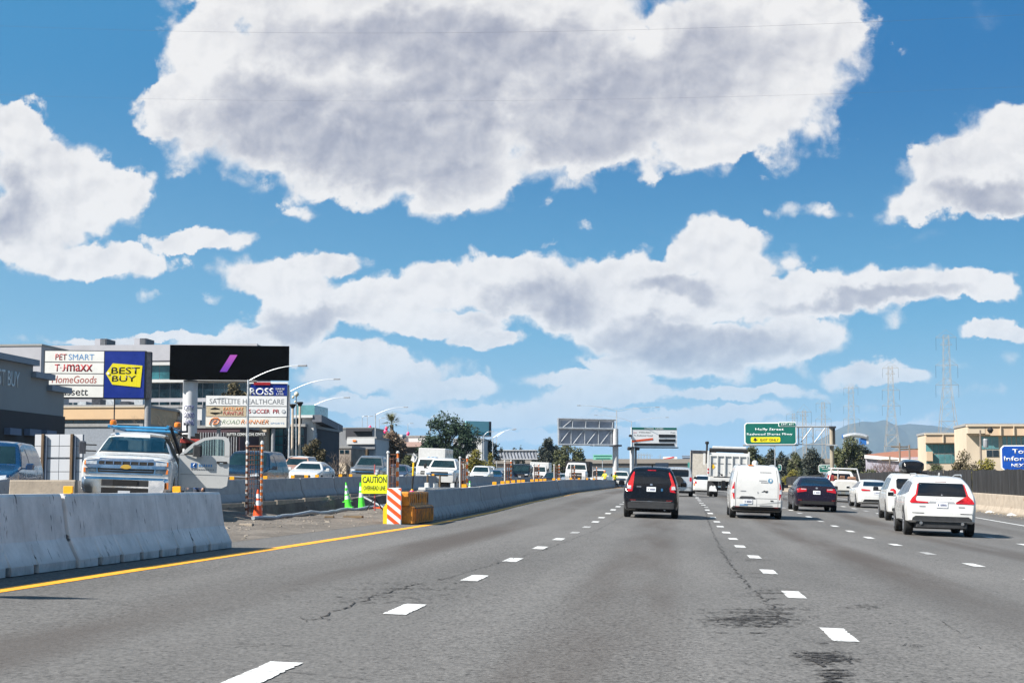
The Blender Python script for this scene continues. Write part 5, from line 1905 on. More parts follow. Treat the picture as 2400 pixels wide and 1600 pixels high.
bo.location = (0, h + .02, .50)
rec = MB()
rec.cbox(-.52, .50, h + .175, h + .20, .66, .80, .01)
rec.build('bumper_recess', PLASTIC, t)
box('plate_blank', BLACKM, t, -.28, .25, h + .2, h + .215, .67, .80)
box('bumper_recess', BLACKM, t, -.52, .50, h + .175, h + .195, .50, .625, c=.01)
box('fog_lamp', AMBER, t, -.95, -.90, h + .10, h + .16, .62, .76)
box('licence_plate', PLATE, t, -.13, .13, h + .2, h + .21, .50, .56)
box('hood_seam', GREYSEAM, t, -.93, .93, h - .09, h - .07, 1.262, 1.268)
# left-of-picture mirror on its arm
for s, yy in ((1, 1.05),):
    b = MB()
    b.cbox(s * 1.14, s * 1.30, yy - .05, yy + .06, 1.36, 1.66, .03)
    o = b.build('mirror', DARKSTEEL, t)
    box('mirror_arm', BLACKM, o, .90, 1.15, yy - .02, yy + .02, 1.42, 1.45)
    box('mirror_arm', BLACKM, o, .90, 1.15, yy - .02, yy + .02, 1.56, 1.59)
# the open door: outer skin towards us, hinged at the cowl
dy = 1.02
D = thing_door = MB()
ang = 0.0
low = [(-1.02, .70), (-1.10, .655), (-2.02, .66), (-2.14, .72), (-2.17, 1.0), (-2.17, 1.42), (-1.04, 1.42), (-1.00, 1.38)]
D.poly(low, -.07)
# window frame as bars following the outline
fo = [(-1.00, 1.40), (-1.06, 1.47), (-1.30, 1.69), (-1.55, 1.83), (-1.80, 1.875), (-2.04, 1.875), (-2.13, 1.83), (-2.16, 1.72), (-2.17, 1.40)]
fi = [(-1.13, 1.40), (-1.16, 1.46), (-1.36, 1.64), (-1.58, 1.77), (-1.80, 1.81), (-1.98, 1.81), (-2.03, 1.78), (-2.04, 1.70), (-2.05, 1.40)]
for i in range(len(fo) - 1):
    D.poly([fo[i], fo[i + 1], fi[i + 1], fi[i]], -.06)
do = D.build('door', WHITE, t, (0, dy, 0))
DOORO = do
MB().poly([(fi[0][0], 1.42)] + fi[1:-1] + [(fi[-1][0], 1.42)], -.006).build('door_window', CLEAR, do, (0, -.03, 0))
box('door_handle', BLACKM, do, -2.12, -1.88, .002, .03, 1.24, 1.29, c=.008)
box('door_handle_grip', CHROME, do, -2.03, -1.95, .03, .04, 1.235, 1.26)
b = MB()
b.cbox(-1.52, -1.32, .02, .14, 1.38, 1.66, .03)
m_ = b.build('mirror', PLASTIC, do)
MB().tube([(-1.12, .02, 1.43), (-1.35, .08, 1.45)], .02, 6).build('mirror_arm', BLACKM, m_)
LOGOB = mat('door logo blue', (0.02, 0.14, 0.45), .5)
lg = box('door_logo', LOGOB, do, -1.42, -1.28, .002, .008, 1.12, 1.235)
MB().tube([(-1.37, .01, 1.22), (-1.34, .012, 1.17), (-1.36, .01, 1.13)], .012, 6).build('logo_stroke', WHITEINK, lg)
for k in range(6):
    box('door_lettering', PALEINK, do, -1.50 - k * .055, -1.465 - k * .055, .002, .006, 1.15, 1.21)
for k in range(10):
    box('door_lettering', GREYINK, do, -1.33 - k * .055, -1.295 - k * .055, .002, .006, 1.075, 1.10)
box('door_crease', GREYSEAM, do, -2.16, -1.05, .001, .004, .96, .967)
# rack, beacons, service body
SKYB = mat('sky blue pipe', (0.03, 0.25, 0.50), .4)
rk = MB()
rk.tube([(.66, .4, 2.03), (-.70, .4, 2.03)], .035, 8)
rk.tube([(.66, -2.6, 2.03), (-.70, -2.6, 2.03)], .035, 8)
rk.tube([(-.70, 1.0, 2.06), (-.70, -2.8, 2.06)], .035, 8)
rk.tube([(.66, .9, 2.03), (.66, -2.8, 2.03)], .035, 8)
rk.build('ladder_rack', SKYB, t)
rk = MB()
rk.tube([(-.72, .4, 2.08), (-.90, .15, 1.60), (-.98, .0, 1.2)], .04, 8)
rk.tube([(-.72, .4, 2.10), (-.60, .4, 2.00)], .03, 8)
rk.tube([(-.85, -.4, 1.98), (-1.05, -.6, 2.0), (-1.04, -.6, 2.18), (-.96, -.6, 2.2)], .03, 8)
rk.build('rack_bracket', DARKSTEEL, t)
for x in (.72, -.82):
    b = MB()
    b.lathe([(.075, 0), (.085, .03), (.08, .10), (.05, .12)], 14, c=(x, -.5, 2.10))
    b.build('beacon', AMBER, t, smooth=True)
box('light_bar', DARKSTEEL, t, .1, .62, -.56, -.5, 2.06, 2.12)
b = MB()
for s in (-1, 1):
    b.cbox(min(s * 1.0, s * .72), max(s * 1.0, s * .72), -3.0, -.62, .55, 1.45, .02)
b.cbox(-.71, .71, -3.0, -.62, .55, .8, .02)
b.build('service_body', WHITE, t)
REDM = mat('red machinery', (0.36, 0.04, 0.03), .5, 0, .5, 6)
b = MB()
rr = random.Random(8)
for i in range(14):
    x, y, z = rr.uniform(-1.25, -.75), rr.uniform(-2.4, -.9), rr.uniform(1.45, 1.95)
    s_ = rr.uniform(.04, .11)
    box('tool', BLACKM, t, x - s_, x + s_, y - s_, y + s_, z - s_, z + s_)
b.tube([(-.8, -1.2, 1.96), (-1.4, -1.0, 1.65)], .025, 6)
b.build('crane_arm', BLACKM, t)
MB().tube([(-.78, -1.6, 1.9), (-1.3, -1.0, 1.5)], .02, 6).build('crane_arm', BLACKM, t)
box('red_machine', REDM, t, -1.35, -.85, -1.6, -1.2, 1.74, 1.84, c=.02)
for y in (-1.9, h - .95):
    for s in (-1, 1):
        wheel(t, s * .84, y, .41, .27)
box('chassis', BLACKM, t, -.6, .6, -2.9, h - .2, .42, .6)
# ---- opposite roadway: oncoming vehicles ---------------------------------------------
PI = math.pi


def onc_suv(label, px, Y, pm, H=1.75, W=1.9, belt=1.1, name='suv', hood=1.05, top=.72, grille=BLACKM, bar=None, yaw=0.0):
    t = vehicle(name, label, name.replace('_', ' '), px, Y, PI + yaw, OPP)
    B, ax, h, w = suv_body(4.7, W, H, rake=.3, belt=belt, tail_z=.95, rb=.34, top=top, hood=hood)
    common(t, B, ax, h, w, pm, .36, .24, side_win=[[(-1.9, belt + .07), (-.2, belt + .03), (-.2, H - .16), (-1.7, H - .18)], [(-.12, belt + .03), (.95, belt), (.35, H - .18), (-.12, H - .16)]])
    front_face(t, B, w, hood, pm, grille, bar, wind=[(-w * .80, hood + .13), (w * .80, hood + .13), (w * top * .92, H - .11), (-w * top * .92, H - .11)])
    mirrors(t, pm, .95, belt + .02, w)
    return t


def onc_sedan(label, px, Y, pm, H=1.44, W=1.84, name='sedan'):
    t = vehicle(name, label, name, px, Y, PI, OPP)
    B, ax, h, w = sedan_body(4.7, W, H)
    common(t, B, ax, h, w, pm, .33, .22, side_win=[[(-1.3, 1.04), (-.2, 1.01), (-.2, H - .11), (-.85, H - .13)], [(-.15, 1.01), (.85, .98), (.25, H - .13), (-.15, H - .11)]])
    front_face(t, B, w, .90, pm, head_z=.62, wind=[(-w * .78, 1.01), (w * .78, 1.01), (w * .57, H - .10), (-w * .57, H - .10)])
    mirrors(t, pm, .75, 1.0, w)
    return t


def onc_pickup(label, px, Y, pm, name='pickup'):
    t = vehicle(name, label, name, px, Y, PI, OPP)
    B, w, h = pickup(t, pm)
    B.patch('windscreen', GLASSG, t, [(-.78, 1.32), (.78, 1.32), (.62, 1.76), (-.62, 1.76)], 'front')
    B.patch('grille', BLACKM, t, rr_poly(-.55, .55, .80, 1.06, .03), 'front', off=.012)
    B.patch('grille_bar', CHROME, t, rr_poly(-.80, .80, .90, .95, .02), 'front', off=.03)
    B.both('headlight', LENS, t, rr_poly(.60, .84, .88, 1.06, .02), 'front', off=.012)
    mirrors(t, BLACKM, 1.15, 1.38, w, True)
    return t


onc_suv('dark blue suv behind the barrier, cut by the left frame edge', -72, 38.5, BLUEP, 1.72, 1.92, 1.10, yaw=0.22)
onc_suv('large black suv partly hidden behind the open truck door', 552, 61, mat('black blue paint', (0.012, 0.02, 0.035), .2, coat=.2), 1.80, 1.95, 1.16, hood=1.12, bar=CHROME)
onc_suv('tan wagon with a white roof, just behind the white coupe', 680, 105, TANP, 1.72, 1.9, 1.16, name='wagon')
tt = [o for o in bpy.data.objects if o.get('label', '').startswith('tan wagon')][0]
b = Body([(0, .68), (.1, .70), (.2, .62)], [(-2.0, .9), (-1.8, 1), (.1, 1), (.3, .85)], [(-2.0, .10), (-1.7, .15), (0, .15), (.3, .08)], 0.0, (), sm=.05)
b.build('white_roof', WHITE, tt).location = (0, 0, 1.62)
onc_sedan('white coupe behind the barrier between the lamp posts and the tan wagon', 707, 88, WHITE, 1.42, 1.86, 'coupe')
onc_pickup('dark grey pickup with pale bonnet edges, left behind the caution sign', 857, 97, GREYP)
onc_sedan('dark sedan behind the second rebar cage', 918, 107, mat('dark violet grey paint', (0.05, 0.05, 0.075), .25, coat=.5))
onc_sedan('silver sedan behind the striped yellow and black pole', 968, 142, SILVER)
onc_pickup('white pickup with a big windscreen in front of the lettered box truck', 1031, 99, WHITE)
box_truck('white box truck lettered in blue above the white pickup', 1006, 136, 2.35, .9, 3.05, 6.5, WHITE, PI, OPP, txt='GET')
for lb, px, Y, f, m in [('white suv behind the barrier right of the third cage', 1121, 150, onc_suv, WHITE), ('dark blue sedan with bright headlights beside the small white suv', 1153, 158, onc_sedan, BLUEP),
                        ('dark sedan between the blue sedan and the black truck', 1182, 165, onc_sedan, NAVYP), ('white pickup with a low rack behind the small white suv', 1137, 175, onc_pickup, WHITE)]:
    f(lb, px, Y, m)
onc_suv('tall black suv between the fourth and fifth cages', 1217, 168, BLACKP, 2.15, 2.0, 1.35, hood=1.3, top=.9)
box_truck('small white motorhome right of the tall black suv', 1261, 185, 2.2, .8, 2.6, 6, WHITE, PI, OPP, name='motorhome')
box_truck('white truck with a long bonnet and black grille standing between cages', 1368, 152, 2.3, 1.0, 2.5, 7, BLACKM, PI, None, cabm=WHITE, X=-9.3, hood=True, name='truck')
onc_suv('white van behind the fifth and sixth cages beyond the big-nosed truck', 1401, 190, WHITE, 2.0, 1.95, 1.25, name='van')
onc_pickup('white pickup at the vanishing end of the barriers, left of the black suv', 1455, 185, WHITE)
onc_sedan('dark car half hidden behind the dark trees at the fifth cage', 1290, 180, BLACKP)
onc_sedan('silver car beyond the big-nosed truck, low behind the barrier', 1320, 200, SILVER)
# ------------------------------------------------------------------ signs and billboards
# --- shopping centre pylon sign: four white panels and a blue one
P = Panel('pylon_sign', 'tall shop sign with four white name panels and a blue panel with yellow tag', 'sign', 102, 352, 821, 936, 108, 109.5)
FR = DARKSTEEL
P.slab('sign_cabinet', FR, 100, 340, 820, 933, .03, .9)
for (y0, y1) in ((822, 847), (849, 874), (876, 901), (904, 930)):
    P.slab('name_panel', SIGNW, 103, 241, y0, y1, 0, .04)
P.txt('lettering', 'PET', mat('red ink', (.50, .03, .03), .5), 127, 154, 829, 843, -.002, bold=.03)
P.txt('lettering', 'SMART', PALEINK, 158, 218, 829, 843, -.002, bold=.0)
for (x0, x1, s_) in ((126, 138, 'T'), (143, 150, 'J')):
    P.txt('lettering', s_, REDINK, x0, x1, 853, 870, 0, bold=.04)
P.txt('lettering', '.', REDINK, 139, 141.5, 860, 862.5, -.002)
P.txt('lettering', '.', REDINK, 150.5, 153, 860, 862.5, -.002)
P.txt('lettering', 'maxx', REDINK, 154, 215, 853, 870, -.002, bold=.035)
P.txt('lettering', 'HomeGoods', mat('rust red ink', (.48, .08, .04), .5), 120, 225, 880, 897, -.002, shear=.15)
P.txt('lettering', 'Bassett', BLACKINK, 132, 205, 908, 926, -.002, bold=.015)
P.slab('blue_panel', BLUEFACE, 243, 337, 822, 931, 0, .04)
tg = MB()
tg.poly([(P.x(246), P.z(874)), (P.x(262), P.z(850)), (P.x(332), P.z(855)), (P.x(328), P.z(906)), (P.x(262), P.z(900))], .03)
tgo = tg.build('yellow_tag', YELLOWTAG, P.o, (0, -.035, 0))
P.txt('lettering', 'BEST', BLACKINK, 259, 326, 859, 875, -.037, bold=.03)
P.txt('lettering', 'BUY', BLACKINK, 261, 318, 879, 893, -.037, bold=.03)
MB().lathe([(.10, 0), (.10, .01)], 10, 'y', (P.x(252), -.045, P.z(874))).build('tag_hole', SIGNW, tgo)
P.slab('side_column', DARKSTEEL, 340, 352, 822, 932, .05, .8)
P.post('post', GREYSTEEL, 345, 15, 932, .45)
P.post('post', DARKSTEEL, 266, 3, 933, .45, y_bot=1010)

# --- black billboard on a white wrapped column
P = Panel('billboard', 'black billboard with a purple slash on a thick white column', 'billboard', 397, 677, 808, 889, 118, 120)
P.slab('sign_face', mat('screen black', (.0015, .0015, .0018), .9, spec=.05), 397, 677, 808, 889, 0, .35)
pm_ = bpy.data.materials.new('purple gradient print')
pm_.use_nodes = True
T = NT(pm_.node_tree)
bs = pm_.node_tree.nodes['Principled BSDF']
zz = T.sep(T.n('ShaderNodeTexCoord').outputs['Object'])[2]
T.lk(T.mix(T.ramp(zz, P.z(870), P.z(830)), (.17, .035, .42), (.40, .07, .42)), bs.inputs['Base Color'])
MB().poly([(P.x(514), P.z(870)), (P.x(531), P.z(870)), (P.x(555), P.z(830)), (P.x(538), P.z(830))], .02).build('purple_slash', pm_, P.o, (0, -.025, 0))
P.post('column', mat('white wrap', (.66, .67, .70), .5, 0, .10, .8), 444, 35, 889, .9)
for s_, y0, y1 in (('CITY', 949, 960), ('GOOD', 966, 978), ('LIVING', 983, 996)):
    P.txt('lettering', s_, NAVYINK, 431, 456, y0, y1, .9 - P.w * 17.5 / 280 - .01, bold=.04)
P.slab('walkway', DARKSTEEL, 430, 600, 890.5, 892, .1, 1.2)

# --- second pylon: stacked tenant panels
P = Panel('tenant_sign', 'stacked tenant sign with white panels and a blue panel on top, below the black billboard', 'sign', 482, 672, 926, 1001, 128, 129.5)
TW = P
P.slab('sign_cabinet', GREYSTEEL, 481, 673, 926.5, 1001, .04, .7)
P.slab('name_panel', SIGNG, 482, 671.5, 927, 950, 0, .04)
P.slab('name_panel', mat('cream sign face', (.70, .58, .40), .5), 483, 576, 952, 975, 0, .04)
P.slab('name_panel', SIGNG, 580, 671.5, 952, 975, 0, .04)
P.slab('name_panel', SIGNW, 482, 671, 977, 1000, 0, .04)
P.txt('lettering', 'SATELLITE HEALTHCARE', GREYINK, 490, 665, 934, 946, -.002)
cr = MB()
cr.tube([(P.x(500 + i * 4.5), -.01, P.z(934.5 - 2.2 * math.sin(math.pi * i / 10))) for i in range(11)], .012, 5)
cr.build('swoosh', GREYINK, P.o)
hx = MB()
hx.poly([(P.x(488), P.z(963)), (P.x(494), P.z(957)), (P.x(503), P.z(954)), (P.x(513), P.z(957)), (P.x(518), P.z(963)), (P.x(513), P.z(968)), (P.x(503), P.z(971)), (P.x(494), P.z(968))], .015)
ho = hx.build('logo_badge', BLACKINK, P.o, (0, -.02, 0))
P.slab('logo_stripe', mat('cream sign face', (.7, .6, .4)), 489, 517, 960, 966, -.03, -.021, parent=ho)
P.txt('lettering', 'EASTLAKE', ORANGEINK, 523, 570, 954, 962, -.002, bold=.03)
P.txt('lettering', 'FURNITURE', REDINK, 523, 570, 964, 972, -.002, bold=.03)
P.txt('lettering', 'S', REDINK, 582, 588, 958, 968, -.002, bold=.05)
P.txt('lettering', 'CCER', REDINK, 600, 632, 958, 968, -.002, bold=.05)
P.txt('lettering', 'PR', REDINK, 639, 655, 958, 968, -.002, bold=.05)
for xx in (594, 664):
    MB().lathe([(P.w * 4.6 / 190, 0), (P.w * 4.6 / 190, .01)], 12, 'y', (P.x(xx), -.02, P.z(963))).build('ball_emblem', GREYINK, P.o)
    MB().lathe([(P.w * 3.6 / 190, 0), (P.w * 3.6 / 190, .01)], 10, 'y', (P.x(xx), -.032, P.z(963))).build('ball_emblem', REFW, P.o)
lg = MB()
ring = [(P.x(x), -.03, P.z(y)) for x, y in ((490, 994), (495, 982), (500, 979.5), (510, 979.5), (514, 983), (512, 989), (508, 993), (499, 993.5), (502, 987), (507, 985))]
lg.tube(ring, .055, 6)
lg.build('logo_swirl', ORANGEINK, P.o)
P.txt('lettering', 'ROAD', mat('pale green ink', (.42, .52, .36), .5), 520, 562, 983, 993, -.002, bold=.01, shear=.2)
P.txt('lettering', 'RUNNER', ORANGEINK, 564, 630, 983, 993, -.002, bold=.03, shear=.2)
P.txt('lettering', 'SPORTS', PALEINK, 634, 666, 989, 993, -.002)
P.slab('upper_cabinet', BLUEFACE, 586, 672, 895, 926, 0, .5)
P.slab('white_strip', SIGNG, 579, 674, 893.5, 897.5, -.05, .5)
P.slab('red_strip', REDINK, 593, 632, 894.5, 901, -.08, -.051)
P.txt('lettering', 'ROSS', WHITEINK, 584, 641, 908, 925, -.01, bold=.05)
P.txt('lettering', 'DRESS', WHITEINK, 645, 666, 908, 912, -.01, bold=.03)
P.txt('lettering', 'FOR', WHITEINK, 649, 662, 914, 918, -.01, bold=.03)
P.txt('lettering', 'LESS', WHITEINK, 647, 664, 920, 924, -.01, bold=.03)
P.slab('side_column', GREYSTEEL, 672.5, 677, 900, 1001, .05, .6)
P.post('post', GREYSTEEL, 640, 9, 1001, .35)
P.post('post', GREYSTEEL, 512, 9, 1001, .35)
# --- narrow black strip sign
P = Panel('strip_sign', 'narrow black sign strip with white letters below the tenant sign', 'sign', 530, 624, 1012, 1023, 127.2)
P.slab('sign_board', BLACKINK, 530, 624, 1012, 1023, 0, .12)
P.txt('lettering', 'SUTTER COMMERCIAL CENTER', WHITEINK, 532, 622, 1014.5, 1021, -.002, bold=.02)
P.post('post', DARKSTEEL, 540, 2, 1022, .1)
P.post('post', DARKSTEEL, 614, 2, 1022, .1)

# --- back of a cantilevered board
P = Panel('billboard', 'back of a grey framed billboard with diagonal braces on one round column', 'billboard', 1308, 1443, 980, 1041, 190, 193)
BK = mat('grey board back', (.36, .385, .45), .7, 0, .25, .5)
P.slab('board_back', BK, 1309, 1441, 981, 1040, .1, .3)
bars = [('frame_bar', [(1308, 980.5), (1443, 982)], .10), ('frame_bar', [(1308, 1003), (1446, 1004)], .16), ('frame_bar', [(1308, 1041), (1441, 1041.5)], .13), ('frame_bar', [(1308, 980), (1309, 1041)], .10)]
for x in (1313, 1342, 1373, 1405, 1436):
    bars.append(('frame_bar', [(x, 982), (x - 1, 1003)], .06))
for x in (1338, 1370, 1402, 1432):
    bars.append(('frame_bar', [(x, 1004), (x, 1041)], .06))
for x in (1332, 1364, 1396, 1428):
    bars.append(('diagonal_brace', [(x + 5, 1005), (x - 21, 1039)], .06))
bars.append(('diagonal_brace', [(1341, 982), (1318, 1002)], .07))
for nm, pts, r in bars:
    MB().tube([(P.x(x), -.05, P.z(y)) for x, y in pts], r, 6).build(nm, STEEL, P.o)
P.slab('walkway', GREYSTEEL, 1388, 1446, 1042, 1044, -.6, .8)
P.slab('walkway', DARKSTEEL, 1434, 1452, 1041, 1045, -.8, .9)
P.post('column', mat('pale column', (.58, .58, .58), .6), 1442.5, 13, 1003, .0)

# --- priced lane sign
P = Panel('lane_sign', 'white overhead lane sign with green top band, orange strip and black displays', 'sign', 1480, 1587, 1000, 1048, 300, 303)
P.slab('sign_board', SIGNG, 1480, 1587, 1001, 1046, 0, .3)
P.slab('green_band', mat('sign green', (.005, .16, .115), .45, 0, .06), 1481, 1586, 1001, 1006, -.03, -.002)
P.txt('lettering', 'EXPRESS', WHITEINK, 1511, 1532, 1002, 1005.5, -.035, bold=.03)
P.txt('lettering', 'LANES', WHITEINK, 1537, 1555, 1002, 1005.5, -.035, bold=.03)
P.txt('lettering', 'HOV', REDINK, 1485, 1493, 1012, 1015, -.002, bold=.03)
P.txt('lettering', 'Hillsdale', BLACKINK, 1498, 1525, 1011, 1014, -.002, bold=.02)
P.txt('lettering', 'Price', BLACKINK, 1572, 1583, 1011, 1014, -.002, bold=.02)
P.txt('lettering', 'To Redwood Creek', BLACKINK, 1485, 1531, 1018, 1021.5, -.002, bold=.02)
for (x0, x1, y0, y1) in ((1544, 1583, 1017, 1024), (1544, 1583, 1028, 1034.5), (1486, 1580, 1038, 1044)):
    P.slab('display', BLACKINK, x0, x1, y0, y1, -.06, -.004)
MB().poly([(P.x(1481), P.z(1036)), (P.x(1530), P.z(1030)), (P.x(1530), P.z(1025.5)), (P.x(1481), P.z(1031.5))], -.03).build('orange_strip', SAFOR, P.o, (0, -.01, 0))
P.slab('walkway', DARKSTEEL, 1474, 1587, 1047, 1049.5, -.8, .8)
P.post('column', mat('pale column', (.58, .58, .58)), 1483, 10, 1046, .5)
P.post('conduit', GREYSTEEL, 1492, 5, 1046, .6)
for x in (1474, 1493):
    MB().lathe([(.35, -.3), (.45, 0), (.3, .35)], 10, 'z', (P.x(x), -.3, P.z(1051))).build('camera_unit', BLACKM, P.o)
MB().lathe([(.25, -.2), (.3, 0), (.2, .25)], 10, 'z', (P.x(1477), -.1, P.z(1021))).build('camera_unit', BLACKM, P.o)

# --- exit gantry
SG = mat('highway sign green', (.003, .135, .105), .4, 0, .08, .7)
P = Panel('exit_sign', 'green exit sign for Holly Street on a one-armed gantry', 'sign', 1745, 1867, 990, 1042, 172, 172)
b = MB()
b.poly(rr_poly(0, P.w, 0, P.h, .22), .12)
b.build('sign_border', SIGNG, P.o)
b = MB()
b.poly(rr_poly(.10, P.w - .10, .10, P.h - .10, .18), -.02)
b.build('sign_face', SG, P.o, (0, -.003, 0))
b = MB()
b.poly(rr_poly(P.x(1825), P.x(1865.5), P.z(999.5), P.z(989), .08), -.02)
b.build('exit_tab', SIGNG, P.o, (0, -.03, 0))
b = MB()
b.poly(rr_poly(P.x(1826.5), P.x(1864.5), P.z(998.3), P.z(990.5), .06), -.02)
b.build('exit_tab', SG, P.o, (0, -.055, 0))
P.txt('lettering', 'EXIT 411', WHITEINK, 1832, 1860, 992, 997, -.08, bold=.03)
P.txt('lettering', 'Holly Street', WHITEINK, 1771, 1838, 1003, 1010.5, -.024, bold=.035)
P.txt('lettering', 'Redwood Shores Pkwy', WHITEINK, 1751, 1858, 1014.5, 1021.5, -.024, bold=.035)
b = MB()
b.poly(rr_poly(P.x(1760), P.x(1829), P.z(1036), P.z(1024), .08), -.02)
yo = b.build('exit_only_panel', YELLOWTAG, P.o, (0, -.03, 0))
MB().poly([(P.x(1770), P.z(1034)), (P.x(1777), P.z(1029.5)), (P.x(1773), P.z(1030)), (P.x(1772), P.z(1026)), (P.x(1768), P.z(1026)), (P.x(1767), P.z(1030)), (P.x(1764), P.z(1029.5))], -.01).build('arrow', BLACKINK, yo, (0, -.03, 0))
P.txt('lettering', 'EXIT ONLY', mat('brown ink', (.20, .12, .01), .5), 1782, 1825, 1027, 1033, -.052, bold=.02, parent=yo)
GAN = mat('gantry steel', (.34, .35, .36), .5, .3)
for y in (1000, 1041):
    MB().tube([(P.x(1750 if y == 1000 else 1742), .5, P.z(y)), (P.x(1948), .5, P.z(y))] if y == 1000 else [(P.x(1742), .5, P.z(1042.5)), (P.x(1872), .5, P.z(1042.5))], .10, 6).build('gantry_chord', GAN, P.o)
MB().tube([(P.x(1872), .5, P.z(1041)), (P.x(1948), .5, P.z(1041))], .06, 6).build('gantry_chord', GAN, P.o)
for x in (1873, 1907, 1941):
    MB().tube([(P.x(x), .5, P.z(1000)), (P.x(x), .5, P.z(1041))], .06, 6).build('gantry_upright', GAN, P.o)
for x in (1877, 1909):
    MB().tube([(P.x(x + 28), .5, P.z(1001)), (P.x(x + 1), .5, P.z(1036))], .06, 6).build('gantry_diagonal', GAN, P.o)
P.post('column', mat('tan column', (.34, .29, .22), .6, 0, .15, 1), 1950, 10, 1000, .5)
P.slab('cap', DARKSTEEL, 1944, 1960, 999, 1003, .1, .9)
P.slab('bracket', STEEL, 1938, 1962, 1042, 1044.5, -.2, 1.2)
P.slab('side_conduit', BLACKM, 1955, 1958, 1003, 1042, .3, .6)

# --- small green signs and blue tourist sign behind the fence
for pl_, pr_, pt_, pb_, Y, lb, tx in ((1793, 1832, 1088, 1103, 260, 'small green guide sign standing beside the roof of the white van', 'San Carlos'), (1919, 1961, 1088, 1107, 215, 'small green guide sign behind the gantry column', 'San Carlos')):
    P = Panel('guide_sign', lb, 'sign', pl_, pr_, pt_, pb_, Y)
    b = MB(); b.poly(rr_poly(0, P.w, 0, P.h, .15), .08); b.build('sign_border', SIGNG, P.o)
    b = MB(); b.poly(rr_poly(.07, P.w - .07, .07, P.h - .07, .12), -.02); b.build('sign_face', SG, P.o, (0, -.002, 0))
    P.txt('lettering', tx, WHITEINK, pl_ + 4, pr_ - 4, pt_ + 3, pt_ + 8, -.03, bold=.02)
    P.txt('lettering', 'Airport', WHITEINK, pl_ + 8, pr_ - 10, pt_ + 9.5, pt_ + 13, -.03, bold=.02) if pb_ > 1105 else None
    for x in (pl_ + 7, pr_ - 7):
        P.post('post', BROWNW, x, 1.5, pb_, .15)
P = Panel('information_sign', 'blue tourist information sign cut by the frame edge above the screened fence', 'sign', 2347, 2478, 1043, 1102, 96)
b = MB(); b.poly(rr_poly(0, P.w, 0, P.h, .16), .08); b.build('sign_border', SIGNG, P.o)
b = MB(); b.poly(rr_poly(.06, P.w - .06, .06, P.h - .06, .13), -.02); b.build('sign_face', mat('information blue', (.004, .075, .42), .4, 0, .06), P.o, (0, -.002, 0))
P.txt('lettering', 'Tourist', WHITEINK, 2374, 2442, 1052, 1063, -.03, bold=.035)
P.txt('lettering', 'Information', WHITEINK, 2354, 2466, 1069, 1080, -.03, bold=.035)
P.txt('lettering', 'NEXT RIGHT', WHITEINK, 2371, 2455, 1086, 1094, -.03, bold=.03)
for x in (2375, 2450):
    P.post('post', BROWNW, x, 3, 1102, .15)

# --- far boards
P = Panel('billboard', 'teal billboard beside the dark pine', 'billboard', 1092, 1151, 985, 1022, 330, 334)
tm = bpy.data.materials.new('teal gradient print')
tm.use_nodes = True
T = NT(tm.node_tree)
bs = tm.node_tree.nodes['Principled BSDF']
zz = T.sep(T.n('ShaderNodeTexCoord').outputs['Object'])[2]
T.lk(T.mix(T.ramp(zz, P.z(1020), P.z(1005)), (.01, .20, .27), (.22, .52, .58)), bs.inputs['Base Color'])
P.slab('sign_face', tm, 1092, 1146, 986, 1021, 0, .3)
P.slab('sign_side', DARKSTEEL, 1146, 1151, 986, 1022, -.1, 2.0)
P.slab('walkway', STEEL, 1100, 1146, 1019, 1021.5, -.6, -.01)
P.post('column', STEEL, 1105, 5, 1021, 1)
P = Panel('billboard', 'pale mint hanging board low behind the big-nosed truck', 'billboard', 1389, 1436, 1064, 1077, 420)
P.slab('sign_face', mat('mint', (.22, .55, .42), .5), 1390, 1435, 1065, 1077, 0, .4)
P.slab('sign_stripe', mat('sign green', (.005, .16, .115)), 1392, 1433, 1067, 1068.5, -.1, -.01)
P.slab('sign_stripe', mat('sign green', (.005, .16, .115)), 1396, 1430, 1073, 1074.5, -.1, -.01)
P.post('post', STEEL, 1412, 2, 1077, .3)
P = Panel('billboard', 'far red and white billboard above the overpass, right of the lane sign', 'billboard', 1554, 1587, 1068, 1083, 520)
P.slab('sign_face', SIGNG, 1554, 1587, 1070, 1083, 0, .5)
MB().poly([(P.x(1555), P.z(1078)), (P.x(1580), P.z(1072)), (P.x(1580), P.z(1069.5)), (P.x(1555), P.z(1074))], -.1).build('red_band', mat('bright red', (.70, .05, .04), .5), P.o, (0, -.02, 0))
P.post('post', STEEL, 1570, 2, 1083, .3)
P = Panel('overhead_sign', 'dark blue overhead sign far ahead above the silver suv', 'sign', 1536, 1567, 1083, 1095, 320)
P.slab('sign_face', mat('dark blue panel', (.012, .03, .06), .5), 1536, 1567, 1084, 1095, 0, .3)
P.post('post', STEEL, 1538, 2, 1095, .2)
P = Panel('overhead_sign', 'teal overhead sign edge beside the beige box truck', 'sign', 1612, 1624, 1083, 1104, 300)
P.slab('sign_face', mat('teal panel', (.06, .28, .24), .5), 1612, 1624, 1083, 1104, 0, .3)
P.post('post', STEEL, 1618, 2, 1104, .2)
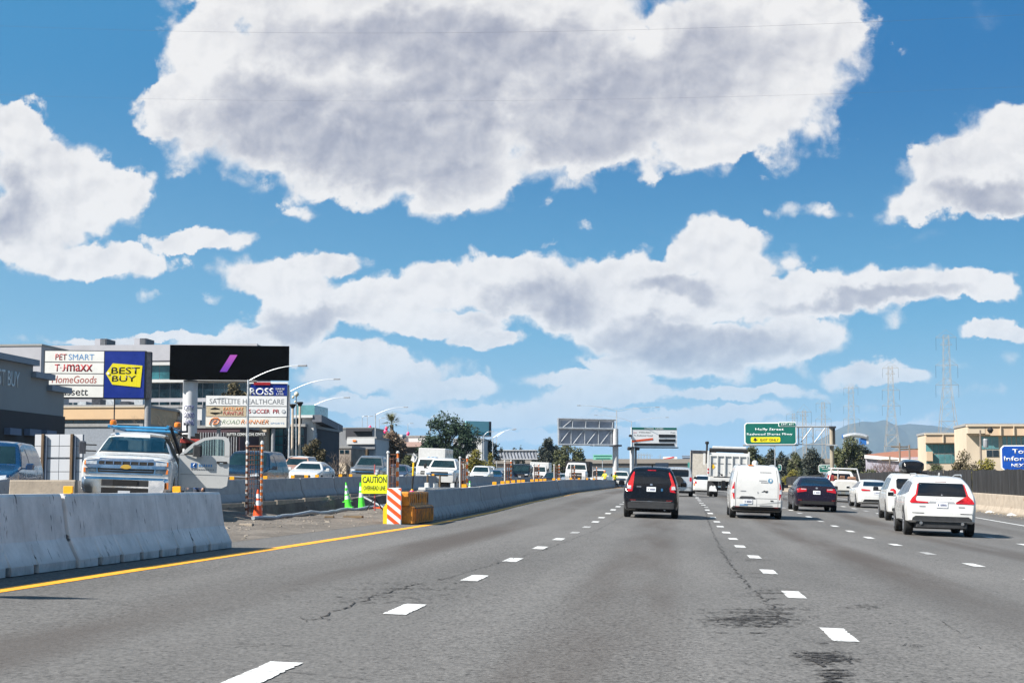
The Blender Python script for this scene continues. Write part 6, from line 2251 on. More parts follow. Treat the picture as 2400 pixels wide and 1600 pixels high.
# truss gantry on the left behind the cages
P = Panel('sign_gantry', 'long grey trussed gantry between the yellow-green shrubs and dark trees', 'gantry', 1170, 1260, 1055, 1076, 330)
P.slab('board_back', BK, 1170, 1258, 1056, 1076, .1, .3)
for i in range(12):
    x = 1172 + i * 7.6
    MB().tube([(P.x(x), 0, P.z(1056)), (P.x(x + 6), 0, P.z(1076))], .12, 4).build('truss_bar', GREYSTEEL, P.o)
for y in (1055.5, 1076):
    MB().tube([(P.x(1168), 0, P.z(y)), (P.x(1260), 0, P.z(y))], .18, 5).build('truss_chord', GREYSTEEL, P.o)
P.post('column', STEEL, 1205, 2.5, 1076, .3)
P.post('column', mat('pale column', (.58, .58, .58)), 1268, 5, 1062, .3)
MB().tube([(P.x(1258), .3, P.z(1064)), (P.x(1268), .3, P.z(1064))], .4, 6).build('arm', STEEL, P.o)

# ------------------------------------------------------------------ buildings
def wallmat(n, c, **k):
    return mat(n, c, .85, 0, .08, .35, **k)


W_SLATE = wallmat('slate stucco', (.36, .35, .34))
W_BROWN = mat('brown block', (.075, .062, .062), .9, 0, .15, 2.0)
W_LAV = wallmat('lavender grey panel', (.42, .42, .46))
W_BEIGE = wallmat('beige stucco', (.62, .43, .26))
W_CREAM = wallmat('cream stucco', (.60, .50, .38))
W_WHITE = wallmat('white stucco', (.60, .60, .60))
W_GREY = wallmat('grey stucco', (.24, .25, .27))
W_DARK = wallmat('dark cladding', (.05, .05, .06))
W_MAROON = wallmat('maroon cladding', (.07, .035, .045))
TGL = mat('teal facade glass', (.03, .13, .15), .08, .0, .45, .5, spec=.9)
DGL = mat('dark facade glass', (.008, .022, .032), .08, .0, .5, .5, spec=.9)
LGL = mat('pale facade glass', (.10, .26, .28), .10, 0, .3, .5, spec=.9)
ROOFM = mat('roof membrane', (.30, .30, .30), .9)


class Building(Panel):
    def __init__(s, label, pl, pr, pt, Y, depth, wall, cat='building', dr=None, name='building', roof=True, base=None):
        super().__init__(name, label, cat, pl, pr, pt, 1142, Y, dr)
        s.depth = depth
        zb = min(s.base, -s.a.z - .5)
        s.zb = zb
        b = MB()
        b.box(0, s.w, .0, depth, zb, s.h)
        s.wall = b.build('wall', wall, s.o)
        if roof:
            box('roof', ROOFM, s.o, -.1, s.w + .1, -.1, depth + .1, s.h, s.h + .25)

    def band(s, name, m, x0, x1, y0, y1, proud=.08, parent=None):
        return s.slab(name, m, x0, x1, y0, y1, -proud, -.005, parent=parent)

    def windows(s, m, x0, x1, y0, y1, n, gap=.15, frame_m=None, rows=1):
        for r_ in range(rows):
            ya = y0 + (y1 - y0) * r_ / rows
            yb = y0 + (y1 - y0) * (r_ + (1 - (.12 if rows > 1 else 0))) / rows
            for i in range(n):
                xa = x0 + (x1 - x0) * (i + gap / 2) / n
                xb = x0 + (x1 - x0) * (i + 1 - gap / 2) / n
                if frame_m:
                    f = s.slab('window', frame_m, xa - .3, xb + .3, ya - .3, yb + .3, -.05, -.004)
                    s.slab('pane', m, xa, xb, ya, yb, -.06, -.052, parent=f)
                else:
                    s.slab('window', m, xa, xb, ya, yb, -.05, -.004)


# electronics store: a wall running along the road, its face turned from the sun
XS = -40.0
y_a, y_b = 60.0, atx(148, 1000, XS).y
ga = g(XS, 80)
t = thing('store', 'slate store with stepped roofline and pale BEST BUY letters, at the left frame edge', 'building', (XS, y_a, ga))
tops = [(832, 0, 78), (873, 78, 115), (906, 115, 148)]
yy0 = y_a
D1 = atx(78, 848, XS).y
D2 = atx(115, 882, XS).y
zt0 = atx(78, 848, XS).z - ga
zt1 = atx(115, 882, XS).z - ga
zt2 = atx(148, 912, XS).z - ga
wl = MB()
wl.box(-30, 0, 0, D1 - y_a, -1, zt0)
wl.box(-29.9, 0, D1 - y_a + .002, D2 - y_a, -1, zt1)
wl.box(-29.8, 0, D2 - y_a + .002, y_b - y_a, -1, zt2)
wl.build('wall', W_SLATE, t)
zbk = atx(148, 976, XS).z - ga
box('brick_course', W_BROWN, t, .002, .12, 0, y_b - y_a, -1, zbk)
for (ya, yb, z_) in ((0, D1 - y_a, zt0), (D1 - y_a - .3, D2 - y_a, zt1), (D2 - y_a - .3, y_b - y_a + .3, zt2)):
    box('cornice', mat('pale cornice', (.30, .33, .38), .7), t, -.5, .35, ya, yb + .2, z_ - .25, z_ + .12)
ya_, yb_ = atx(-22, 885, XS).y - y_a, atx(45, 885, XS).y - y_a
zl0, zl1 = atx(24, 906, XS).z - ga, atx(24, 868, XS).z - ga
lt = text('lettering', 'BEST BUY', WHITEINK, t, ya_, yb_, zl0, zl1, 0, bold=.03)
lt.rotation_euler = (0, 0, R(90))
lt.location = (.03, 0, 0)
for px0, px1, py in ((5, 32, 1012), (52, 79, 1014), (92, 115, 1017)):
    a_, b_ = atx(px0, py, XS), atx(px1, py, XS)
    box('awning', mat('blue grey panel', (.16, .20, .30), .6), t, .125, .5, a_.y - y_a, b_.y - y_a, a_.z - ga - .15, a_.z - ga + .25)

# long lavender office behind
B_ = Building('long lavender grey office with glass bands and two rooftop units behind the shop sign', -60, 600, 818, 240, 8, W_LAV)
B_.band('parapet', W_LAV, -60, 600, 812, 849, .5)
B_.windows(TGL, -60, 600, 861, 892, 26, .05)
B_.band('ledge', W_WHITE, -60, 600, 853, 860, .7)
B_.windows(DGL, -60, 600, 902, 935, 26, .05)
B_.band('ledge', W_WHITE, -60, 600, 893, 900, .7)
B_.windows(DGL, -60, 600, 945, 975, 26, .1)
for (x0, x1) in ((206, 234), (300, 328)):
    z0 = B_.h + .25
    box('rooftop_unit', W_LAV, B_.o, B_.x(x0), B_.x(x0) + .9, 2, 6, z0, z0 + 1.4)
    u_ = box('rooftop_unit', DARKSTEEL, B_.o, B_.x(x0) + .9, B_.x(x1), 2, 6, z0, z0 + 1.4)
    for k in range(4):
        box('louvre', GREYSTEEL, u_, B_.x(x0) + 1.05 + k * .18, B_.x(x0) + 1.12 + k * .18, 1.96, 1.998, z0 + .1, z0 + 1.3)
B_ = Building('lavender stair tower block at the left frame edge above the store roof', -80, 88, 812, 200, 10, W_LAV)
B_ = Building('low beige band building with dark glass below the shop sign', 120, 338, 955, 150, 16, W_BEIGE)
B_.band('parapet', W_BEIGE, 120, 338, 955, 983, .4)
B_.band('coping', W_CREAM, 120, 338, 953.5, 956, .5)
B_.windows(DGL, 122, 336, 985, 1010, 9, .04)
for k in range(5):
    box('rooftop_unit', DARKSTEEL if k % 2 else STEEL, B_.o, B_.x(150 + k * 34), B_.x(170 + k * 34), 3, 5, B_.h + .25, B_.h + .25 + .5 + .25 * (k % 3))
B_ = Building('long low blue grey wall building behind the utility truck', 120, 330, 1000, 125, 6, mat('blue grey wall', (.26, .29, .34), .85))
B_ = Building('white walled low building with small signs behind the beacons', 350, 470, 955, 160, 10, W_WHITE)
B_.windows(DGL, 356, 420, 965, 975, 4, .2, STEEL)
B_.band('awning', W_GREY, 350, 470, 985, 1010, .6)
B_ = Building('maroon and grey corrugated building below the tenant sign', 430, 560, 1003, 142, 10, W_MAROON)
for k in range(16):
    B_.slab('panel_rib', GREYSTEEL, 462 + k * 6, 464 + k * 6, 1013, 1085, -.12, -.004)
# dark glass office with cream column
B_ = Building('dark glass office with a cream column below the tenant sign', 555, 712, 1000, 150, 16, W_DARK)
B_.windows(DGL, 557, 612, 1003, 1085, 4, .06, rows=4)
B_.band('cream_column', W_CREAM, 613, 630, 1000, 1090, 1.2)
B_.band('cream_beam', W_CREAM, 594, 664, 1000, 1004, 1.3)
B_.windows(TGL, 632, 662, 1003, 1085, 3, .08, rows=4)
B_.windows(DGL, 664, 711, 1003, 1085, 4, .06, rows=4)
B_.slab('glass_penthouse', LGL, 680, 724, 947, 980, 2, 8)
B_.slab('glass_wall', DGL, 676, 700, 980, 999, 1, 8)
# white corner block, the shade of its road side put into the wall colour
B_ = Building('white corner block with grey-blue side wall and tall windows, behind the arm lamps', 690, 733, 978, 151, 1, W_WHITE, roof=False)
rz_ = B_.o.rotation_euler.z
b = MB()
S0 = at(733, 977, 151)
S1 = at(783, 995, 176)
Mw = B_.o.matrix_basis.inverted() if False else Matrix.Rotation(-rz_, 4, 'Z') @ Matrix.Translation(-B_.a)
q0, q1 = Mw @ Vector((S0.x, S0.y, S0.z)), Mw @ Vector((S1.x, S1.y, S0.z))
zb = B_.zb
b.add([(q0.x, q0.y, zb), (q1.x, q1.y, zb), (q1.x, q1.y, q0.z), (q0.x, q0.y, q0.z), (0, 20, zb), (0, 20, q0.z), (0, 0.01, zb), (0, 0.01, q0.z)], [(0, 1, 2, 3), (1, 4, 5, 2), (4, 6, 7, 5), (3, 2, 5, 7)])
b.build('side_wall', mat('shade-tinted stucco', (.42, .45, .52), .85, 0, .08, .4), B_.o)
dv = (q1 - q0)
dvn = Vector((dv.x, dv.y, 0)).normalized()
nv = Vector((dvn.y, -dvn.x, 0))
def sidebox(name, m, t0, t1, z0, z1, proud):
    p0 = q0 + dv * t0
    p1 = q0 + dv * t1
    vs = []
    for z in (z0, z1):
        vs += [(p0.x, p0.y, z), (p1.x, p1.y, z), (p1.x + nv.x * proud, p1.y + nv.y * proud, z), (p0.x + nv.x * proud, p0.y + nv.y * proud, z)]
    MB().add(vs, [(0, 1, 2, 3), (4, 7, 6, 5), (0, 4, 5, 1), (1, 5, 6, 2), (2, 6, 7, 3), (3, 7, 4, 0)]).build(name, m, B_.o)
hh = q0.z
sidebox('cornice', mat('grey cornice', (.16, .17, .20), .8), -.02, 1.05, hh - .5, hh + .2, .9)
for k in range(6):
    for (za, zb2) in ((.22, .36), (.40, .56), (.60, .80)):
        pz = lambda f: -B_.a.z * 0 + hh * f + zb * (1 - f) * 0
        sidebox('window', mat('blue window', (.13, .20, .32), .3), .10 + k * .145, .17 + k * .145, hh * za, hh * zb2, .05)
B_.band('cornice', W_WHITE, 689, 734, 973, 979, .6)

B_ = Building('grey office with dark glass top floor beyond the white corner block', 783, 872, 1005, 260, 14, W_GREY)
B_.slab('upper_floor', W_DARK, 810, 872, 1003, 1030, -.3, -.01)
B_.windows(TGL, 834, 870, 1012, 1022, 6, .1)
B_.slab('roof_plate', W_DARK, 828, 874, 1009, 1011, -1.5, -.31)
B_ = Building('white roofed shop with a small orange sign left of the palm thicket', 815, 880, 1028, 190, 12, W_WHITE)
B_.band('fascia', W_WHITE, 815, 880, 1027, 1041, .8)
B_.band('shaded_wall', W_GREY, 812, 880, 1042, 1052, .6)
B_.slab('sign', ORANGEINK, 829, 837, 1031, 1035, -.9, -.81)
B_.windows(mat('roller door', (.36, .40, .46), .6), 822, 878, 1054, 1086, 2, .18)
B_.band('timber_post', BROWNW, 829, 834, 1052, 1090, 1.0)
B_.band('timber_post', BROWNW, 860, 864, 1052, 1090, 1.0)
B_ = Building('small brown and white buildings among bare branches right of the corner block', 778, 822, 1050, 180, 8, mat('pale brown wall', (.26, .22, .19), .9, 0, .3, .6))
B_.windows(DGL, 782, 818, 1054, 1062, 3, .3, W_WHITE)
B_.band('pale_wall', W_CREAM, 778, 812, 1085, 1110, .3)
B_ = Building('white swoop-roofed restaurant right of the palm', 930, 1000, 1024, 240, 14, W_WHITE)
B_.slab('tower', W_WHITE, 931, 944, 1018, 1030, -.6, 2)
B_.slab('blue_tower', mat('blue panel', (.10, .2, .32), .6), 944, 948, 1018, 1028, -.4, 1.8)
B_.band('dark_opening', W_DARK, 934, 996, 1049, 1062, .05)
B_.band('awning', mat('pink fascia', (.50, .34, .30), .8), 930, 992, 1036, 1047, 1.5)
B_ = Building('low white building right of the dark pine below the teal billboard', 1062, 1130, 1030, 280, 12, W_WHITE)
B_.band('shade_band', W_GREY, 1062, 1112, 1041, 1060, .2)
for k, (px, py, Y, lb) in enumerate([(866, 1003, 262, 'pink ornament on the dark-topped office roof'), (904, 1007, 235, 'pink ornament just left of the palm crown'), (955, 1019, 243, 'pink ornament on the white restaurant roof')]):
    p = at(px, py + 8, Y)
    t = thing('roof_ornament', lb, 'ornament', p)
    PK = mat('bright pink', (.75, .02, .16), .5)
    MB().lathe([(.25, 0), (.35, .3), (.2, .55)], 8).build('lower_blob', PK, t, smooth=True)
    MB().lathe([(.15, .5), (.28, .75), (.1, 1.05)], 8, c=(.1, 0, 0)).build('upper_blob', PK, t, smooth=True)
    MB().tube([(0, 0, -4), (0, 0, .1)], .06, 5).build('pole', STEEL, t)

# right-hand buildings
B_ = Building('lower beige office with teal glass and chamfered corner, behind the tall pylon', 2172, 2292, 1018, 185, 6, W_CREAM)
BE2 = wallmat('warm beige precast', (.62, .46, .32))
B_.band('parapet', BE2, 2170, 2292, 1018, 1038, .8)
B_.band('coping', W_CREAM, 2169, 2293, 1016, 1019, .95)
for x in (2210, 2239):
    B_.slab('pier', W_CREAM, x - 1, x + 1, 1018, 1038, -1.0, -.801)
B_.windows(LGL, 2172, 2290, 1041, 1088, 8, .06, STEEL, rows=2)
B_.band('pale_panel', BE2, 2172, 2186, 1058, 1080, .6)
B_ = Building('taller beige office with teal glass behind the blue information sign', 2268, 2560, 998, 165, 7, W_CREAM)
B_.band('parapet', BE2, 2310, 2560, 999, 1021, .8)
B_.band('parapet', W_CREAM, 2268, 2309, 1000, 1016, .8)
B_.band('coping', W_CREAM, 2267, 2562, 996, 999.5, .95)
for x in (2345, 2376, 2407, 2438):
    B_.slab('pier', W_CREAM, x - 1, x + 1, 999, 1021, -1.0, -.801)
B_.windows(LGL, 2312, 2344, 1023, 1052, 2, .06, STEEL)
B_.windows(LGL, 2352, 2408, 1023, 1045, 5, .25, STEEL)
B_.windows(DGL, 2314, 2344, 1055, 1070, 2, .1, STEEL)
B_.windows(LGL, 2300, 2311, 1023, 1052, 1, .06, STEEL)
B_ = Building('long warehouse with red-brown roof and white eaves, left of the beige offices', 2030, 2185, 1072, 230, 16, mat('lilac grey wall', (.34, .33, .40), .8), dr=226, roof=False)
rf = MB()
rf.add([(0, -.3, B_.h), (B_.w, -.3, B_.h - .9), (B_.w, 8, B_.h + 1.2), (0, 8, B_.h + .5)], [(0, 1, 2, 3)])
rf.build('roof', mat('red brown roof', (.30, .13, .08), .8), B_.o, (0, 0, .4))
rf = MB()
rf.add([(0, -.5, B_.h - .1), (B_.w, -.5, B_.h - 1.0), (B_.w, -.5, B_.h - .5), (0, -.5, B_.h + .4), (0, 0, B_.h - .1), (B_.w, 0, B_.h - 1.0), (B_.w, 0, B_.h - .5), (0, 0, B_.h + .4)], [(0, 1, 2, 3), (4, 7, 6, 5), (3, 2, 6, 7), (0, 4, 5, 1)])
rf.build('eaves', W_WHITE, B_.o)
# blue-white tank structure behind the tree
P = Panel('water_tank', 'blue and white tank structure on the skyline behind the eucalyptus', 'tank', 1975, 2036, 1016, 1042, 300)
b = MB()
b.tube([(P.x(1977 + i * 5.5), 0, P.z(1024 - 5 * math.sin(math.pi * i / 10))) for i in range(11)], .45, 8)
b.build('arched_pipe', STEEL, P.o)
P.slab('blue_tank', LOGOB, 2018, 2031, 1026, 1042, 0, 3)
P.slab('white_side', WHITE, 2031, 2036, 1020, 1040, 0, 3)
P.slab('blue_box', LOGOB, 1976, 1981, 1017, 1026, 0, 2)
P.post('leg', STEEL, 2025, 2, 1042, 1.5)
P.post('leg', STEEL, 1979, 2, 1026, 1.5)
# far skyline building
B_ = Building('far blue grey office slab left of the beige box truck', 1600, 1642, 1068, 900, 30, mat('far blue grey', (.12, .18, .28), .8))
B_.slab('upper_floor', mat('far blue grey', (.12, .18, .28)), 1620, 1642, 1060, 1068, 0, 25)
for k in range(3):
    B_.band('floor_band', mat('far pale band', (.3, .36, .44), .8), 1600, 1642, 1070 + k * 5, 1072 + k * 5, .5)

# ------------------------------------------------------------------ overpass closing the road
YO = 430
zd = at(1500, 1094, YO).z
t = thing('overpass', 'long grey-brown overpass crossing the freeway at the horizon', 'overpass', (-20, YO, 0))
ODK = mat('overpass concrete', (.20, .17, .15), .9, 0, .15, .2)
b = MB()
b.box(-120, 95, 0, 14, zd, zd + 1.6)
b.build('deck', ODK, t)
b = MB()
b.box(-120, 95, -.5, -.05, zd + 1.0, zd + 2.2)
b.build('parapet', mat('overpass parapet', (.28, .25, .22), .9), t)
for k in range(9):
    x = -110 + k * 24
    box('pier', ODK, t, x, x + 1.6, 3, 10, -1, zd - .01)
box('abutment', ODK, t, 85, 130, -4, 16, -1, zd + 1.5)
box('abutment', ODK, t, -170, -121, -4, 16, -1, zd + 1.5)

# ------------------------------------------------------------------ light poles
def arm_lamp(label, px, Y, top, ex, ey, both=None, r=.09, group='freeway light poles', base=None):
    p = at(px, top, Y)
    z0 = land(p.x, Y) if abs(p.x) > 33 else g(p.x, Y)
    t = thing('light_pole', label, 'light pole', (p.x, Y, z0 - .05), 0, group)
    H = p.z - z0
    MB().tube([(0, 0, 0), (0, 0, H)], r * 1.25, 8, r2=r * .75).build('pole', STEEL, t, smooth=True)
    box('base_plate', GREYSTEEL, t, -.25, .25, -.25, .25, 0, .25)
    for (qx, qy) in [(ex, ey)] + ([both] if both else []):
        q = at(qx, qy, Y) - Vector((p.x, Y, z0))
        pts = [(q.x * s_, 0, H - .1 + (q.z - H + .1) * (1 - (1 - s_) ** 2)) for s_ in [i / 8 for i in range(9)]]
        MB().tube(pts, r * .42, 6, r2=r * .3).build('arm', STEEL, t, smooth=True)
        sg = 1 if q.x > 0 else -1
        MB().cbox(min(q.x, q.x + sg * .6), max(q.x, q.x + sg * .6), -.11, .11, q.z - .06, q.z + .05, .02).build('lamp_head', GREYSTEEL, t)


arm_lamp('tall arm lamp crossing the black billboard corner', 582, 103, 888, 699, 855)
arm_lamp('arm lamp just right of the tenant sign column', 679, 142, 914, 782, 887)
arm_lamp('arm lamp in front of the white corner block', 733, 156, 948, 806, 930)
arm_lamp('thinner arm lamp left of the palm', 880, 206, 969, 946, 953, r=.08)
arm_lamp('arm lamp in front of the dark pine, its arm reaching right', 1008, 250, 990, 1014, 975, r=.10)
arm_lamp('bent arm lamp just under the teal billboard', 1134, 250, 1018, 1149, 1010, r=.08)
arm_lamp('arm lamp right of the teal billboard, nearer of a pair', 1155, 262, 1024, 1200, 1006, r=.08)
arm_lamp('arm lamp right of the teal billboard, farther of a pair', 1164, 300, 1022, 1204, 1004, r=.07)
arm_lamp('twin-armed lamp right of the billboard back', 1445, 232, 960, 1362, 949, (1536, 953), r=.085)
arm_lamp('second twin-armed lamp behind the lane sign', 1480, 300, 986, 1400, 972, (1560, 977), r=.08)
arm_lamp('slender arm lamp below the exit sign', 1816, 210, 1042, 1815, 1044, r=.07)
for k, (px, tp) in enumerate([(849, 975), (861, 975), (889, 979), (956, 992), (842, 1010)]):
    arm_lamp(['thin far pole left of the palm, one of a pair with short arms', 'second thin far pole of the pair left of the palm', 'thin far pole touching the palm crown', 'thin far pole above the restaurant', 'short thin pole before the grey office'][k], px, 260 + 8 * k, tp, px + 5, tp - 1, r=.06, group='far thin poles')
# three traffic mast poles with black heads near the white block
for px, tp, lb in ((686, 955, 'cream mast with a black head, nearer the tenant sign'), (703, 950, 'cream mast with a black head, nearer the corner block')):
    p = at(px, tp, 132)
    z0 = land(p.x, 132)
    t = thing('mast_pole', lb, 'mast', (p.x, 132, z0 - .05), 0, 'cream masts with black heads')
    MB().tube([(0, 0, 0), (0, 0, p.z - z0)], .10, 8).build('pole', mat('cream pole', (.62, .52, .42), .5), t, smooth=True)
    MB().lathe([(.12, 0), (.30, .28), (.26, .36)], 10, c=(0, 0, p.z - z0)).build('head', BLACKM, t, smooth=True)
p = at(697, 925, 133)
z0 = land(p.x, 133)
t = thing('globe_lamp', 'pale globe lamps on a thin pole between the two cream masts', 'lamp', (p.x, 133, z0 - .05))
MB().tube([(0, 0, 0), (-.1, 0, p.z - z0)], .05, 6).build('pole', STEEL, t)
for dx, dz, r_ in ((0, .1, .22), (-.3, -.15, .12), (-.1, -.55, .10)):
    b = MB()
    b.lathe([(r_ * .3, -r_), (r_ * .85, -r_ * .5), (r_, 0), (r_ * .85, r_ * .5), (r_ * .3, r_)], 10, c=(dx - .05, -.1, p.z - z0 + dz))
    b.build('globe', mat('globe cream', (.75, .68, .5), .4), t, smooth=True)
# bus-size white panelled hoarding with timber posts
P = Panel('hoarding', 'white gridded hoarding with brown timber posts behind the blue suv', 'hoarding', 79, 192, 1017, 1117, 62, 62)
WG = wallmat('white hoarding', (.56, .58, .62))
zb_ = g(-26, 62) - P.a.z - .3
b = MB()
b.box(P.x(79), P.x(192), .06, .14, zb_, P.z(1018))
b.build('backing', GREYSTEEL, P.o)
xs_ = [79, 98, 137, 166, 192]
ys_ = [1017, 1045, 1072, 1075, 1105, 1135]
for i in range(4):
    for j in (0, 1, 3, 4):
        P.slab('panel', WG, xs_[i] + .6, xs_[i + 1] - .6, ys_[j] + .7, ys_[j + 1] - .7, 0, .055)
for x in (101, 169):
    b = MB()
    b.cbox(P.x(x - 3.5), P.x(x + 3.5), -.16, -.02, zb_, P.z(1017), .02)
    b.build('timber_post', mat('brown timber', (.13, .085, .05), .85, 0, .25, 4), P.o)
    b = MB()
    b.cbox(P.x(x + 3.6), P.x(x + 9), -.10, -.02, zb_, P.z(1022), .01)
    b.build('steel_post', mat('blue steel', (.16, .20, .27), .5), P.o)

# ------------------------------------------------------------------ lattice pylons
def pylon(label, cx_, top, base_py, wb, Y, hang=1.0, arms=((790, 24), (805, 14), (847, 26), (887, 27)), ref=(785, 1105), wmid=36, wtop=14, tower_r=.16):
    """arms given on the first pylon's pixel rows"""
    tower_r *= .4
    k = (base_py - top) / (ref[1] - ref[0])
    p0 = at(cx_, base_py, Y)
    mp = (at(cx_ + 100, base_py, Y).x - p0.x) / 100
    gz = land(p0.x, Y)
    t = thing('lattice_pylon', label, 'pylon', (p0.x, Y, gz - .3), 0, 'lattice power pylons')
    zof = lambda py: at(cx_, py, Y).z - gz + .3
    H = zof(top)
    zb = 0
    prof = [(0.0, wb / 2), (.45, wmid / 2 * k if k < 1 else wmid / 2), (.68, wtop / 2 * 1.25 * max(k, .8)), (1.0, wtop / 2 * max(k, .8) * .9)]
    hwid = lambda f: lerp_tab([(a, b * mp) for a, b in prof], f)
    lean = 0
    for sx in (-1, 1):
        for sy in (-1, 1):
            MB().tube([(sx * hwid(f), sy * hwid(f), f * H) for f, _ in prof], tower_r, 5, r2=tower_r * .55).build('leg', LATTICE, t)
    fr = [0, .05, .15, .26, .36, .45, .53, .60, .66, .72, .78, .84, .90, .95, 1.0]
    b = MB()
    for f0, f1 in zip(fr, fr[1:]):
        w0, w1 = hwid(f0), hwid(f1)
        r_ = tower_r * (.5 if f0 < .4 else .28)
        for s in (-1, 1):
            b.tube([(-w0, s * w0, f0 * H), (w1, s * w1, f1 * H)], r_, 4, cap=False)
            b.tube([(w0, s * w0, f0 * H), (-w1, s * w1, f1 * H)], r_, 4, cap=False)
            b.tube([(-w1, s * w1, f1 * H), (w1, s * w1, f1 * H)], r_, 4, cap=False)
            b.tube([(s * w0, -w0, f0 * H), (s * w1, w1, f1 * H)], r_, 4, cap=False)
            b.tube([(s * w1, -w1, f1 * H), (s * w1, w1, f1 * H)], r_, 4, cap=False)
    b.build('bracing', LATTICE, t)
    for ay, hw2 in arms:
        f = (ref[1] - ay) / (ref[1] - ref[0])
        z = f * H
        L_ = hw2 * mp * max(k, .7)
        b = MB()
        b.tube([(-L_, 0, z), (L_, 0, z)], tower_r * .7, 4)
        b.tube([(-L_, 0, z), (0, 0, z + 1.6), (L_, 0, z)], tower_r * .4, 4)
        b.build('crossarm', LATTICE, t)
        if hw2 > 20:
            for s in (-1, 1):
                MB().tube([(s * L_, 0, z), (s * L_, 0, z - 2.6)], tower_r * .45, 5).build('insulator', DARKSTEEL, t)


pylon('tallest lattice pylon, before the lower beige office', 2225, 785, 1105, 66, 330, tower_r=.14)
pylon('lattice pylon left of the red-brown warehouse roof', 2092, 858, 1108, 50, 430, wmid=34, tower_r=.16)
pylon('slender lattice pylon behind the eucalyptus', 1998, 905, 1108, 40, 560, wmid=30, tower_r=.16)
pylon('lattice pylon seen through the gantry frame, standing before the hills', 1887, 962, 1108, 28, 330, wmid=16, wtop=10, tower_r=.13)
pylon('lattice pylon beside the gantry column', 1932, 942, 1104, 26, 480, wmid=16, wtop=10, tower_r=.15)
pylon('far lattice pylon below the exit sign', 1862, 968, 1106, 18, 700, wmid=12, wtop=8, tower_r=.18)
for k, (px, tp) in enumerate([(1497, 1062), (1503, 1062), (1510, 1063), (1517, 1062), (1524, 1064), (1548, 1066)]):
    pylon('far small pylon in the cluster under the lane sign' if k < 5 else 'far small pylon right of the cluster under the lane sign', px, tp, 1108, 4, 700 + 60 * k, wmid=4, wtop=3, tower_r=.20, arms=((800, 9), (850, 9)))
# wooden utility poles on the right
for px, tp, Y, lb in ((2297, 1005, 150, 'timber utility pole with a transformer before the taller beige office'), (2131, 1040, 170, 'thin utility pole before the warehouse, nearer the beige office'), (2108, 1035, 175, 'thin utility pole before the warehouse, farther from the beige office'), (2085, 1066, 180, 'dark short pole before the bare bushes')):
    p = at(px, tp, Y)
    z0 = land(p.x, Y)
    t = thing('utility_pole', lb, 'utility pole', (p.x, Y, z0 - .1), 0, 'utility poles on the right')
    H = p.z - z0
    MB().tube([(0, 0, 0), (0, 0, H)], .13, 7, r2=.09).build('pole', mat('grey timber', (.22, .18, .15), .85), t)
    box('crossarm', BROWNW, t, -.9, .9, -.06, .06, H - .5, H - .38)
    if px > 2200:
        MB().lathe([(.22, 0), (.24, .1), (.24, .7), (.2, .8)], 10, c=(.45, -.1, H - 1.6)).build('transformer', GREYSTEEL, t)
        MB().lathe([(.12, 0), (.3, .3), (.1, .6)], 8, c=(.9, -.1, H - .3)).build('camera_unit', BLACKM, t)

# power lines high overhead and between pylons
def wire(label, a, b_, sag, r):
    w_ = MB()
    pts = []
    for i in range(33):
        s_ = i / 32
        p = a.lerp(b_, s_)
        pts.append((p.x, p.y, p.z - sag * 4 * s_ * (1 - s_)))
    w_.tube(pts, r, 4)
    tag(w_.build('overhead_wire', mat('wire', (.10, .11, .14), .6)), label, 'wire', 'overhead wires')


wire('faint overhead wire crossing the top of the great cloud', at(-200, 52, 95), at(2700, 18, 80), 1.0, .0045)
wire('faint overhead wire crossing the middle of the great cloud', at(-200, 215, 115), at(2700, 190, 100), 1.0, .004)

# ------------------------------------------------------------------ mountains
MT = soil('distant chaparral', (.030, .040, .032), (.055, .058, .042), .0022)
rr = random.Random(2)


def ridge(name, prof, Y, depth, seed, step=4):
    """prof: list of (pixel x, pixel y of the crest)"""
    x0, x1 = prof[0][0], prof[-1][0]
    nx = int((x1 - x0) / step)
    ny = 14
    b = MB()
    vs = []
    for j in range(ny + 1):
        v_ = j / ny
        for i in range(nx + 1):
            px = x0 + (x1 - x0) * i / nx
            cr_ = at(px, lerp_tab(prof, px), Y)
            hgt = cr_.z
            s_ = 1 - abs(v_ - .5) * 2
            y = Y + (v_ - .5) * depth
            x = cr_.x * (y / Y) if False else cr_.x
            n_ = mnoise.fractal((x / 420 + seed, y / 420, seed), 1.0, 2.1, 5)
            z = hgt * (s_ ** .8) * (1 + .22 * n_ * (1 - s_ * .85)) + (12 * n_ * s_ if s_ < 1 else 3 * n_)
            vs.append((x, y, max(z, -5) if 0 < j < ny else -5))
    n = nx + 1
    b.add(vs, [(j * n + i, j * n + i + 1, (j + 1) * n + i + 1, (j + 1) * n + i) for j in range(ny) for i in range(nx)])
    o = b.build(name, MT, smooth=True)
    o['kind'] = 'structure'
    return o


ridge('mountains', [(1660, 1108), (1760, 1090), (1830, 1070), (1880, 1045), (1930, 1024), (1965, 1004), (1990, 992), (2020, 985), (2050, 987), (2075, 980), (2100, 992), (2130, 990), (2170, 996), (2220, 1004), (2290, 1012), (2400, 1018), (2600, 1040), (2900, 1080)], 9000, 2600, 3.1)
ridge('hills', [(-900, 1085), (-200, 1060), (600, 1085), (1000, 1092), (1300, 1096), (1440, 1092), (1500, 1096), (1600, 1092), (1700, 1098), (1900, 1090), (2400, 1085), (3200, 1080)], 6500, 1400, 8.2, 12)

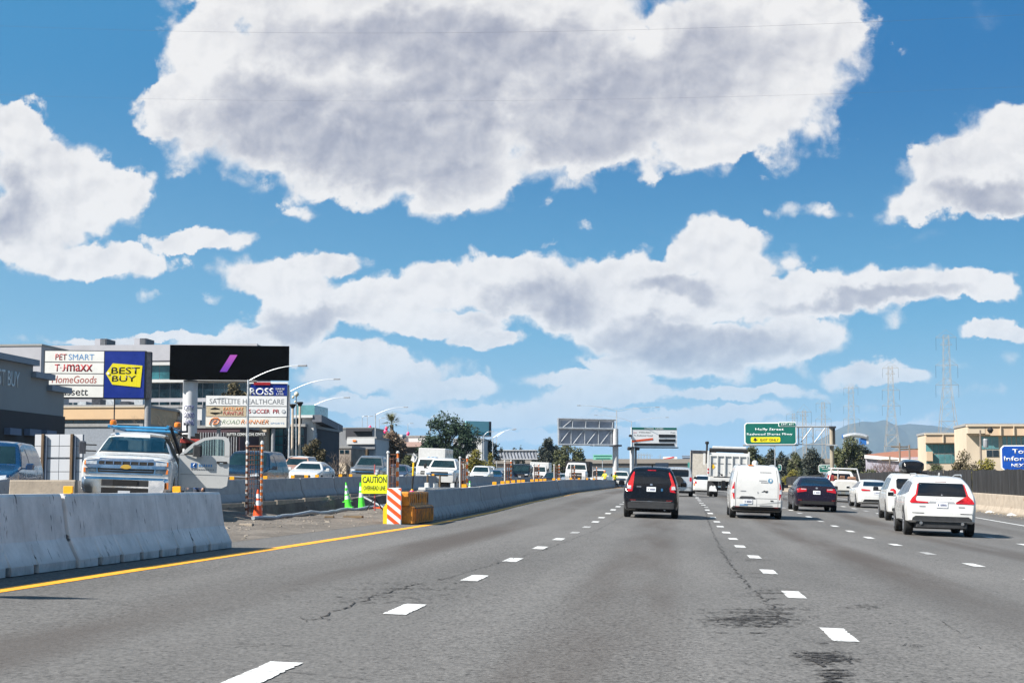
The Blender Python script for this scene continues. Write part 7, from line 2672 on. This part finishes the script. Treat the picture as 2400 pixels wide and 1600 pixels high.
# ------------------------------------------------------------------ the air
b = MB()
b.box(-9500, 9500, -450, 14500, -4.0, 430)
hzm = bpy.data.materials.new('haze')
hzm.use_nodes = True
hzm.node_tree.nodes.clear()
T = NT(hzm.node_tree)
pv = T.n('ShaderNodeVolumePrincipled')
pv.inputs['Color'].default_value = (.45, .70, 1.0, 1)
pv.inputs['Density'].default_value = 5.5e-5
pv.inputs['Anisotropy'].default_value = 0.0
ho = T.n('ShaderNodeOutputMaterial')
T.lk(pv.outputs[0], ho.inputs['Volume'])
hz = b.build('haze', hzm)
hz['kind'] = 'stuff'
# ------------------------------------------------------------------ trees and shrubs
def leafmat(name, a, b_, c_=None):
    m = bpy.data.materials.new(name)
    m.use_nodes = True
    m.node_tree.nodes.clear()
    T = NT(m.node_tree)
    b = T.n('ShaderNodeBsdfPrincipled')
    o = T.n('ShaderNodeOutputMaterial')
    tc = T.n('ShaderNodeTexCoord').outputs['Object']
    c = T.mix(T.ramp(T.noise(tc, 1.3, 4, .6), .35, .65), a, b_)
    c = T.mix(T.ramp(T.noise(tc, 5.0, 2, .6), .45, .75, 0, .6), c, c_ or tuple(min(1, q * 1.6) for q in b_))
    T.lk(c, b.inputs['Base Color'])
    b.inputs['Roughness'].default_value = .65
    b.inputs['Specular IOR Level'].default_value = .25
    T.lk(b.outputs[0], o.inputs[0])
    return m


L_PINE = leafmat('dark pine needles', (.018, .035, .022), (.035, .060, .032))
L_OLIVE = leafmat('olive foliage', (.045, .055, .025), (.085, .090, .040))
L_BROWN = leafmat('brown green foliage', (.055, .045, .025), (.10, .085, .045))
L_DARK = leafmat('dark grey green foliage', (.025, .033, .026), (.055, .060, .045))
L_YEL = leafmat('yellow green foliage', (.10, .10, .018), (.19, .16, .03))
L_DRY = leafmat('dry brown fronds', (.10, .065, .045), (.17, .125, .085))
BARK = mat('grey bark', (.16, .125, .10), .9, 0, .3, 4)
BARKD = mat('dark bark', (.07, .055, .045), .9, 0, .3, 4)


def tree(name, label, cat, pxl, pxr, top, Y, leaf, n=1500, leafs=.20, bark=BARKD, base_py=None, clumps=9, trunk=True, group=None, seed=0, flat=.8, sparse=0.0, lowcrown=.22):
    rr = random.Random(seed + int(pxl))
    a, b_ = at(pxl, top, Y), at(pxr, top, Y)
    cx_ = (a.x + b_.x) / 2
    w = (b_.x - a.x) / 2 * 1.12
    z0 = land(cx_, Y) if (cx_ < -33.2 or cx_ > 16.2 or Y > 420) else g(cx_, Y)
    H = a.z - z0
    t = thing(name, label, cat, (cx_, Y, z0 - .1), 0, group)
    cz = H * (lowcrown + (1 - lowcrown) / 2)
    ch = H * (1 - lowcrown) / 2
    cl = []
    for i in range(clumps):
        for _ in range(20):
            ux, uy, uz = rr.uniform(-1, 1), rr.uniform(-1, 1), rr.uniform(-1, 1)
            if ux * ux + uy * uy + uz * uz < 1: break
        rad = rr.uniform(.26, .5)
        cl.append((ux * w * (1.12 - rad * .6), uy * w * (1 - rad) , cz + uz * ch * (1 - rad * .8), w * rad, ch * rad * flat * 1.2))
    # crown reaches the measured top
    cl.append((rr.uniform(-.25, .25) * w, 0, H - ch * .3, w * .5, ch * .32))
    for sx in (-1, 1):
        cl.append((sx * w * .62, 0, cz + ch * rr.uniform(-.1, .35), w * .4, ch * .36))
        cl.append((sx * w * .5, 0, cz - ch * rr.uniform(.2, .7), w * .4, ch * .3))
    if trunk:
        b = MB()
        b.tube([(0, 0, 0), (w * .04, 0, H * .3), (-w * .03, 0, H * .6), (0, 0, H * .85)], w * .07 + .08, 7, r2=.05)
        for c in cl:
            q = Vector((c[0], c[1], c[2]))
            b.tube([(0, 0, max(H * .15, q.z * .55)), tuple(q * .6 + Vector((0, 0, q.z * .25))), tuple(q)], w * .03 + .03, 5, r2=.02)
        b.build('trunk', bark, t)
    b = MB()
    vs, fs = [], []
    leafs *= .66
    for i in range(int(n * 2.1)):
        c = rr.choice(cl)
        while True:
            ux, uy, uz = rr.gauss(0, .5), rr.gauss(0, .5), rr.gauss(0, .5)
            d2 = ux * ux + uy * uy + uz * uz
            if .12 < d2 < 1.15: break
        p = Vector((c[0] + ux * c[3], c[1] + uy * c[3], c[2] + uz * c[4]))
        if sparse and mnoise.noise(p * .9) < sparse - .5: continue
        s_ = leafs * rr.uniform(.5, 1.4)
        ax = Vector((rr.gauss(0, 1), rr.gauss(0, 1), rr.gauss(0, 1))).normalized()
        bx = ax.orthogonal().normalized()
        bx = (bx + ax.cross(bx) * rr.uniform(-1, 1)).normalized()
        k = len(vs)
        vs += [p - ax * s_, p + bx * s_ * .6, p + ax * s_, p - bx * s_ * .6]
        fs.append((k, k + 1, k + 2, k + 3))
    b.add(vs, fs)
    o = b.build('crown', leaf, t)
    o['kind'] = 'stuff'
    return t


def bare(label, pxl, pxr, top, Y, n=40, seed=1, name='bare_tree', m=None, cat='tree', group=None):
    rr = random.Random(seed)
    a, b_ = at(pxl, top, Y), at(pxr, top, Y)
    cx_, w = (a.x + b_.x) / 2, (b_.x - a.x) / 2
    z0 = land(cx_, Y)
    H = a.z - z0
    t = thing(name, label, cat, (cx_, Y, z0 - .1), 0, group)
    tr, tw = MB(), MB()

    def grow(p, d, L_, r, depth):
        q = p + d * L_
        (tr if depth < 2 else tw).tube([tuple(p), tuple((p + q) / 2 + Vector((rr.gauss(0, .04), rr.gauss(0, .04), 0)) * L_), tuple(q)], r, 5, r2=r * .6, cap=False)
        if depth >= 4: return
        for _ in range(3 if depth < 3 else 2):
            nd = (d + Vector((rr.gauss(0, .5), rr.gauss(0, .5), rr.gauss(.1, .3)))).normalized()
            grow(q, nd, L_ * rr.uniform(.6, .85), r * .55, depth + 1)
    for k in range(max(1, n // 20)):
        x = rr.uniform(-w * .6, w * .6)
        grow(Vector((x, rr.uniform(-w, w) * .3, 0)), Vector((rr.gauss(0, .15), rr.gauss(0, .1), 1)).normalized(), H * .30, .09, 0)
    tr.build('trunk', m or BARK, t)
    tw.build('branches', m or BARK, t)
    return t


tree('pine_tree', 'large dark pine in front of the teal billboard', 'tree', 985, 1108, 962, 225, L_PINE, 7000, .24, clumps=22, flat=.6, lowcrown=.12, sparse=.22)
tree('tree', 'brown-green round tree at the foot of the arm lamp by the corner block', 'tree', 712, 762, 1026, 135, L_BROWN, 2600, .14, clumps=10, lowcrown=.25)
tree('tree', 'brown-green tree between the black billboard and the tenant sign', 'tree', 522, 578, 893, 190, L_BROWN, 2600, .26, clumps=9, lowcrown=.45)
tree('tree', 'small brown-green tree seen through the tall rebar cage', 'tree', 585, 612, 1046, 118, L_BROWN, 1200, .11, clumps=6, lowcrown=.15)
tree('tree', 'bushy green tree beside the caution pole, left of the box truck', 'tree', 942, 974, 1062, 150, L_OLIVE, 1400, .15, clumps=7, lowcrown=.05)
tree('shrub', 'yellow-green feathery shrub right of the box truck', 'shrub', 1093, 1140, 1050, 175, L_YEL, 2600, .15, clumps=9, lowcrown=.0, seed=2)
tree('shrub', 'smaller yellow-green shrub at the foot of the paired lamps', 'shrub', 1138, 1162, 1058, 190, L_YEL, 1500, .14, clumps=6, lowcrown=.0, seed=3)
tree('tree', 'thin dark tree above the yellow-green shrubs', 'tree', 1124, 1176, 1028, 290, L_DARK, 1700, .25, clumps=9, lowcrown=.4, sparse=.3)
tree('tree', 'clumped dark tree left of the billboard back', 'tree', 1264, 1310, 1024, 270, L_DARK, 2400, .26, clumps=10, lowcrown=.25)
tree('tree', 'broad dark olive tree under the billboard back', 'tree', 1300, 1366, 1038, 250, L_OLIVE, 3400, .24, clumps=13, lowcrown=.15)
tree('tree', 'low dark tree behind the gantry boards', 'tree', 1196, 1214, 1046, 400, L_DARK, 700, .3, clumps=5, lowcrown=.1)
tree('tree', 'small dark tree above the gantry, tallest of the row', 'tree', 1212, 1230, 1043, 410, L_DARK, 700, .3, clumps=5, lowcrown=.1)
tree('tree', 'small dark tree at the gantry end', 'tree', 1246, 1264, 1050, 400, L_DARK, 700, .3, clumps=5, lowcrown=.1)
for k, (a, b_, tp, Y, L_, lb) in enumerate([(1738, 1790, 1042, 235, L_OLIVE, 'olive tree directly under the green exit sign'), (1786, 1822, 1048, 250, L_DARK, 'dark tree right of the tree under the exit sign'), (1818, 1850, 1056, 290, L_DARK, 'dark tree behind the slender lamp right of the exit sign'), (1846, 1884, 1058, 280, L_OLIVE, 'olive tree between two pale pylons'), (1880, 1930, 1046, 265, L_DARK, 'dark tree left of the gantry column'), (1958, 2018, 1020, 215, L_OLIVE, 'large eucalyptus right of the gantry column'), (1996, 2044, 1036, 240, L_DARK, 'dark crown joined to the right of the large eucalyptus'), (2036, 2080, 1062, 235, L_DARK, 'low dark tree before the warehouse end')]):
    tree('tree', lb, 'tree', a, b_, tp, Y, L_, 2600, .24, BARK, clumps=11, lowcrown=.12, seed=k)
for k, (a, b_, tp, Y, L_, lb) in enumerate([(2170, 2235, 1085, 140, L_OLIVE, 'low green shrub at the foot of the tallest pylon'), (2232, 2292, 1052, 150, L_BROWN, 'tall brownish shrub right of the tallest pylon legs'), (2268, 2345, 1070, 130, L_YEL, 'yellow-green bush left of the blue information sign'), (2010, 2070, 1096, 150, L_OLIVE, 'low olive mound behind the fence, before the bare bushes'), (1835, 1875, 1098, 230, L_YEL, 'grassy yellow-green mound below the pylons'), (2345, 2420, 1085, 120, L_OLIVE, 'green shrub under the blue information sign')]):
    tree('shrub', lb, 'shrub', a, b_, tp, Y, L_, 2600, .13, clumps=10, lowcrown=.0, seed=20 + k, trunk=True)
PINKB = mat('mauve twigs', (.20, .14, .14), .9, 0, .3, 3)
for k, (a, b_, tp, Y, lb) in enumerate([(2045, 2085, 1066, 170, 'bare mauve bush nearest the low dark tree'), (2078, 2120, 1070, 165, 'bare mauve bush before the warehouse middle'), (2115, 2160, 1075, 160, 'bare mauve bush nearest the beige office')]):
    bare(lb, a, b_, tp, Y, 120, 30 + k, 'bare_bush', PINKB, 'bush')
bare('bare brown tree between the shop sign post and the black billboard column', 356, 420, 925, 135, 60, 3)
bare('bare brown tree just left of the shop sign post', 300, 340, 960, 130, 40, 6)
bare('bare twiggy tree before the small brown buildings', 782, 815, 1050, 120, 60, 7)
# palm above a brown thicket
p = at(918, 975, 205)
z0 = land(p.x, 205)
H = p.z - z0
t = thing('palm_tree', 'fan palm with a skirt of dead fronds rising from a brown thicket', 'palm', (p.x, 205, z0 - .1))
MB().tube([(0, 0, 0), (.1, 0, H * .5), (0, 0, H - 1.0)], .32, 9, r2=.24).build('trunk', BARK, t, smooth=True)
rr = random.Random(5)
def fronds(n, z, up, m, nm, L0):
    b = MB()
    for i in range(n):
        an = rr.uniform(0, 6.283)
        el = rr.uniform(*up)
        d = Vector((math.cos(an) * math.cos(el), math.sin(an) * math.cos(el), math.sin(el)))
        s_ = d.cross(Vector((0, 0, 1))).normalized()
        L_ = L0 * rr.uniform(.7, 1.1)
        o_ = Vector((0, 0, z + rr.uniform(-.3, .3)))
        for k in range(7):
            f = (k - 3) / 3
            tip = o_ + d * L_ + s_ * f * .75 - Vector((0, 0, abs(f) * .25 + .25))
            m_ = o_ + d * L_ * .45
            b.add([m_ - s_ * .06, m_ + s_ * .06, tip], [(0, 1, 2)])
        b.add([o_ - s_ * .03, o_ + s_ * .03, o_ + d * L_ * .5], [(0, 1, 2)])
    o = b.build(nm, m, t)
    return o
fronds(42, H - 1.0, (-.1, 1.5), leafmat('palm green', (.05, .065, .02), (.12, .11, .045)), 'fronds', 1.9)
fronds(50, H - 1.7, (-1.4, -.5), L_DRY, 'dead_fronds', 1.9)
fronds(40, H - 3.0, (-1.5, -.9), L_DRY, 'dead_fronds', 1.8)
tree('thicket', 'tall brown dry thicket below the palm crown', 'thicket', 884, 950, 1008, 200, L_DRY, 6500, .20, BARK, clumps=24, lowcrown=.0, flat=.9)

# ------------------------------------------------------------------ people
SKIN = mat('skin', (.42, .24, .16), .6)
HIVIS = mat('hi-vis yellow', (.75, .72, .02), .55, 0, .1, 6)
JEAN = mat('dark work trousers', (.05, .06, .09), .8)
HAT = mat('orange hard hat', (.80, .18, .02), .4)


def person(label, X, Y, yaw, shirt, lean=0.0, arm=(0, 0), hat=HAT, H=1.78, z=None):
    z = g(X, Y) if z is None else z
    t = thing('person', label, 'person', (X, Y, z), yaw)
    s = H / 1.78
    J = {'pel': (0, 0, .95), 'waist': (0, lean * .2, 1.10), 'chest': (0, lean * .6, 1.32), 'neck': (0, lean * .9, 1.50), 'headb': (0, lean + .01, 1.58), 'head': (0, lean + .03, 1.68), 'top': (0, lean + .02, 1.76)}
    ed = [('pel', 'waist'), ('waist', 'chest'), ('chest', 'neck'), ('neck', 'headb'), ('headb', 'head'), ('head', 'top')]
    rad = {'pel': .15, 'waist': .14, 'chest': .165, 'neck': .055, 'headb': .075, 'head': .10, 'top': .07}
    for k, sx in (('l', -1), ('r', 1)):
        J['hip' + k] = (sx * .10, 0, .90); J['knee' + k] = (sx * .12, .03 * sx, .50); J['ank' + k] = (sx * .13, .05 * sx, .09); J['toe' + k] = (sx * .14, .05 * sx + .16, .04)
        J['sh' + k] = (sx * .20, lean * .8, 1.44)
        a = arm[0] if sx < 0 else arm[1]
        J['el' + k] = (sx * .27, lean * .8 + .22 * math.sin(a), 1.44 - .28 * math.cos(a)); J['wr' + k] = (sx * .26, lean * .8 + .22 * math.sin(a) + .25 * math.sin(a + .5), 1.44 - .28 * math.cos(a) - .25 * math.cos(a + .5)); 
        wv = Vector(J['wr' + k])
        J['palm' + k] = tuple(wv + Vector((0, .04 * math.sin(a + .6), -.07)))
        ed += [('pel', 'hip' + k), ('hip' + k, 'knee' + k), ('knee' + k, 'ank' + k), ('ank' + k, 'toe' + k), ('chest', 'sh' + k), ('sh' + k, 'el' + k), ('el' + k, 'wr' + k), ('wr' + k, 'palm' + k)]
        rad.update({'hip' + k: .10, 'knee' + k: .065, 'ank' + k: .045, 'toe' + k: .04, 'sh' + k: .07, 'el' + k: .045, 'wr' + k: .032, 'palm' + k: .038})
        for f in range(4):
            J['f%d%s' % (f, k)] = tuple(wv + Vector(((f - 1.5) * .018, .06 * math.sin(a + .7) + .01 * f, -.155 + abs(f - 1.3) * .012)))
            ed.append(('palm' + k, 'f%d%s' % (f, k)))
            rad['f%d%s' % (f, k)] = .009
        J['th' + k] = tuple(wv + Vector((-sx * .05, .04, -.09)))
        ed.append(('wr' + k, 'th' + k)); rad['th' + k] = .010
    ks = list(J)
    me = bpy.data.meshes.new('body')
    me.from_pydata([tuple(Vector(J[k]) * s) for k in ks], [(ks.index(a), ks.index(b_)) for a, b_ in ed], [])
    o = bpy.data.objects.new('body', me)
    COL.objects.link(o)
    sk = o.modifiers.new('skin', 'SKIN')
    for i, k in enumerate(ks):
        me.skin_vertices[0].data[i].radius = (rad[k] * s, rad[k] * s)
    me.skin_vertices[0].data[0].use_root = True
    su = o.modifiers.new('sub', 'SUBSURF'); su.levels = 1; su.render_levels = 1
    bpy.context.view_layer.update()
    m2 = bpy.data.meshes.new_from_object(o.evaluated_get(bpy.context.evaluated_depsgraph_get()))
    bpy.data.objects.remove(o)
    m2.materials.clear()
    for m in (SKIN, shirt, JEAN): m2.materials.append(m)
    for f in m2.polygons:
        c = f.center / s
        f.use_smooth = True
        f.material_index = 2 if c.z < .93 and abs(c.x) < .2 else (1 if c.z < 1.50 and (abs(c.x) < .24 and c.z > .9 or c.z > 1.2) else 0)
    link(bpy.data.objects.new('body', m2), t)
    MB().lathe([(.135 * s, 1.70 * s), (.125 * s, 1.74 * s), (.10 * s, 1.80 * s), (.05 * s, 1.83 * s)], 12, c=(0, lean + .02, 0)).build('hard_hat' if hat is HAT else 'hair', hat, t, smooth=True)
    MB().lathe([(.018, 1.655 * s), (.02, 1.67 * s), (.008, 1.69 * s)], 6, c=(0, lean + .125 * s, 0)).build('nose', SKIN, t)
    for sx in (-1, 1):
        MB().lathe([(.012, 1.69 * s), (.012, 1.70 * s)], 6, c=(sx * .035, lean + .115 * s, 0)).build('eye', BLACKM, t)
    return t


q = at(1418, 1130, 176)
person('man in yellow hi-vis and orange helmet standing near the big-nosed truck', q.x, 176, 2.6, HIVIS, .02, (.3, .6))
q = at(1441, 1130, 178)
person('shorter man in yellow hi-vis behind the barrier beside the white pickup', q.x, 178, -2.8, HIVIS, .10, (.8, .2), H=1.66)
q = at(452, 1130, 42.6)
person('man in a blue shirt with bare forearm behind the open truck door', q.x, 43.2, 2.9, mat('blue work shirt', (.03, .09, .25), .8), 0, (.2, .9), BLACKM, 1.74, g(q.x, 43) - .25)
